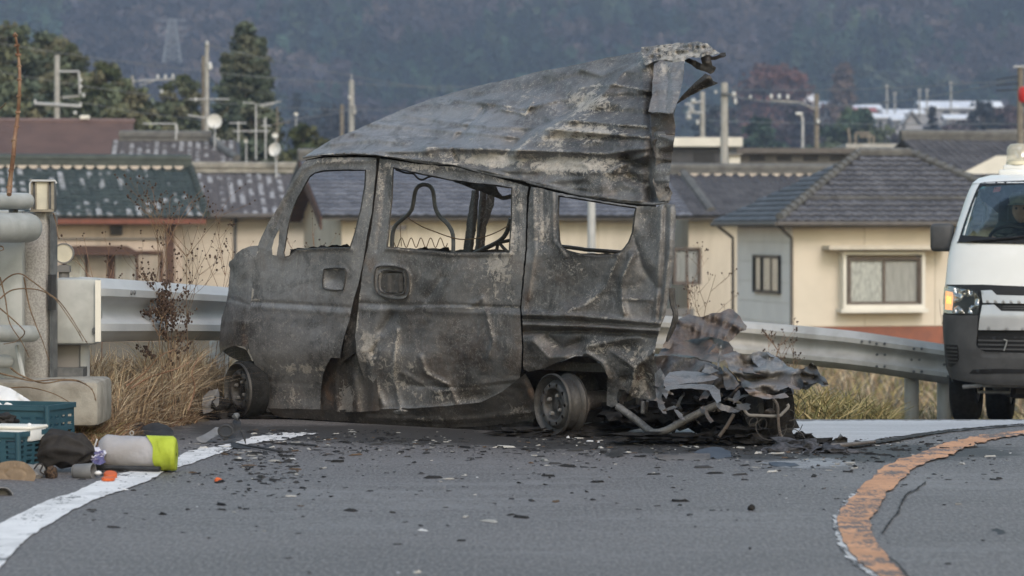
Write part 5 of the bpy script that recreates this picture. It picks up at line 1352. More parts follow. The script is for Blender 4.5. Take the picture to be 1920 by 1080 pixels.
panel('sliding_door', sl, SIDE.hit, M['burnt'], van, [swin], step=3.0, off=sl_off, disp=lambda x, y: 1.35 * rd(x, y) + 1.3 * sd_(x, y) + wr(x, y, 60, .014, 5) + .006 * ridged(x / 38, y / 38, 2.0) * sstep(560, 700, y), mask=plus(mask_s, [([tuple(p) for p in ring] + [tuple(ring[0])], 1.0, 3.4), ([tuple(p) for p in ring2] + [tuple(ring2[0])], .9, 2.6), ([(725, 465), (789, 471), (844, 476), (956, 476)], .9, 3), ([(681, 500), (671, 583), (668, 650)], .8, 4), ([(712, 630), (690, 660), (700, 720), (720, 770)], 1.0, 7), ([(735, 590), (700, 660)], .6, 6), ([(745, 620), (738, 700), (752, 770)], .9, 5), ([(789, 670), (800, 700), (842, 722), (856, 755)], .95, 4), ([(757, 700), (820, 735), (900, 722), (975, 712)], .7, 4), ([(700, 770), (800, 768), (890, 762), (960, 735)], .95, 4), ([(765, 722), (860, 728), (970, 716)], .8, 3), ([(905, 560), (915, 600), (925, 640), (916, 670)], .8, 3), ([(692, 565), (740, 567)], 1.0, 3), ([(860, 578), (980, 576)], .8, 3), ([(983, 500), (979, 600), (982, 690)], .8, 3), ([(736, 315), (729, 420), (722, 466)], .9, 4)]), thick=.003, flange=.05, jag=.7)
mk('handle_ring', MB().tube([S(*p, float(body_off(np.array([p[0]]), np.array([p[1]]))[0]) - .002) for p in [tuple(q) for q in ring] + [tuple(ring[0])]], .0055, 6).tube([S(*p, float(body_off(np.array([p[0]]), np.array([p[1]]))[0]) + .006) for p in [tuple(q) for q in ring2] + [tuple(ring2[0])]], .0045, 6), M['rim'], van, smooth=True)
fr_ = cr([(607, 510), (611, 504), (643, 503), (648, 509), (645, 538), (639, 544), (610, 542), (605, 532)], 3, True)
mk('handle_ring', MB().tube([S(*p, float(body_off(np.array([p[0]]), np.array([p[1]]))[0]) - .006) for p in [tuple(q) for q in fr_] + [tuple(fr_[0])]], .0042, 6), M['rim'], van, smooth=True)
panel('door_handle_recess', [(716, 512), (755, 512), (756, 546), (748, 549), (724, 548), (715, 540)], SIDE.hit, M['burnt_dark'], van, step=4, off=.035, disp=lambda x, y: ridges([([(728, 515), (727, 546)], .012, 3), ([(748, 515), (748, 546)], .012, 3)])(x, y), mask=blobs([(0, 722, 530, 4, 20, .6)]))

panel('roof_rail_gap', [(572, 300), (606, 292), (663, 290), (707, 292), (750, 298), (800, 307), (852, 310), (913, 327), (981, 339), (1046, 356), (1108, 371), (1173, 380), (1230, 384), (1230, 390), (1173, 386), (1108, 377), (1046, 364), (981, 348), (913, 334), (852, 318), (800, 314), (750, 306), (707, 299), (663, 297), (606, 299), (580, 305)], SIDE.hit, M['char'], van, step=5, off=.16, thick=.01)
panel('door_gap', [(980, 346), (1000, 350), (996, 400), (993, 470), (988, 540), (984, 580), (986, 650), (986, 700), (972, 720), (970, 650), (968, 580), (974, 500), (978, 420)], SIDE.hit, M['char'], van, step=6, off=lambda x, y: body_off(x, y) + .05, thick=.006)
gl_ = [(569, 295.5), (606, 290), (663, 288), (707, 290.5), (750, 296.5), (800, 305.5), (852, 309), (913, 325.5), (981, 337.5), (994, 343), (1046, 355), (1108, 369.5), (1173, 378), (1228, 382.5), (1254, 378)]
mk('gutter_rail', MB().tube([S(x, y, .100) for x, y in cr(gl_, 5)], .0075, 7), M['burnt_pale'], van, smooth=True)
# inner sill and B-pillar foot showing below the bent front door, brown from heat
inn = [(660, 560), (690, 560), (700, 600), (705, 700), (712, 770), (660, 773), (598, 771), (599, 730), (604, 690), (620, 660), (642, 640)]
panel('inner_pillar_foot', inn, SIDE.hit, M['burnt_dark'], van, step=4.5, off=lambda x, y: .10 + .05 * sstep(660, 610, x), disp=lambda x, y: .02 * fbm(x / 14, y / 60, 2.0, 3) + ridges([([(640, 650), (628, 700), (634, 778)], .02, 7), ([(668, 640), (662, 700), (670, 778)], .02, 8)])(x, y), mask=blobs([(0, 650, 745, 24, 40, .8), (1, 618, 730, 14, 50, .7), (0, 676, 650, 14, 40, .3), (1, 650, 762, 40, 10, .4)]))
panel('pillar_gap', [(706, 294), (714, 294), (708, 360), (697, 440), (688, 480), (680, 540), (672, 600), (668, 660), (640, 680), (650, 610), (660, 560), (676, 500), (690, 430), (700, 370)], SIDE.hit, M['burnt_dark'], van, step=5, off=lambda x, y: body_off(x, y) + .045, disp=lambda x, y: wr(x, y, 15, .01, 6), thick=.004)

# rear quarter with its window
qt = [(995, 350), (1010, 353), (1030, 357), (1048, 362), (1097, 371), (1156, 381), (1195, 386), (1230, 387), (1249, 381), (1266, 384), (1268, 411), (1266, 456), (1262, 507), (1254, 559), (1247, 590), (1241, 607), (1230, 644), (1226, 674), (1232, 690), (1230, 720), (1229, 752), (1208, 749), (1185, 744), (1172, 732), (1160, 730), (1156, 745), (1158, 759), (1146, 764), (1138, 760), (1138, 735), (1140, 707), (1135, 694), (1122, 679), (1101, 667), (1079, 668), (1047, 678), (1022, 690), (991, 697), (981, 693), (982, 650), (980, 618), (979, 590), (978, 574), (984, 507), (988, 467), (989, 430), (991, 380)]
qw = [(1047, 366), (1097, 374), (1156, 383.5), (1194, 389), (1191, 404), (1187, 437), (1180, 455), (1172, 466), (1163, 475), (1150, 480), (1119, 481.5), (1090, 478), (1067, 472), (1053, 466), (1048, 452), (1045, 411)]
qrd = ridges([(qw + [qw[0]], .007, 4), (swin + [swin[0]], .007, 4), ([(982, 590), (1080, 592), (1170, 600), (1234, 606)], .024, 5), ([(982, 599), (1080, 603), (1170, 609), (1236, 613)], -.014, 3.5), ([(982, 608), (1080, 611), (1170, 616), (1235, 620)], .026, 5), ([(982, 622), (1080, 620), (1170, 625), (1232, 629)], -.03, 5),
              ([(1186, 480), (1168, 520), (1165, 560), (1170, 588)], .022, 7), ([(1186, 440), (1205, 500), (1232, 540)], -.022, 10), ([(1168, 560), (1220, 562)], .01, 4), ([(1160, 480), (1135, 540), (1100, 570), (1060, 585)], .016, 9), ([(1240, 390), (1236, 470), (1230, 600)], .012, 5), ([(1258, 390), (1255, 480), (1240, 600), (1222, 674)], .014, 4), ([(1248, 390), (1246, 480), (1234, 600)], -.012, 3),
              ([(1000, 355), (1003, 470), (990, 560)], .012, 5), ([(1018, 352), (1020, 460)], -.010, 4), ([(1036, 356), (1038, 450), (1060, 480)], .012, 4),
              ([(1000, 640), (1030, 670), (1060, 668)], .03, 14), ([(1030, 630), (1055, 655), (1090, 640)], -.03, 9), ([(1060, 680), (1100, 662), (1130, 680), (1142, 710)], .02, 4), ([(1100, 650), (1150, 640), (1200, 630)], .02, 9), ([(1150, 660), (1190, 690), (1225, 660)], .02, 8), ([(1190, 700), (1180, 735)], .016, 6), ([(1205, 690), (1222, 740)], -.02, 6)])
qdn = dents([(1100, 530, 60, 40, -.02), (1205, 535, 20, 30, -.02), (1215, 430, 18, 40, -.012), (1170, 650, 40, 20, -.02), (1175, 712, 9, 9, -.02), (1030, 650, 30, 20, -.02)])
mask_q = blobs([(3, 1100, 530, 110, 60, .8), (3, 1205, 470, 30, 90, .8), (3, 1100, 630, 120, 16, .9), (3, 1030, 660, 30, 20, .6), (3, 1210, 400, 30, 30, .8), (3, 1000, 560, 14, 90, .6), (0, 1020, 430, 30, 60, .62), (0, 1010, 380, 26, 36, .5), (0, 1070, 500, 60, 26, .38), (0, 1225, 420, 30, 50, .32), (0, 1240, 500, 18, 110, .3), (0, 1130, 650, 50, 26, .55), (0, 1190, 660, 50, 40, .6), (0, 1200, 720, 40, 40, .6), (0, 1100, 600, 110, 12, .25), (1, 1100, 618, 110, 7, .35), (1, 1205, 715, 14, 26, 1.0), (1, 988, 560, 8, 30, .6), (1, 1060, 660, 40, 20, .25), (2, 1045, 640, 40, 24, .4), (2, 1060, 540, 60, 40, .2), (0, 1120, 555, 40, 30, .3)])
panel('rear_quarter', qt, SIDE.hit, M['burnt'], van, [qw], step=2.9, off=lambda x, y: body_off(x, y) + .015, disp=lambda x, y: 1.35 * qrd(x, y) + 1.4 * qdn(x, y) + wr(x, y, 45, .016, 9) + .008 * ridged(x / 26, y / 26, 4.0) * sstep(630, 680, y), mask=plus(mask_q, [([(982, 589), (1080, 592), (1170, 599), (1234, 605)], .7, 3), ([(982, 608), (1080, 611), (1170, 616), (1235, 620)], .7, 3), ([(1186, 480), (1168, 520), (1165, 560), (1170, 588)], .8, 4), ([(1168, 560), (1220, 562)], .9, 3), ([(1160, 480), (1135, 540), (1100, 570), (1060, 585)], .7, 6), ([(1258, 390), (1255, 480), (1240, 600), (1222, 674)], .7, 3), ([(1030, 690), (1079, 667), (1110, 668), (1136, 694)], .8, 3), ([(1010, 660), (1050, 645), (1090, 650)], .6, 5), ([(1190, 690), (1185, 740)], .8, 4), ([(1140, 705), (1140, 760)], .8, 4), ([(1053, 466), (1090, 478), (1150, 481)], .7, 3), ([(1022, 350), (1024, 460)], .5, 4)]), thick=.003, flange=.05, jag=.9)
for lp, wd, nm_ in ((win, 5, 'window_channel'), (swin, 5, 'window_channel'), (qw, 4, 'window_channel')):
    mk(nm_, MB().tube([S(x, y, float(body_off(np.array([x]), np.array([y]))[0]) + .045) for x, y in [tuple(p) for p in smooth_poly(lp, 9)] + [tuple(lp[0])]], .0085, 5), M['burnt_dark'], van)
# torn steel behind the rear pillar foot and by the wheel arch
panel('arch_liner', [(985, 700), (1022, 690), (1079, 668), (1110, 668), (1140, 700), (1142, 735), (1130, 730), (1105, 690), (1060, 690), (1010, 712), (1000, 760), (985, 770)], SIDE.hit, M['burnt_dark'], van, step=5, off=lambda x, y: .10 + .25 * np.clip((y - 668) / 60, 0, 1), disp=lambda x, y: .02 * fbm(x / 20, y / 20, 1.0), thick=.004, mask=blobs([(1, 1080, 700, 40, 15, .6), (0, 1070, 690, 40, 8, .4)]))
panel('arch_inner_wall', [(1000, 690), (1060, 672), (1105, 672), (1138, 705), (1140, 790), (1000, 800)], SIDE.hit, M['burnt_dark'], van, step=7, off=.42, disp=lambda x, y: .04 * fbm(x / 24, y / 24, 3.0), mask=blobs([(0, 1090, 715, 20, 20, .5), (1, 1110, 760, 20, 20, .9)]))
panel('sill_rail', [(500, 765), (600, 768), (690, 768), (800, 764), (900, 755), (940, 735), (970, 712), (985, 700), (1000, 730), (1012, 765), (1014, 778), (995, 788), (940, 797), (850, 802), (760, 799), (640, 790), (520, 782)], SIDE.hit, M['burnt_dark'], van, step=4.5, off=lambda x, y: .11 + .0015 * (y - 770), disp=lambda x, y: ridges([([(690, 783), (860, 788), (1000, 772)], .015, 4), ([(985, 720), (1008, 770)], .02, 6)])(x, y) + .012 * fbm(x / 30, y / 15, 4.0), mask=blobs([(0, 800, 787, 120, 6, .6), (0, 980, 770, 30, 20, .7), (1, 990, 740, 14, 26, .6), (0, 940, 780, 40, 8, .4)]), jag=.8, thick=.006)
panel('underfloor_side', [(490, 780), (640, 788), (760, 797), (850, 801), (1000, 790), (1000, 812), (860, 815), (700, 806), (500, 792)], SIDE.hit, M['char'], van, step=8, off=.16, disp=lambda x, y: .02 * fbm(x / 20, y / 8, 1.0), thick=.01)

# roof: one great sheet hinged at the near gutter, its far edge thrown up
gut = interp([565, 606, 663, 707, 750, 800, 852, 913, 981, 994, 1046, 1108, 1173, 1228, 1260], [295, 289.5, 287.5, 290, 296, 305, 308.5, 325, 337, 342.5, 354.5, 369, 377.5, 382, 377])
topy = interp([565, 571, 591, 623, 661, 705, 755, 806, 862, 925, 962, 1001, 1060, 1140, 1200, 1204, 1286, 1309, 1332], [296, 293, 280, 261, 246, 227, 205, 186, 170, 154, 147, 136, 125, 108, 97, 90, 79, 77, 89])
roof_o = [(569, 295)] + [(x, float(topy(x))) for x in (580, 591, 607, 623, 642, 661, 683, 705, 730, 755, 780, 806, 834, 862, 893, 925, 962, 1001, 1030, 1060, 1100, 1140, 1170, 1200)] + [(1203, 90), (1240, 84), (1270, 81), (1290, 86), (1284, 115), (1281, 147), (1272, 185), (1264, 212), (1266, 238), (1262, 277), (1256, 325), (1254, 352), (1260, 362), (1257, 376), (1244, 381), (1228, 383)] + [(x, float(gut(x)) + .5) for x in (1200, 1173, 1140, 1108, 1075, 1046, 1020, 994, 981, 950, 913, 880, 852, 825, 800, 775, 750, 728, 707, 685, 663, 635, 606)]
band = interp([565, 700, 800, 897, 975, 1059, 1144, 1221, 1262], [291, 279, 277, 278, 282, 282, 288, 278, 272])      # upper edge of the side band
def roof_off(x, y):
    g, t, b = gut(x), topy(x), band(x)
    w = np.clip((g - y) / (g - b + 1e-3), 0, 1); vv = np.clip((b - y) / (b - t + 1e-3), 0, 1)
    return .12 + .06 * w ** 2 + vv * (.62 * sstep(560, 900, x) + .03) * .95
fold = [(968, 285), (990, 262), (1035, 235), (1090, 205), (1130, 178), (1170, 135), (1215, 112)]
rr_ = ridges([([(620, 270), (700, 262), (800, 272)], 0.0125, 5.4), ([(690, 232), (780, 240), (900, 250), (975, 258)], 0.0150, 5.4), ([(660, 250), (760, 262), (860, 272)], 0.0125, 5.4), ([(760, 216), (840, 228), (920, 238), (1000, 240)], 0.0150, 5.4),
              ([(850, 188), (930, 195), (975, 205), (1040, 190)], 0.0175, 5.4), ([(940, 205), (985, 214), (1000, 190)], 0.0150, 4.1), ([(880, 180), (1000, 165), (1090, 140)], -0.0150, 9.5), ([(1090, 130), (1130, 142), (1180, 120)], 0.0150, 6.8), ([(905, 205), (870, 245), (840, 272)], -0.0150, 5.4),
              ([(1030, 224), (1100, 228), (1215, 238)], 0.0200, 5.4), ([(1010, 240), (1100, 248), (1215, 258)], 0.0200, 5.4), ([(1000, 262), (1100, 258), (1200, 262)], -0.0150, 5.4), ([(1090, 165), (1150, 158), (1225, 172)], 0.0150, 5.4), ([(1110, 182), (1200, 182), (1225, 178)], -0.0150, 6.8), ([(1060, 204), (1215, 215)], -0.0125, 8.1),
              (fold, .045, 15), ([(955, 280), (985, 248), (1040, 222), (1095, 190)], -0.0375, 16.2), ([(1225, 110), (1232, 150), (1218, 200), (1222, 280), (1215, 330), (1222, 375)], -0.0350, 8.1), ([(1245, 112), (1240, 180), (1225, 212)], 0.0200, 8.1),
              ([(565, 292), (660, 284), (760, 284), (800, 284)], 0.0150, 5.4), ([(800, 277), (975, 282), (1140, 288), (1215, 278)], 0.0250, 6.8), ([(570, 292), (663, 286), (750, 296), (852, 308), (981, 337), (1108, 368), (1228, 381)], 0.0150, 3.4),
              ([(1150, 320), (1185, 300), (1215, 290)], 0.0250, 8.1), ([(1180, 330), (1210, 345), (1220, 370)], -0.0312, 10.8), ([(850, 280), (858, 300)], -0.0150, 4.1), ([(1175, 300), (1210, 310)], -0.0375, 8.1), ([(1218, 212), (1262, 210)], -0.0250, 5.4), ([(1225, 250), (1262, 262)], 0.0200, 8.1), ([(1230, 300), (1258, 290)], -0.0200, 8.1)])
mask_r = blobs([(3, 1130, 330, 70, 22, .8), (3, 1190, 320, 30, 40, .8), (3, 1110, 215, 90, 24, .75), (3, 1150, 275, 80, 14, .6), (3, 1150, 190, 60, 14, .6), (3, 1000, 160, 90, 16, .5), (3, 920, 190, 80, 12, .45), (3, 960, 310, 70, 10, .5), (0, 1060, 310, 110, 22, 1.0), (0, 1170, 330, 60, 30, .6), (0, 930, 300, 110, 18, 1.0), (0, 800, 292, 90, 9, .6), (0, 1110, 195, 70, 35, .8), (0, 1100, 250, 90, 24, .9), (0, 1240, 110, 50, 40, .95), (0, 1000, 165, 110, 30, .45), (0, 920, 200, 90, 20, .35), (0, 1240, 250, 30, 130, .5), (0, 1040, 265, 50, 30, .6),
                (2, 720, 255, 130, 45, 1.0), (2, 880, 235, 120, 60, .9), (2, 1000, 215, 80, 50, .7), (2, 1180, 230, 40, 60, .4), (2, 600, 280, 60, 20, .8), (2, 1020, 200, 60, 30, .5), (1, 1230, 160, 18, 60, .3), (1, 660, 255, 60, 8, .2), (1, 1015, 330, 14, 10, .5), (0, 650, 290, 80, 5, .4)])
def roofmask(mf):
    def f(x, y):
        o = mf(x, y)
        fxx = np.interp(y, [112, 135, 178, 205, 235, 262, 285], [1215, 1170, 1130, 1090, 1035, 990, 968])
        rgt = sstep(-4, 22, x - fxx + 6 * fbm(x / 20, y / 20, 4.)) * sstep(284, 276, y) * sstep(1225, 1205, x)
        o[:, 3] = np.minimum(o[:, 3], 1 - .6 * rgt); o[:, 2] = o[:, 2] * (1 - .8 * rgt)  # shade right of the fold painted in as darker, less bare steel
        o[:, 0] = np.maximum(o[:, 0], .8 * np.exp(-((x - fxx - 4) / 7) ** 2) * sstep(284, 270, y) * (.6 + vnoise(x / 9, y / 9, 1.)))  # bright ridge of the fold painted as a pale line
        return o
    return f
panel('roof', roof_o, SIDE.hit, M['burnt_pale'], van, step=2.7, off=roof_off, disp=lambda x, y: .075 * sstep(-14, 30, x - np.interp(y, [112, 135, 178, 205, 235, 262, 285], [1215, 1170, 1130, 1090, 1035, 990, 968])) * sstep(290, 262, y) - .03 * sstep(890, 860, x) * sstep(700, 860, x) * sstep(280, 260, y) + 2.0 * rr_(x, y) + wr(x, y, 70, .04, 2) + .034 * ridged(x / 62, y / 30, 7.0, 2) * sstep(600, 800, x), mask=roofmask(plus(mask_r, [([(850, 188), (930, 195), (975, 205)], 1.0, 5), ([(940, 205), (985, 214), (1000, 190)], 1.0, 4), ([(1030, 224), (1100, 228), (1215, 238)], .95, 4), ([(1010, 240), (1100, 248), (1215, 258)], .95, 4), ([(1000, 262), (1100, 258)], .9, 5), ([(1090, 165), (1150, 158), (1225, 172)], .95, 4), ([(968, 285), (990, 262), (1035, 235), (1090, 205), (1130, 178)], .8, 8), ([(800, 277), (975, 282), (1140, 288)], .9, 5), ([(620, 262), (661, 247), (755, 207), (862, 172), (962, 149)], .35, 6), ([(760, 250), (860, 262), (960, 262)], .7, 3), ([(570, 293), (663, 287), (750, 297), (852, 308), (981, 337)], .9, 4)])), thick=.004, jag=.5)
# curled rear edge of the roof, pale crust on top, black torn tabs and a hanging brace
cap = [(1202, 98), (1201, 89), (1240, 84), (1286, 79), (1309, 77), (1325, 82), (1338, 93), (1350, 99), (1340, 104), (1326, 103), (1312, 108), (1296, 106), (1285, 112), (1284, 118), (1262, 120), (1250, 112), (1230, 114), (1210, 122)]
panel('roof_rear_lip', cap, SIDE.hit, M['burnt_pale'], van, step=3.2, off=lambda x, y: .70 - .10 * sstep(1230, 1340, x) - .004 * (y - 80), disp=lambda x, y: .035 * ridged(x / 12, y / 9, 3.0) + .02 * fbm(x / 14, y / 8, 2.), mask=lambda x, y: np.stack([0 * x + .62, .25 * sstep(1300, 1345, x), 0 * x], -1), jag=1.6)
panel('torn_tab', [(1283, 106), (1296, 110), (1308, 116), (1316, 120), (1314, 108), (1318, 102), (1330, 102), (1336, 106), (1346, 104), (1352, 99), (1360, 99), (1361, 104), (1350, 110), (1340, 113), (1334, 112), (1336, 122), (1342, 126), (1340, 134), (1332, 139), (1318, 134), (1306, 128), (1294, 120), (1285, 114)], SIDE.hit, M['burnt_dark'], van, step=3, off=.60, disp=lambda x, y: .03 * fbm(x / 9, y / 9, 1.), jag=1.4, thick=.006)
panel('hanging_brace', [(1266, 197), (1280, 178), (1300, 158), (1322, 138), (1332, 142), (1337, 152), (1347, 156), (1334, 162), (1316, 168), (1294, 180), (1268, 196)], SIDE.hit, M['burnt_dark'], van, step=3, off=lambda x, y: .52, disp=lambda x, y: ridges([([(1270, 190), (1300, 164), (1326, 146)], .03, 5), ([(1290, 180), (1330, 158)], -.02, 3)])(x, y), mask=blobs([(0, 1310, 168, 30, 6, .6), (0, 1300, 160, 40, 5, .3)]), jag=.5, thick=.012)
panel('rear_header', [(1226, 120), (1240, 112), (1262, 118), (1283, 114), (1281, 147), (1272, 188), (1262, 212), (1216, 210), (1222, 180)], SIDE.hit, M['burnt'], van, step=3.0, off=lambda x, y: .52 - .0042 * (y - 110), disp=lambda x, y: .03 * ridged(x / 22, y / 30, 5.) + ridges([([(1246, 116), (1252, 150), (1248, 205)], -.02, 3), ([(1262, 120), (1262, 200)], .02, 8)])(x, y) + wr(x, y, 16, .012, 4), mask=blobs([(2, 1250, 160, 30, 50, .8), (0, 1245, 130, 20, 30, .75), (1, 1232, 150, 10, 40, .35), (0, 1255, 200, 20, 20, .4)]), jag=.8)
panel('rear_header_lower', [(1220, 212), (1262, 214), (1267, 238), (1262, 277), (1256, 322), (1254, 350), (1262, 362), (1256, 375), (1236, 378), (1224, 340), (1230, 300), (1222, 260)], SIDE.hit, M['burnt_dark'], van, step=3.5, off=lambda x, y: .20 - .0006 * (y - 210), disp=lambda x, y: ridges([([(1228, 262), (1260, 250)], .03, 7), ([(1232, 296), (1258, 300)], .025, 6), ([(1238, 330), (1250, 345)], .02, 6)])(x, y) + wr(x, y, 14, .02, 4), mask=lambda x, y: np.stack([.35 + .4 * sstep(250, 330, y), .15 + 0 * x, .2 + 0 * x], -1), jag=1.0)

# far side, floor, front wall: what shows through the openings
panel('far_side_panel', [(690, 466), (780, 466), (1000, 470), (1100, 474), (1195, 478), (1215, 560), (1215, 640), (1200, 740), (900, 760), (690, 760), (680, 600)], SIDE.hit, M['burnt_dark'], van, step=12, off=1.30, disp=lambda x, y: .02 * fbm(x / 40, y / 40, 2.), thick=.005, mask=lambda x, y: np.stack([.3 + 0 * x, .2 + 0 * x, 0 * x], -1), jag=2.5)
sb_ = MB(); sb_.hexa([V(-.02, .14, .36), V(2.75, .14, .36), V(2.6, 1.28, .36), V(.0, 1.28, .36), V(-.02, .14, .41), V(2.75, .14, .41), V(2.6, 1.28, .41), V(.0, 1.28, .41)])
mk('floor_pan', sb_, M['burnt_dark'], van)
fb = MB(); n = 12
for i in range(n + 1):
    w = .10 + 1.16 * i / n; u = -.02 - .16 * math.sin(math.pi * i / n)
    for z, du in ((.42, 0), (.70, -.02), (.90, .05), (.98, .12)): fb.v.append(tuple(V(u + du, w + (.28 * (1 - 2 * i / n) if False else 0), z)))
fb.f = [(i * 4 + j, (i + 1) * 4 + j, (i + 1) * 4 + j + 1, i * 4 + j + 1) for i in range(n) for j in range(3)]
for p in fb.v[:]: fb.v.append((p[0] + .01, p[1] - .006, p[2]))
q_ = (n + 1) * 4; fb.f += [(f[3] + q_, f[2] + q_, f[1] + q_, f[0] + q_) for f in fb.f]
mk('front_panel', fb, M['burnt_dark'], van)
panel('dashboard', [(543, 466), (600, 462), (652, 458), (662, 470), (662, 500), (545, 500)], SIDE.hit, M['char'], van, step=4, off=.35, disp=lambda x, y: .04 * fbm(x / 9, y / 9, 2.), thick=.3, jag=2.2)
for o_, pts in ((.55, [(770, 470), (792, 464), (800, 462), (804, 470), (822, 470), (830, 463), (842, 463), (846, 476), (870, 474), (880, 480), (880, 500), (770, 500)]), (.9, [(700, 466), (760, 468), (840, 472), (860, 480), (700, 500)])):
    panel('seat_remains', pts, SIDE.hit, M['char'], van, step=4, off=o_, disp=lambda x, y: .03 * fbm(x / 8, y / 8, 3.), thick=.25, jag=1.8)
far = [((1.28, [(885, 356), (898, 356), (896, 400), (890, 440), (886, 476), (868, 476), (874, 420)]), .9), ((1.26, [(900, 356), (914, 357), (908, 410), (903, 440), (903, 476), (889, 476), (893, 440), (897, 400)]), 1.), ((1.22, [(916, 352), (930, 348), (926, 385), (912, 425), (908, 470), (898, 476), (900, 440), (908, 400)]), 1.)]
for (o_, pts), a in far:
    panel('far_pillar', pts, SIDE.hit, M['burnt_dark'], van, step=4, off=o_, disp=lambda x, y: ridges([([(x0, 350), (x0 - 10, 476)], .02, 4) for x0 in (892, 906)])(x, y), mask=lambda x, y: np.stack([.35 + 0 * x, .25 * (x > 898), .1 + 0 * x], -1), thick=.03, jag=1.1)
panel('roof_frame_remains', [(842, 336), (870, 340), (905, 346), (930, 350), (936, 362), (942, 368), (962, 363), (964, 372), (945, 376), (928, 370), (905, 360), (880, 352), (860, 344)], SIDE.hit, M['burnt_dark'], van, step=3.5, off=.65, disp=lambda x, y: .02 * fbm(x / 12, y / 8, 2.), jag=1.0, thick=.02)
mk('hanging_wire', MB().tube([S(x, y, .3) for x, y in cr([(742, 318), (760, 324), (775, 326), (783, 334), (792, 337), (803, 332), (815, 329)], 4)], .006, 6), M['burnt_dark'], van, smooth=True)
seat = [(735, 500), (735, 472), (736, 440), (742, 423), (756, 410), (768, 399), (774, 386), (778, 362), (784, 350), (796, 346), (808, 351), (813, 364), (816, 388), (824, 405), (840, 421), (849, 440), (850, 470), (850, 500)]
mk('seat_back_frame', MB().tube([S(*p, .42) for p in cr(seat, 5)], .0125, 10), M['steel_dark'], van, smooth=True)
sp = [(739 + i * 2.5, 455 + 9 * math.sin(i * .86)) for i in range(41)]
mk('seat_spring', MB().tube([S(*p, .42) for p in cr(sp, 2)], .0028, 5), M['twig'], van, smooth=True)
mk('seat_spring', MB().tube([S(*p, .40) for p in [(751, 420), (751, 440), (753, 462)]], .0025, 5), M['twig'], van)
mk('belt_wire', MB().tube([S(x, y, .4) for x, y in cr([(764, 408), (790, 424), (820, 436), (846, 445), (869, 449), (904, 445), (930, 436), (952, 424)], 4)], .0035, 5), M['twig'], van, smooth=True)
mk('rear_seat_frame', MB().tube([S(*p, .6) for p in cr([(885, 478), (905, 468), (936, 452), (950, 436), (958, 410)], 4)], .014, 8).tube([S(*p, .6) for p in [(930, 476), (934, 455), (960, 450)]], .011, 8).tube([S(*p, .6) for p in [(936, 455), (945, 466), (952, 472)]], .01, 8).tube([S(*p, .7) for p in [(968, 450), (985, 448), (1000, 456)]], .011, 8), M['burnt_dark'], van, smooth=True)
mk('rear_cross_bar', MB().tube([S(*p, .9) for p in [(1040, 461), (1070, 464), (1092, 467), (1096, 468), (1165, 473)]], .012, 8), M['burnt_dark'], van, smooth=True)
mk('rear_post_rag', MB().tube([S(*p, .05) for p in cr([(1259, 540), (1262, 570), (1267, 590), (1262, 612), (1250, 640)], 4)], [.020, .020, .019, .018, .017, .016, .016, .015, .015, .016, .017, .016, .015, .014, .012, .010, .006], 6), M['burnt_dark'], van)

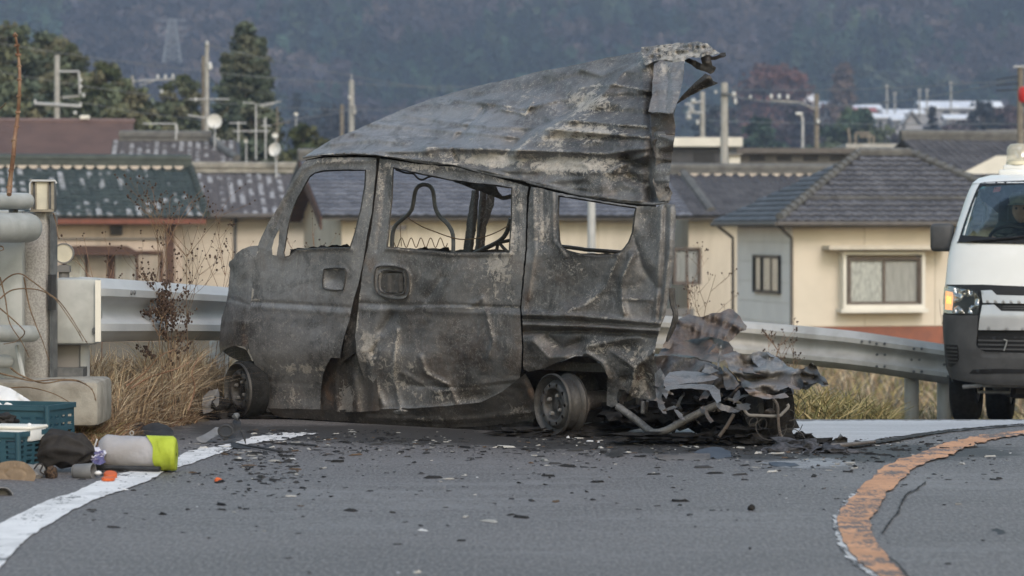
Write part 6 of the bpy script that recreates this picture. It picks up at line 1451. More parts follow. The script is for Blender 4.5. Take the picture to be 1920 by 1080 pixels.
# wheels
def steel_wheel(c, axis, r, barrel, label, tyre=None, parent=van):
    """pressed steel wheel: dished face with ten vent holes and four nuts, rim flanges, barrel"""
    c = Vector(c); ax = Vector(axis).normalized()                 # ax points outwards
    up = (Vector((0, 0, 1)) - ax * ax.z).normalized(); sd2 = ax.cross(up)
    def at(x, y, h): return c + sd2 * x + up * y + ax * h
    rim = mk('rim', MB().lathe([(r, -.004), (r, .006), (r * .965, .012), (r * .93, .004), (r * .90, -.018), (r * .80, -.03), (r * .80, -barrel * .45), (r * .84, -barrel * .55), (r * .84, -barrel * .8), (r * .93, -barrel * .88), (r * .965, -barrel), (r, -barrel), (r * .99, -barrel - .008), (r * .9, -barrel * .93), (r * .81, -barrel * .78), (r * .77, -barrel * .45), (r * .77, -.028), (r * .87, -.015), (r * .92, -.002)], c, ax, 48, True), M['rim'], parent, label, smooth=True, sharp=50)
    # face
    R1 = r * .80; oc = [(R1 * math.cos(t), R1 * math.sin(t)) for t in np.linspace(0, 6.283, 49)[:-1]]
    holes = [[(r * .63 * math.cos(a) + r * .058 * math.cos(t), r * .63 * math.sin(a) + r * .07 * math.sin(t)) for t in np.linspace(0, 6.283, 11)[:-1]] for a in np.linspace(0, 6.283, 11)[:-1]]
    ch = [[(r * .16 * math.cos(t), r * .16 * math.sin(t)) for t in np.linspace(0, 6.283, 17)[:-1]]]
    K_ = 1000.0
    def hit(px, py, off):
        x, y = np.asarray(px) / K_, np.asarray(py) / K_; q = np.hypot(x, y) / r
        h = -.028 + .030 * sstep(.80, .66, q) * sstep(.44, .52, q) - .018 * sstep(.52, .46, q) + .014 * sstep(.30, .22, q) - np.asarray(off)
        return np.array(c)[None] + x[:, None] * np.array(sd2) - y[:, None] * np.array(up) + h[:, None] * np.array(ax)
    panel('wheel_disc', [(a * K_, b * K_) for a, b in oc], hit, M['rim'], parent, [[(a * K_, b * K_) for a, b in h] for h in holes + ch], step=8, thick=.004, mask=lambda x, y: np.stack([.1 + 0 * x, .12 * sstep(-60, 60, x), .15 + 0 * x], -1))
    for a in (.5, 2.07, 3.64, 5.21):
        p = at(r * .33 * math.cos(a), r * .33 * math.sin(a), -.012)
        mk('wheel_nut', MB().lathe([(0, .012), (.009, .012), (.011, .006), (.011, -.01)], p, ax, 6), M['mid_grey'], parent)
    mk('hub', MB().lathe([(0, -.02), (r * .15, -.022), (r * .16, -.05), (r * .55, -.07), (r * .6, -.11), (0, -.12)], c, ax, 20), M['burnt_dark'], parent, smooth=True, sharp=40)
    if tyre: mk('tyre', MB().lathe([(r * 1.0, -.002), (r * 1.07, -.012), (r * tyre, -.04), (r * tyre * 1.01, -barrel * .5), (r * tyre, -barrel * .9), (r * 1.06, -barrel), (r * .98, -barrel + .005), (r * .98, -.01)], c, ax, 40, True), M['rubber'], parent, smooth=True)
na = Vector((-SIDE.n[0], -SIDE.n[1], 0))
def turned(deg): return Matrix.Rotation(math.radians(deg), 3, 'Z') @ na
s_r = S(1037, 760); s_f = S(447, 733)
steel_wheel(s_r + Vector((0, 0, .004)), turned(-17), .173, .108, 'bare rear wheel without tyre')
steel_wheel(s_f + Vector((0, 0, .006)), turned(-17), .166, .12, 'front wheel with burnt tyre remains', 1.035)
mk('axle', MB().tube([s_r - turned(-17) * .12, s_r - turned(-17) * .2 + Vector((0, 0, .01)), V(WB, .45, .2), V(WB, 1.1, .22)], [.06, .06, .045, .04], 12).lathe([(.055, 0), (.085, -.02), (.085, -.05), (.05, -.06)], s_r - turned(-17) * .14, turned(-17), 18), M['burnt_brown'], van, smooth=True)
mk('coil_spring', MB().tube([V(WB + .22 + .06 * math.cos(t), .48 + .06 * math.sin(t), .24 + .004 * t * 1.4) for t in np.linspace(0, 26, 80)], .009, 6), M['burnt_dark'], van, smooth=True)
mk('damper', MB().tube([V(WB + .2, .42, .22), V(WB + .22, .44, .36)], .05, 12).tube([V(WB + .22, .44, .36), V(WB + .23, .46, .52)], .03, 12), M['steel_dark'], van, smooth=True)
mk('tyre_ash', MB().blob(s_r + Vector((.18, .12, -.155)), (.26, .16, .035), 3, .5, 3, 4).blob(s_r + Vector((-.12, .10, -.16)), (.2, .12, .03), 5, .5, 3, 4), M['char'], van)
mk('tyre_ash', MB().blob(s_f + Vector((.02, .12, -.15)), (.26, .14, .05), 4, .5, 3, 4).blob(s_f + Vector((-.12, .08, -.13)), (.11, .1, .08), 6, .4, 3, 3), M['char'], van)
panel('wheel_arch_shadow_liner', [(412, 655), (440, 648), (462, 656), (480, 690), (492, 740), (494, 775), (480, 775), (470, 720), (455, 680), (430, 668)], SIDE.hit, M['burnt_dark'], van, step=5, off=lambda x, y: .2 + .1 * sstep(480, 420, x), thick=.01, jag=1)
# crushed rear: sheets, beams, pipes, far wheel
class Card:
    """an upright sheet surface at distance Y0 (metres), leaning back by tilt per pixel of height"""
    def __init__(s, Y0, slope_x=0.0, tilt=0.0, cx=1350, cy=700): s.a = (Y0, slope_x, tilt, cx, cy)
    def hit(s, px, py, off):
        Y0, sx, ti, cx, cy = s.a
        Y = Y0 + sx * (px - cx) + ti * (cy - py) + np.asarray(off)
        return np.stack([(px - 960) / FPX * Y, Y, CAM_Z - (py - HY) / FPX * Y], -1)
def crumple(s, a, seed):
    """folded sheet: flat facets meeting in sharp creases"""
    R = random.Random(int(seed * 13) + 5); W = [(R.uniform(0, 3.14), R.uniform(.8, 1.9), R.uniform(0, 9)) for _ in range(4)]
    def f(x, y):
        wx = x + s * .9 * fbm(x / (s * 2.2), y / (s * 2.2), seed, 2); wy = y + s * .9 * fbm(x / (s * 2.2), y / (s * 2.2), seed + 7, 2); r = 0
        for th, k, ph in W:
            u = (wx * math.cos(th) + wy * math.sin(th) * 1.6) / (s * k) + ph
            r = r + k * (np.abs(u - 2 * np.floor(u / 2) - 1) - .5)
        return .75 * a * r + .12 * a * fbm(x / 6, y / 6, seed + 3)
    return f
def piece(name, pts, Y0, m, tilt=.003, sx=0.0, crum=(26, .05, 1), extra=None, mask=None, jag=1.2, step=3.4, thick=.004, label=None):
    cf = crumple(*crum)
    return panel(name, pts, Card(Y0, sx, tilt).hit, M[m], van, step=step, off=0, disp=(lambda x, y: cf(x, y) + extra(x, y)) if extra else cf, mask=mask, jag=jag, thick=thick, label=label)
cst = lambda r, g, b: (lambda x, y: np.stack([.45 * r + .2 * fbm(x / 25, y / 25, 1.), g + .3 * fbm(x / 30, y / 30, 5.), b + .2 * fbm(x / 30, y / 30, 9.)], -1).clip(0, 1))
fan = ridges([([(1296 + 16 * i, 640 - 2 * i), (1308 + 15 * i + i * i * 1.0, 588 - 1.2 * i + .5 * i * i)], .035, 4.2) for i in range(7)])
piece('crushed_floor_sheet', [(1242, 652), (1252, 628), (1262, 606), (1276, 596), (1290, 590), (1305, 594), (1322, 592), (1336, 587), (1352, 584), (1366, 579), (1374, 580), (1380, 586), (1387, 592), (1393, 602), (1400, 612), (1398, 619), (1388, 622), (1376, 634), (1366, 642), (1348, 636), (1330, 632), (1300, 636), (1276, 641), (1256, 654)], 15.45, 'burnt_brown', .006, crum=(22, .06, 2), extra=lambda x, y: 1.3 * fan(x, y) * sstep(1290, 1312, x), mask=cst(.2, .25, .2), step=3.2, label='pleated brown floor sheet of the crushed rear')
piece('crushed_floor_sheet', [(1228, 672), (1240, 656), (1270, 642), (1300, 632), (1340, 628), (1366, 640), (1374, 652), (1376, 664), (1362, 672), (1345, 680), (1320, 676), (1300, 668), (1270, 664), (1246, 668)], 15.2, 'burnt_brown', .012, crum=(22, .06, 4), mask=cst(.3, .5, .1), extra=dents([(1338, 660, 10, 6, -.08)]), label='rust toned flap of the crushed rear')
piece('crushed_side_sheet', [(1226, 668), (1250, 666), (1290, 670), (1330, 680), (1352, 688), (1356, 700), (1330, 704), (1300, 696), (1262, 694), (1244, 708), (1232, 700), (1228, 690)], 15.25, 'burnt_dark', .004, crum=(24, .08, 6), mask=cst(.4, .2, .2))
piece('crushed_tailgate_sheet', [(1356, 664), (1378, 660), (1398, 668), (1412, 662), (1436, 660), (1446, 668), (1466, 672), (1474, 684), (1490, 692), (1508, 690), (1518, 684), (1524, 680), (1530, 690), (1536, 700), (1548, 710), (1552, 722), (1542, 726), (1532, 718), (1518, 728), (1500, 732), (1478, 726), (1452, 738), (1430, 742), (1412, 734), (1396, 722), (1380, 706), (1366, 690)], 15.0, 'burnt', .006, crum=(22, .10, 8), mask=cst(.3, .12, .3), step=3.6, jag=2.0, extra=ridges([([(1385, 670), (1420, 720), (1440, 735)], -.05, 9), ([(1405, 690), (1440, 702), (1475, 690)], .06, 6), ([(1440, 735), (1500, 730)], .04, 5)]), label='torn grey tailgate sheet with jagged end')
piece('crushed_tailgate_sheet', [(1406, 666), (1424, 660), (1440, 660), (1456, 668), (1466, 676), (1470, 688), (1458, 694), (1440, 700), (1424, 690), (1412, 680)], 14.92, 'burnt', .01, crum=(18, .05, 3), mask=cst(.3, .1, .9), jag=1.5, label='pale bare flap on the torn tailgate')
piece('torn_black_end', [(1500, 700), (1512, 688), (1522, 680), (1530, 688), (1534, 700), (1546, 708), (1554, 720), (1546, 722), (1536, 714), (1524, 722), (1508, 722)], 14.9, 'burnt_dark', .006, crum=(12, .06, 5), jag=2.4, step=3)
piece('cross_member', [(1244, 722), (1246, 708), (1256, 698), (1280, 695), (1310, 697), (1336, 702), (1348, 708), (1340, 712), (1318, 716), (1290, 718), (1262, 722), (1252, 730)], 15.1, 'burnt', .01, crum=(60, .012, 2), mask=cst(.1, .35, .75), extra=lambda x, y: .03 * np.cos((y - 709) / 9), jag=.4, label='pale bent cross member')
piece('bumper_beam', [(1240, 735), (1252, 722), (1300, 719), (1338, 722), (1350, 732), (1352, 752), (1344, 756), (1336, 744), (1330, 732), (1290, 728), (1256, 730), (1250, 748)], 15.05, 'burnt', .01, crum=(40, .02, 3), mask=cst(.35, .3, .3), jag=.8)
piece('bent_bracket', [(1228, 700), (1238, 690), (1246, 704), (1244, 726), (1240, 745), (1248, 765), (1250, 776), (1242, 775), (1234, 762), (1230, 742), (1228, 720)], 15.1, 'burnt', .004, crum=(16, .03, 4), mask=cst(.5, .3, .3), jag=.8)
piece('crushed_inner_wall', [(1246, 688), (1300, 690), (1350, 700), (1364, 690), (1380, 706), (1390, 730), (1372, 748), (1352, 756), (1344, 760), (1300, 770), (1256, 772), (1246, 740)], 15.5, 'burnt_dark', .0, crum=(30, .08, 5), mask=cst(.1, .15, .1), step=5)
piece('folded_plate', [(1356, 684), (1372, 700), (1386, 720), (1378, 730), (1362, 732), (1356, 722)], 14.95, 'burnt_dark', .006, crum=(14, .05, 2), mask=cst(.3, .1, .5), label='small folded dark plate')
piece('crushed_lower_sheet', [(1392, 722), (1430, 736), (1452, 742), (1470, 738), (1480, 744), (1462, 748), (1430, 748), (1404, 740)], 14.95, 'burnt_brown', .012, crum=(18, .05, 9), mask=cst(.3, .4, .2))
# more torn strips and flaps tying the heap together
R_ = random.Random(5)
for i in range(34):
    cx, cy = R_.uniform(1236, 1490), R_.uniform(652, 800)
    if cy < 690 and cx > 1380: cy += 40
    L_, W_ = R_.uniform(14, 46), R_.uniform(5, 15); a = R_.gauss(.1, .7)
    pts = []
    for j in range(10):
        t = 6.2832 * j / 10; q = R_.uniform(.55, 1.25)
        x, y = L_ * .5 * math.cos(t) * q, W_ * .5 * math.sin(t) * q
        pts.append((cx + x * math.cos(a) - y * math.sin(a), cy + x * math.sin(a) + y * math.cos(a)))
    piece('torn_strip', pts, 15.02 + R_.uniform(-.12, .35), R_.choice(['burnt_dark', 'burnt_dark', 'burnt_dark', 'burnt', 'burnt_brown']), R_.uniform(0, .012), R_.uniform(-.003, .003), (R_.uniform(8, 18), R_.uniform(.03, .07), i), mask=cst(R_.uniform(0, .4), R_.uniform(0, .4), R_.uniform(0, .3)), jag=1.5, step=4)
# the lower black mass: charred axle housing lumps
mb = MB()
for (x, y, rx, ry, s) in ((1290, 762, .22, .09, 1), (1340, 775, .16, .09, 2), (1390, 752, .16, .10, 3), (1400, 790, .15, .09, 4), (1350, 745, .12, .06, 5), (1430, 765, .14, .12, 6), (1250, 780, .16, .07, 7), (1200, 775, .16, .06, 8), (1165, 775, .12, .06, 9)):
    mb.blob(P(x, y, 15.55), (rx, .22, ry), s, .45, 3, 2.2)
mk('charred_axle_housing', mb, M['char'], van, smooth=True, sharp=50)
mb = MB()
for i in range(26):
    x, y = random.uniform(1255, 1460), random.uniform(715, 800); a = random.uniform(0, 6.28); l = random.uniform(14, 40)
    p, q = P(x, y, 15.3 + random.uniform(-.15, .15)), P(x + l * math.cos(a), y + .6 * l * math.sin(a), 15.3 + random.uniform(-.15, .15))
    mb.tube([p, p.lerp(q, .5) + Vector((0, 0, random.uniform(-.03, .03))), q], random.uniform(.006, .02), 6)
mk('charred_linkage', mb, M['burnt_dark'], van, smooth=True)
mk('brake_drum', MB().lathe([(0, -.03), (.05, -.03), (.062, -.02), (.062, .03), (.04, .03), (.035, 0), (0, 0)], P(1184, 752, 15.5), (-.5, -.85, .1), 20), M['burnt'], van, smooth=True, sharp=40)
mk('drop_link', MB().tube([P(1206, 752, 15.2), P(1205, 775, 15.2)], .012, 6).tube([P(1214, 752, 15.2), P(1211, 772, 15.25)], .008, 6), M['burnt'], van)
v_ = [P(1158, 762, 15.25), P(1172, 772, 15.22), P(1194, 788, 15.2), P(1214, 805, 15.15), P(1224, 811, 15.12), P(1236, 811, 15.1), P(1252, 806, 15.1), P(1290, 785, 15.08), P(1322, 769, 15.06), P(1346, 759, 15.05)]
mk('bent_tube', MB().tube(v_, .021, 12), M['burnt'], van, smooth=True)
mk('bent_pipe', MB().tube([P(*p, 14.85) for p in cr([(1365, 748), (1384, 754), (1392, 762), (1402, 777), (1420, 779), (1458, 780), (1468, 774), (1478, 763), (1476, 758)], 4)], .0085, 8), M['mid_grey'], van, smooth=True)
mk('hanging_rod', MB().tube([P(1376, 776, 14.9), P(1362, 800, 14.9), P(1344, 824, 14.92)], .010, 8), M['burnt_brown'], van, smooth=True)
mk('strap', MB().tube([P(*p, 14.82) for p in cr([(1450, 748), (1458, 760), (1459, 785), (1462, 810), (1470, 826), (1478, 830)], 4)], .008, 6), M['burnt_brown'], van, smooth=True)
piece('pointed_bracket', [(1340, 752), (1352, 756), (1372, 764), (1388, 770), (1384, 774), (1368, 774), (1354, 770), (1344, 762)], 14.9, 'burnt', .004, crum=(12, .03, 2), mask=cst(.6, .3, .2))
# far rear wheel, torn inwards: burnt tyre seen across the tread
wc = P(1440, 768, 15.15)
ax_ = Vector((-.93, -.36, .04)).normalized()
mk('far_rear_tyre', MB().lathe([(.10, -.075), (.15, -.085), (.175, -.07), (.178, 0), (.175, .07), (.15, .085), (.10, .075)], wc, ax_, 36), M['char'], van, 'charred rear tyre dragged across', smooth=True)
mk('far_rear_drum', MB().lathe([(0, .10), (.09, .10), (.11, .08), (.11, -.02), (0, -.02)], wc, ax_, 24), M['burnt_dark'], van, smooth=True, sharp=40)
mb = MB()
for i in range(24):
    t0 = random.uniform(0, 6.28); c0 = P(random.uniform(1400, 1485), random.uniform(760, 832), random.uniform(14.85, 15.2)); r0 = random.uniform(.03, .09)
    mb.tube([c0 + Vector((r0 * math.cos(t0 + t), .3 * r0 * math.sin(t0 + t * 1.3), r0 * .8 * math.sin(t0 + t))) for t in np.linspace(0, random.uniform(2, 5), 10)], .0022, 4)
mk('tyre_wires', mb, M['burnt_dark'], van)
mb = MB()
for (x, y, rx, rz, s) in ((1395, 815, .12, .05, 1), (1440, 822, .15, .05, 2), (1500, 826, .08, .035, 4), (1520, 832, .1, .03, 5), (1560, 838, .1, .02, 15), (1610, 840, .12, .012, 16), (1480, 838, .14, .03, 17), (1420, 832, .15, .025, 18), (1350, 822, .08, .03, 6), (1290, 820, .12, .02, 7), (1200, 818, .14, .02, 8)):
    mb.blob(P(x, y, 15.0), (rx, .12, rz), s, .6, 3, 3)
mk('burnt_tyre_ash', mb, M['char'], van)
# ------------------------------------------------------------------ white van with beacon, facing us
M['white_car'] = plain('white_car_paint', (0.80, 0.80, 0.79), (0.74, 0.74, 0.72), 2.5, 0.28, bump=0.0, spec=0.5)
M['bumper_grey'] = plain('dark_grey_bumper_plastic', (0.058, 0.059, 0.063), (0.075, 0.076, 0.08), 8, 0.55, bump=.08, bscale=200)
M['silver'] = plain('silver_trim', (0.62, 0.63, 0.66), (0.56, 0.57, 0.60), 5, 0.35, 0.45)
M['black_trim'] = plain('black_trim', (0.018, 0.018, 0.02), None, 5, 0.5)
M['chrome'] = plain('reflector_chrome', (0.75, 0.75, 0.76), (0.35, 0.35, 0.36), 40, 0.12, 0.9)
M['cabin'] = plain('dark_grey_cabin', (0.10, 0.112, 0.115), (0.14, 0.15, 0.155), 5, 0.8)
M['cabin_pale'] = plain('pale_grey_cabin_trim', (0.30, 0.31, 0.31), None, 5, 0.8)
def emit(name, c, e):
    k = NT(name); k.set(k.b.inputs['Emission Color'], c); k.b.inputs['Emission Strength'].default_value = e
    return k.fin(c, 0.3)
M['amber_lit'] = emit('lit_amber_signal', (1.0, 0.33, 0.012), 0.85)
M['amber_core'] = emit('lit_amber_bulb', (1.0, 0.58, 0.02), 1.1)

VA = math.radians(16); VO = np.array([(1962 - 960) / FPX * 21.7, 21.7]); VG = -0.40
vw, vb = np.array([math.cos(VA), -math.sin(VA)]), np.array([math.sin(VA), math.cos(VA)])
def L3(x, y, h): q = VO + vw * x + vb * y; return Vector((q[0], q[1], VG + h - .085 * max(0.0, y - 1.2)))
_H = [.30, .373, .61, .872, 1.06, 1.13, 1.30, 1.42, 1.57, 1.745, 1.84, 1.92, 1.965, 1.99, 2.0]
HWi = interp(_H, [.76, .776, .82, .832, .824, .818, .809, .795, .757, .715, .69, .665, .62, .54, .44])
YFi = interp(_H, [.06, .03, .0, -.01, .02, .04, .10, .15, .24, .36, .43, .51, .60, .72, 1.05])
def surf(x, h, off=0.0):
    x = np.asarray(x, float); h = np.asarray(h, float); w = HWi(h); s = np.clip(x / w, -1, 1)
    y = YFi(h) + .24 * (1 - np.sqrt(np.clip(1 - np.abs(s) ** 2.6, 0, 1))) + .03 * s ** 2 + np.asarray(off)
    q = VO[None] + vw[None] * np.ravel(x)[:, None] + vb[None] * np.ravel(y)[:, None]
    return np.concatenate([q, (VG + np.ravel(h) - .085 * np.maximum(0, np.ravel(y) - 1.2))[:, None]], 1)
def fx_(px): return (np.asarray(px, float) - 1973) / 246.0
def fh_(py): return 1.55 - (np.asarray(py, float) - 430) / 240.5
def face_hit(px, py, off): return surf(fx_(px), fh_(py), off)
car = thing('white_van', 'white van with roof beacon and lit amber signal', 'van', tuple(L3(0, 2.3, 0)))
def front(name, pts, m, off=-.004, thick=.006, mirror=True, step=5, parent=car, label=None, **kw):
    r = panel(name, pts, face_hit, M[m] if isinstance(m, str) else m, parent, step=step, off=off, thick=thick, label=label, **kw)
    if mirror: panel(name, [(3946 - x, y) for x, y in pts][::-1], face_hit, M[m] if isinstance(m, str) else m, parent, step=step, off=off, thick=thick, **{k: v for k, v in kw.items() if k != 'holes'})
    return r
# body shell: front skin below the windscreen, pillars, roof, sides
mb = MB(); ts = np.linspace(-1, 1, 41); hs = [.86, .95, 1.03, 1.1, 1.2, 1.3, 1.38, 1.452]
def ring(h, lo=-1, hi=1): return [tuple(v) for v in surf(np.sin(np.linspace(lo, hi, 41) * math.pi / 2) * HWi(h), np.full(41, h))]
for h in hs: mb.v += ring(h)
mb.f = [(i * 41 + j, i * 41 + j + 1, (i + 1) * 41 + j + 1, (i + 1) * 41 + j) for i in range(len(hs) - 1) for j in range(40)]
body = mk('body', mb, M['white_car'], car, smooth=True)
LEN = 4.55
sd_ = MB(); hh = [.34, .6, .872, 1.13, 1.42]
for sgn in (-1, 1):
    o = len(sd_.v); hl = hh + [1.57, 1.745, 1.84, 1.92, 1.965, 1.99]
    for h in hl:
        w = float(HWi(h)); y0 = float(YFi(h)) + .27
        for y in (y0, y0 + .25, 1.3, 2.4, 3.5, LEN): sd_.v.append(tuple(L3(sgn * (w if y > y0 else w), max(y, y0), h)))
    sd_.f += [tuple((o + i * 6 + j, o + i * 6 + j + 1, o + (i + 1) * 6 + j + 1, o + (i + 1) * 6 + j)[::sgn]) for i in range(len(hl) - 1) for j in range(5) if not (hl[i] >= 1.42 and hl[i] < 1.84 and j in (1, 2, 3))]
mk('side_panel', sd_, M['white_car'], car, smooth=True, sharp=50)
rf = MB(); hr = [1.92, 1.945, 1.965, 1.99, 2.0]
for h in hr: rf.v += ring(h)
rf.f = [(i * 41 + j, i * 41 + j + 1, (i + 1) * 41 + j + 1, (i + 1) * 41 + j) for i in range(4) for j in range(40)]
o = len(rf.v)
for y in (1.6, 3.0, LEN):
    for j in range(41):
        s = math.sin(ts[j] * math.pi / 2); rf.v.append(tuple(L3(s * .66, y, 2.0 - .10 * abs(s) ** 4 + .012)))
top = 4 * 41
for k in range(3):
    a = top if k == 0 else o + (k - 1) * 41; b = o + k * 41
    rf.f += [(a + j, a + j + 1, b + j + 1, b + j) for j in range(40)]
mk('roof', rf, M['white_car'], car, smooth=True, sharp=60)
back = MB(); back.hexa([L3(-.80, LEN, .35), L3(.80, LEN, .35), L3(.80, LEN + .05, .35), L3(-.80, LEN + .05, .35), L3(-.66, LEN - .02, 1.98), L3(.66, LEN - .02, 1.98), L3(.66, LEN, 1.98), L3(-.66, LEN, 1.98)])
mk('tailgate', back, M['white_car'], car)
# pillars
for sgn in (-1, 1):
    pb = MB(); hl = np.linspace(1.45, 1.925, 9)
    for h in hl:
        w = float(HWi(h)); xs_ = np.array([w * .865, w * .92, w * .97, w]) * sgn
        pb.v += [tuple(v) for v in surf(xs_, np.full(4, h))]
        pb.v.append(tuple(L3(sgn * w, float(YFi(h)) + .52, h)))
    pb.f = [tuple((i * 5 + j, i * 5 + j + 1, (i + 1) * 5 + j + 1, (i + 1) * 5 + j)[::sgn]) for i in range(8) for j in range(4)]
    mk('windscreen_pillar', pb, M['white_car'], car, smooth=True)
# windscreen and its black border
ws_ = [(1795, 455), (1799, 440), (1806, 412), (1815, 380), (1824, 352), (1829, 341), (1836, 339), (1920, 336), (2026, 336), (2110, 339), (2117, 341), (2122, 352), (2131, 380), (2140, 412), (2147, 440), (2151, 455), (2060, 456), (1886, 456)]
wi_ = [(1803, 441), (1808, 420), (1817, 388), (1828, 352), (1835, 346), (1920, 343), (2026, 343), (2111, 346), (2118, 352), (2129, 388), (2138, 420), (2143, 441), (2060, 446), (1886, 446)]
panel('windscreen_border', ws_, face_hit, M['black_trim'], car, [wi_], step=6, off=-.004, thick=.008)
panel('windscreen', wi_, face_hit, M['windshield'], car, step=12, off=0.0, thick=.0)
front('cowl', [(1793, 455), (1973, 458), (1973, 450), (1900, 447), (1806, 443)], 'black_trim', off=-.01)
wp = MB(); wp.tube([tuple(face_hit([x], [y], -.03)[0]) for x, y in ((1822, 452), (1870, 449), (1920, 444), (1990, 436))], .010, 6); wp.tube([tuple(face_hit([x], [y], -.035)[0]) for x, y in ((1868, 448), (1905, 446), (1960, 440))], .006, 6)
mk('wiper', wp, M['black_trim'], car)
front('sticker', [(1831, 345), (1842, 344), (1840, 351), (1829, 352)], plain('pale_blue_sticker', (.35, .62, .66), None, 9, .5), off=.012, mirror=False, step=4)
front('sticker', [(1860, 349), (1874, 348), (1872, 358), (1858, 359)], plain('red_sticker', (.45, .12, .08), None, 9, .5), off=.012, mirror=False, step=4)
# gap under the bonnet, grille bars, headlights, bumper
front('grille_back', [(1771, 535), (1850, 534), (1973, 538), (1973, 640), (1845, 640), (1771, 600)], 'black_trim', off=-.003)
front('grille_bar', [(1848, 545), (1868, 544), (1878, 553), (1973, 555), (1973, 569), (1852, 568)], 'silver', off=-.03, thick=.03, label='upper silver grille bar')
front('grille_bar', [(1851, 572), (1874, 571), (1888, 583), (1973, 584), (1973, 618), (1844, 619), (1846, 600)], 'silver', off=-.034, thick=.03, label='lower broad silver grille bar')
for y in (573, 577, 581): front('grille_slat', [(1890, y), (1973, y), (1973, y + 2), (1890, y + 2)], 'bumper_grey', off=-.012, step=8)
front('headlight', [(1770, 540), (1776, 537), (1800, 539), (1830, 543), (1842, 548), (1848, 560), (1846, 578), (1842, 590), (1800, 590), (1772, 588), (1768, 570)], 'black_trim', off=-.006, label='headlight with lit amber signal')
hl = front('headlight_reflector', [(1793, 541), (1828, 545), (1840, 551), (1845, 562), (1843, 580), (1839, 588), (1793, 588)], 'chrome', off=-.008, step=3.0, disp=lambda x, y: .05 * ridged(x / 9, y / 11, 2.) - .04 * np.exp(-((x - 1820) / 14) ** 2 - ((y - 566) / 14) ** 2))
front('headlight_lens', [(1770, 540), (1776, 537), (1800, 539), (1830, 543), (1842, 548), (1848, 560), (1846, 578), (1842, 590), (1800, 590), (1772, 588), (1768, 570)], 'lens', off=-.034, thick=.0, step=8)
front('turn_signal', [(1774.5, 547), (1790.5, 549), (1792, 560), (1790, 583), (1774.5, 582)], 'amber_lit', off=-.012, mirror=False, step=4)
front('turn_signal_bulb', [(1777, 556), (1788, 557), (1788, 572), (1777, 571)], 'amber_core', off=-.020, mirror=False, step=4)
bp_ = [(1769, 592), (1800, 592.5), (1843, 592), (1842, 620), (1839, 645), (1843, 655), (1856, 660), (1973, 662), (1973, 722), (1860, 722), (1800, 716), (1782, 712), (1774, 692), (1771, 656)]
front('bumper', bp_, 'bumper_grey', off=-.03, thick=.06, step=5, disp=lambda x, y: -.012 * np.exp(-((y - 663) / 3) ** 2) * (x > 1850) + .0 * x)
front('lower_grille', [(1840, 632), (1973, 630), (1973, 661), (1850, 661), (1842, 652)], 'black_trim', off=-.012)
for y in (637, 645, 653): front('lower_grille_slat', [(1842, y), (1973, y), (1973, y + 3), (1843, y + 3)], 'bumper_grey', off=-.022, step=8)
front('fog_lamp_slot', [(1775, 648), (1802, 648), (1804, 658), (1804, 676), (1796, 686), (1788, 691), (1777, 690)], 'black_trim', off=-.033, thick=.01)
for y in (653, 660, 667, 674, 681): front('fog_slat', [(1777, y), (1801, y), (1801, y + 2.5), (1777, y + 2.5)], 'bumper_grey', off=-.040, thick=.01, step=6)
front('lower_lip', [(1824, 702), (1832, 694), (1880, 691), (1973, 691), (1973, 698), (1884, 700), (1840, 702)], 'black_trim', off=-.034, thick=.01)
mk('tow_hook', MB().tube([Vector(tuple(face_hit([x], [y], -.03)[0])) for x, y in ((1893, 657), (1897, 646), (1899, 638), (1893, 636))], .006, 6), M['cabin_pale'], car)
mk('front_underbar', MB().tube([L3(-.66, .15, .31), L3(-.5, .1, .33), L3(.5, .1, .33)], .018, 8).tube([L3(-.55, .2, .33), L3(-.55, .2, .27), L3(-.3, .2, .27), L3(-.3, .2, .33)], .012, 6), M['steel_dark'], car)
mk('oil_pan', MB().bbox(tuple(L3(.0, .9, .30)), (.9, .9, .18), .04), M['black_trim'], car)
for sx, y in ((-.70, .72), (.70, .72), (-.70, 3.25), (.70, 3.25)):
    w = mk('wheel', MB().lathe([(.18, -.10), (.30, -.105), (.325, -.085), (.33, 0), (.325, .085), (.30, .105), (.18, .10)], L3(sx, y, .335), (*(vw * (1 if sx > 0 else -1)), 0), 36, True), M['rubber'], car, smooth=True, sharp=50)
    mk('rim', MB().lathe([(0, .06), (.05, .07), (.12, .05), (.185, .085), (.185, -.09), (0, -.06)], L3(sx, y, .335), (*(vw * (1 if sx > 0 else -1)), 0), 20), M['silver'], w, smooth=True, sharp=40)
# mirrors
for sgn in (-1, 1):
    Rm = Matrix.Rotation(-VA, 3, 'Z'); c = L3(sgn * .875, .56, 1.485)
    m_ = mk('door_mirror', MB().bbox(tuple(c), (.185, .13, .225), .035, Rm), M['bumper_grey'], car, smooth=True, sharp=60)
    mk('mirror_arm', MB().tube([c + Vector((.07 * -sgn, 0, -.08)), L3(sgn * .77, .60, 1.40)], .03, 8), M['black_trim'], m_)
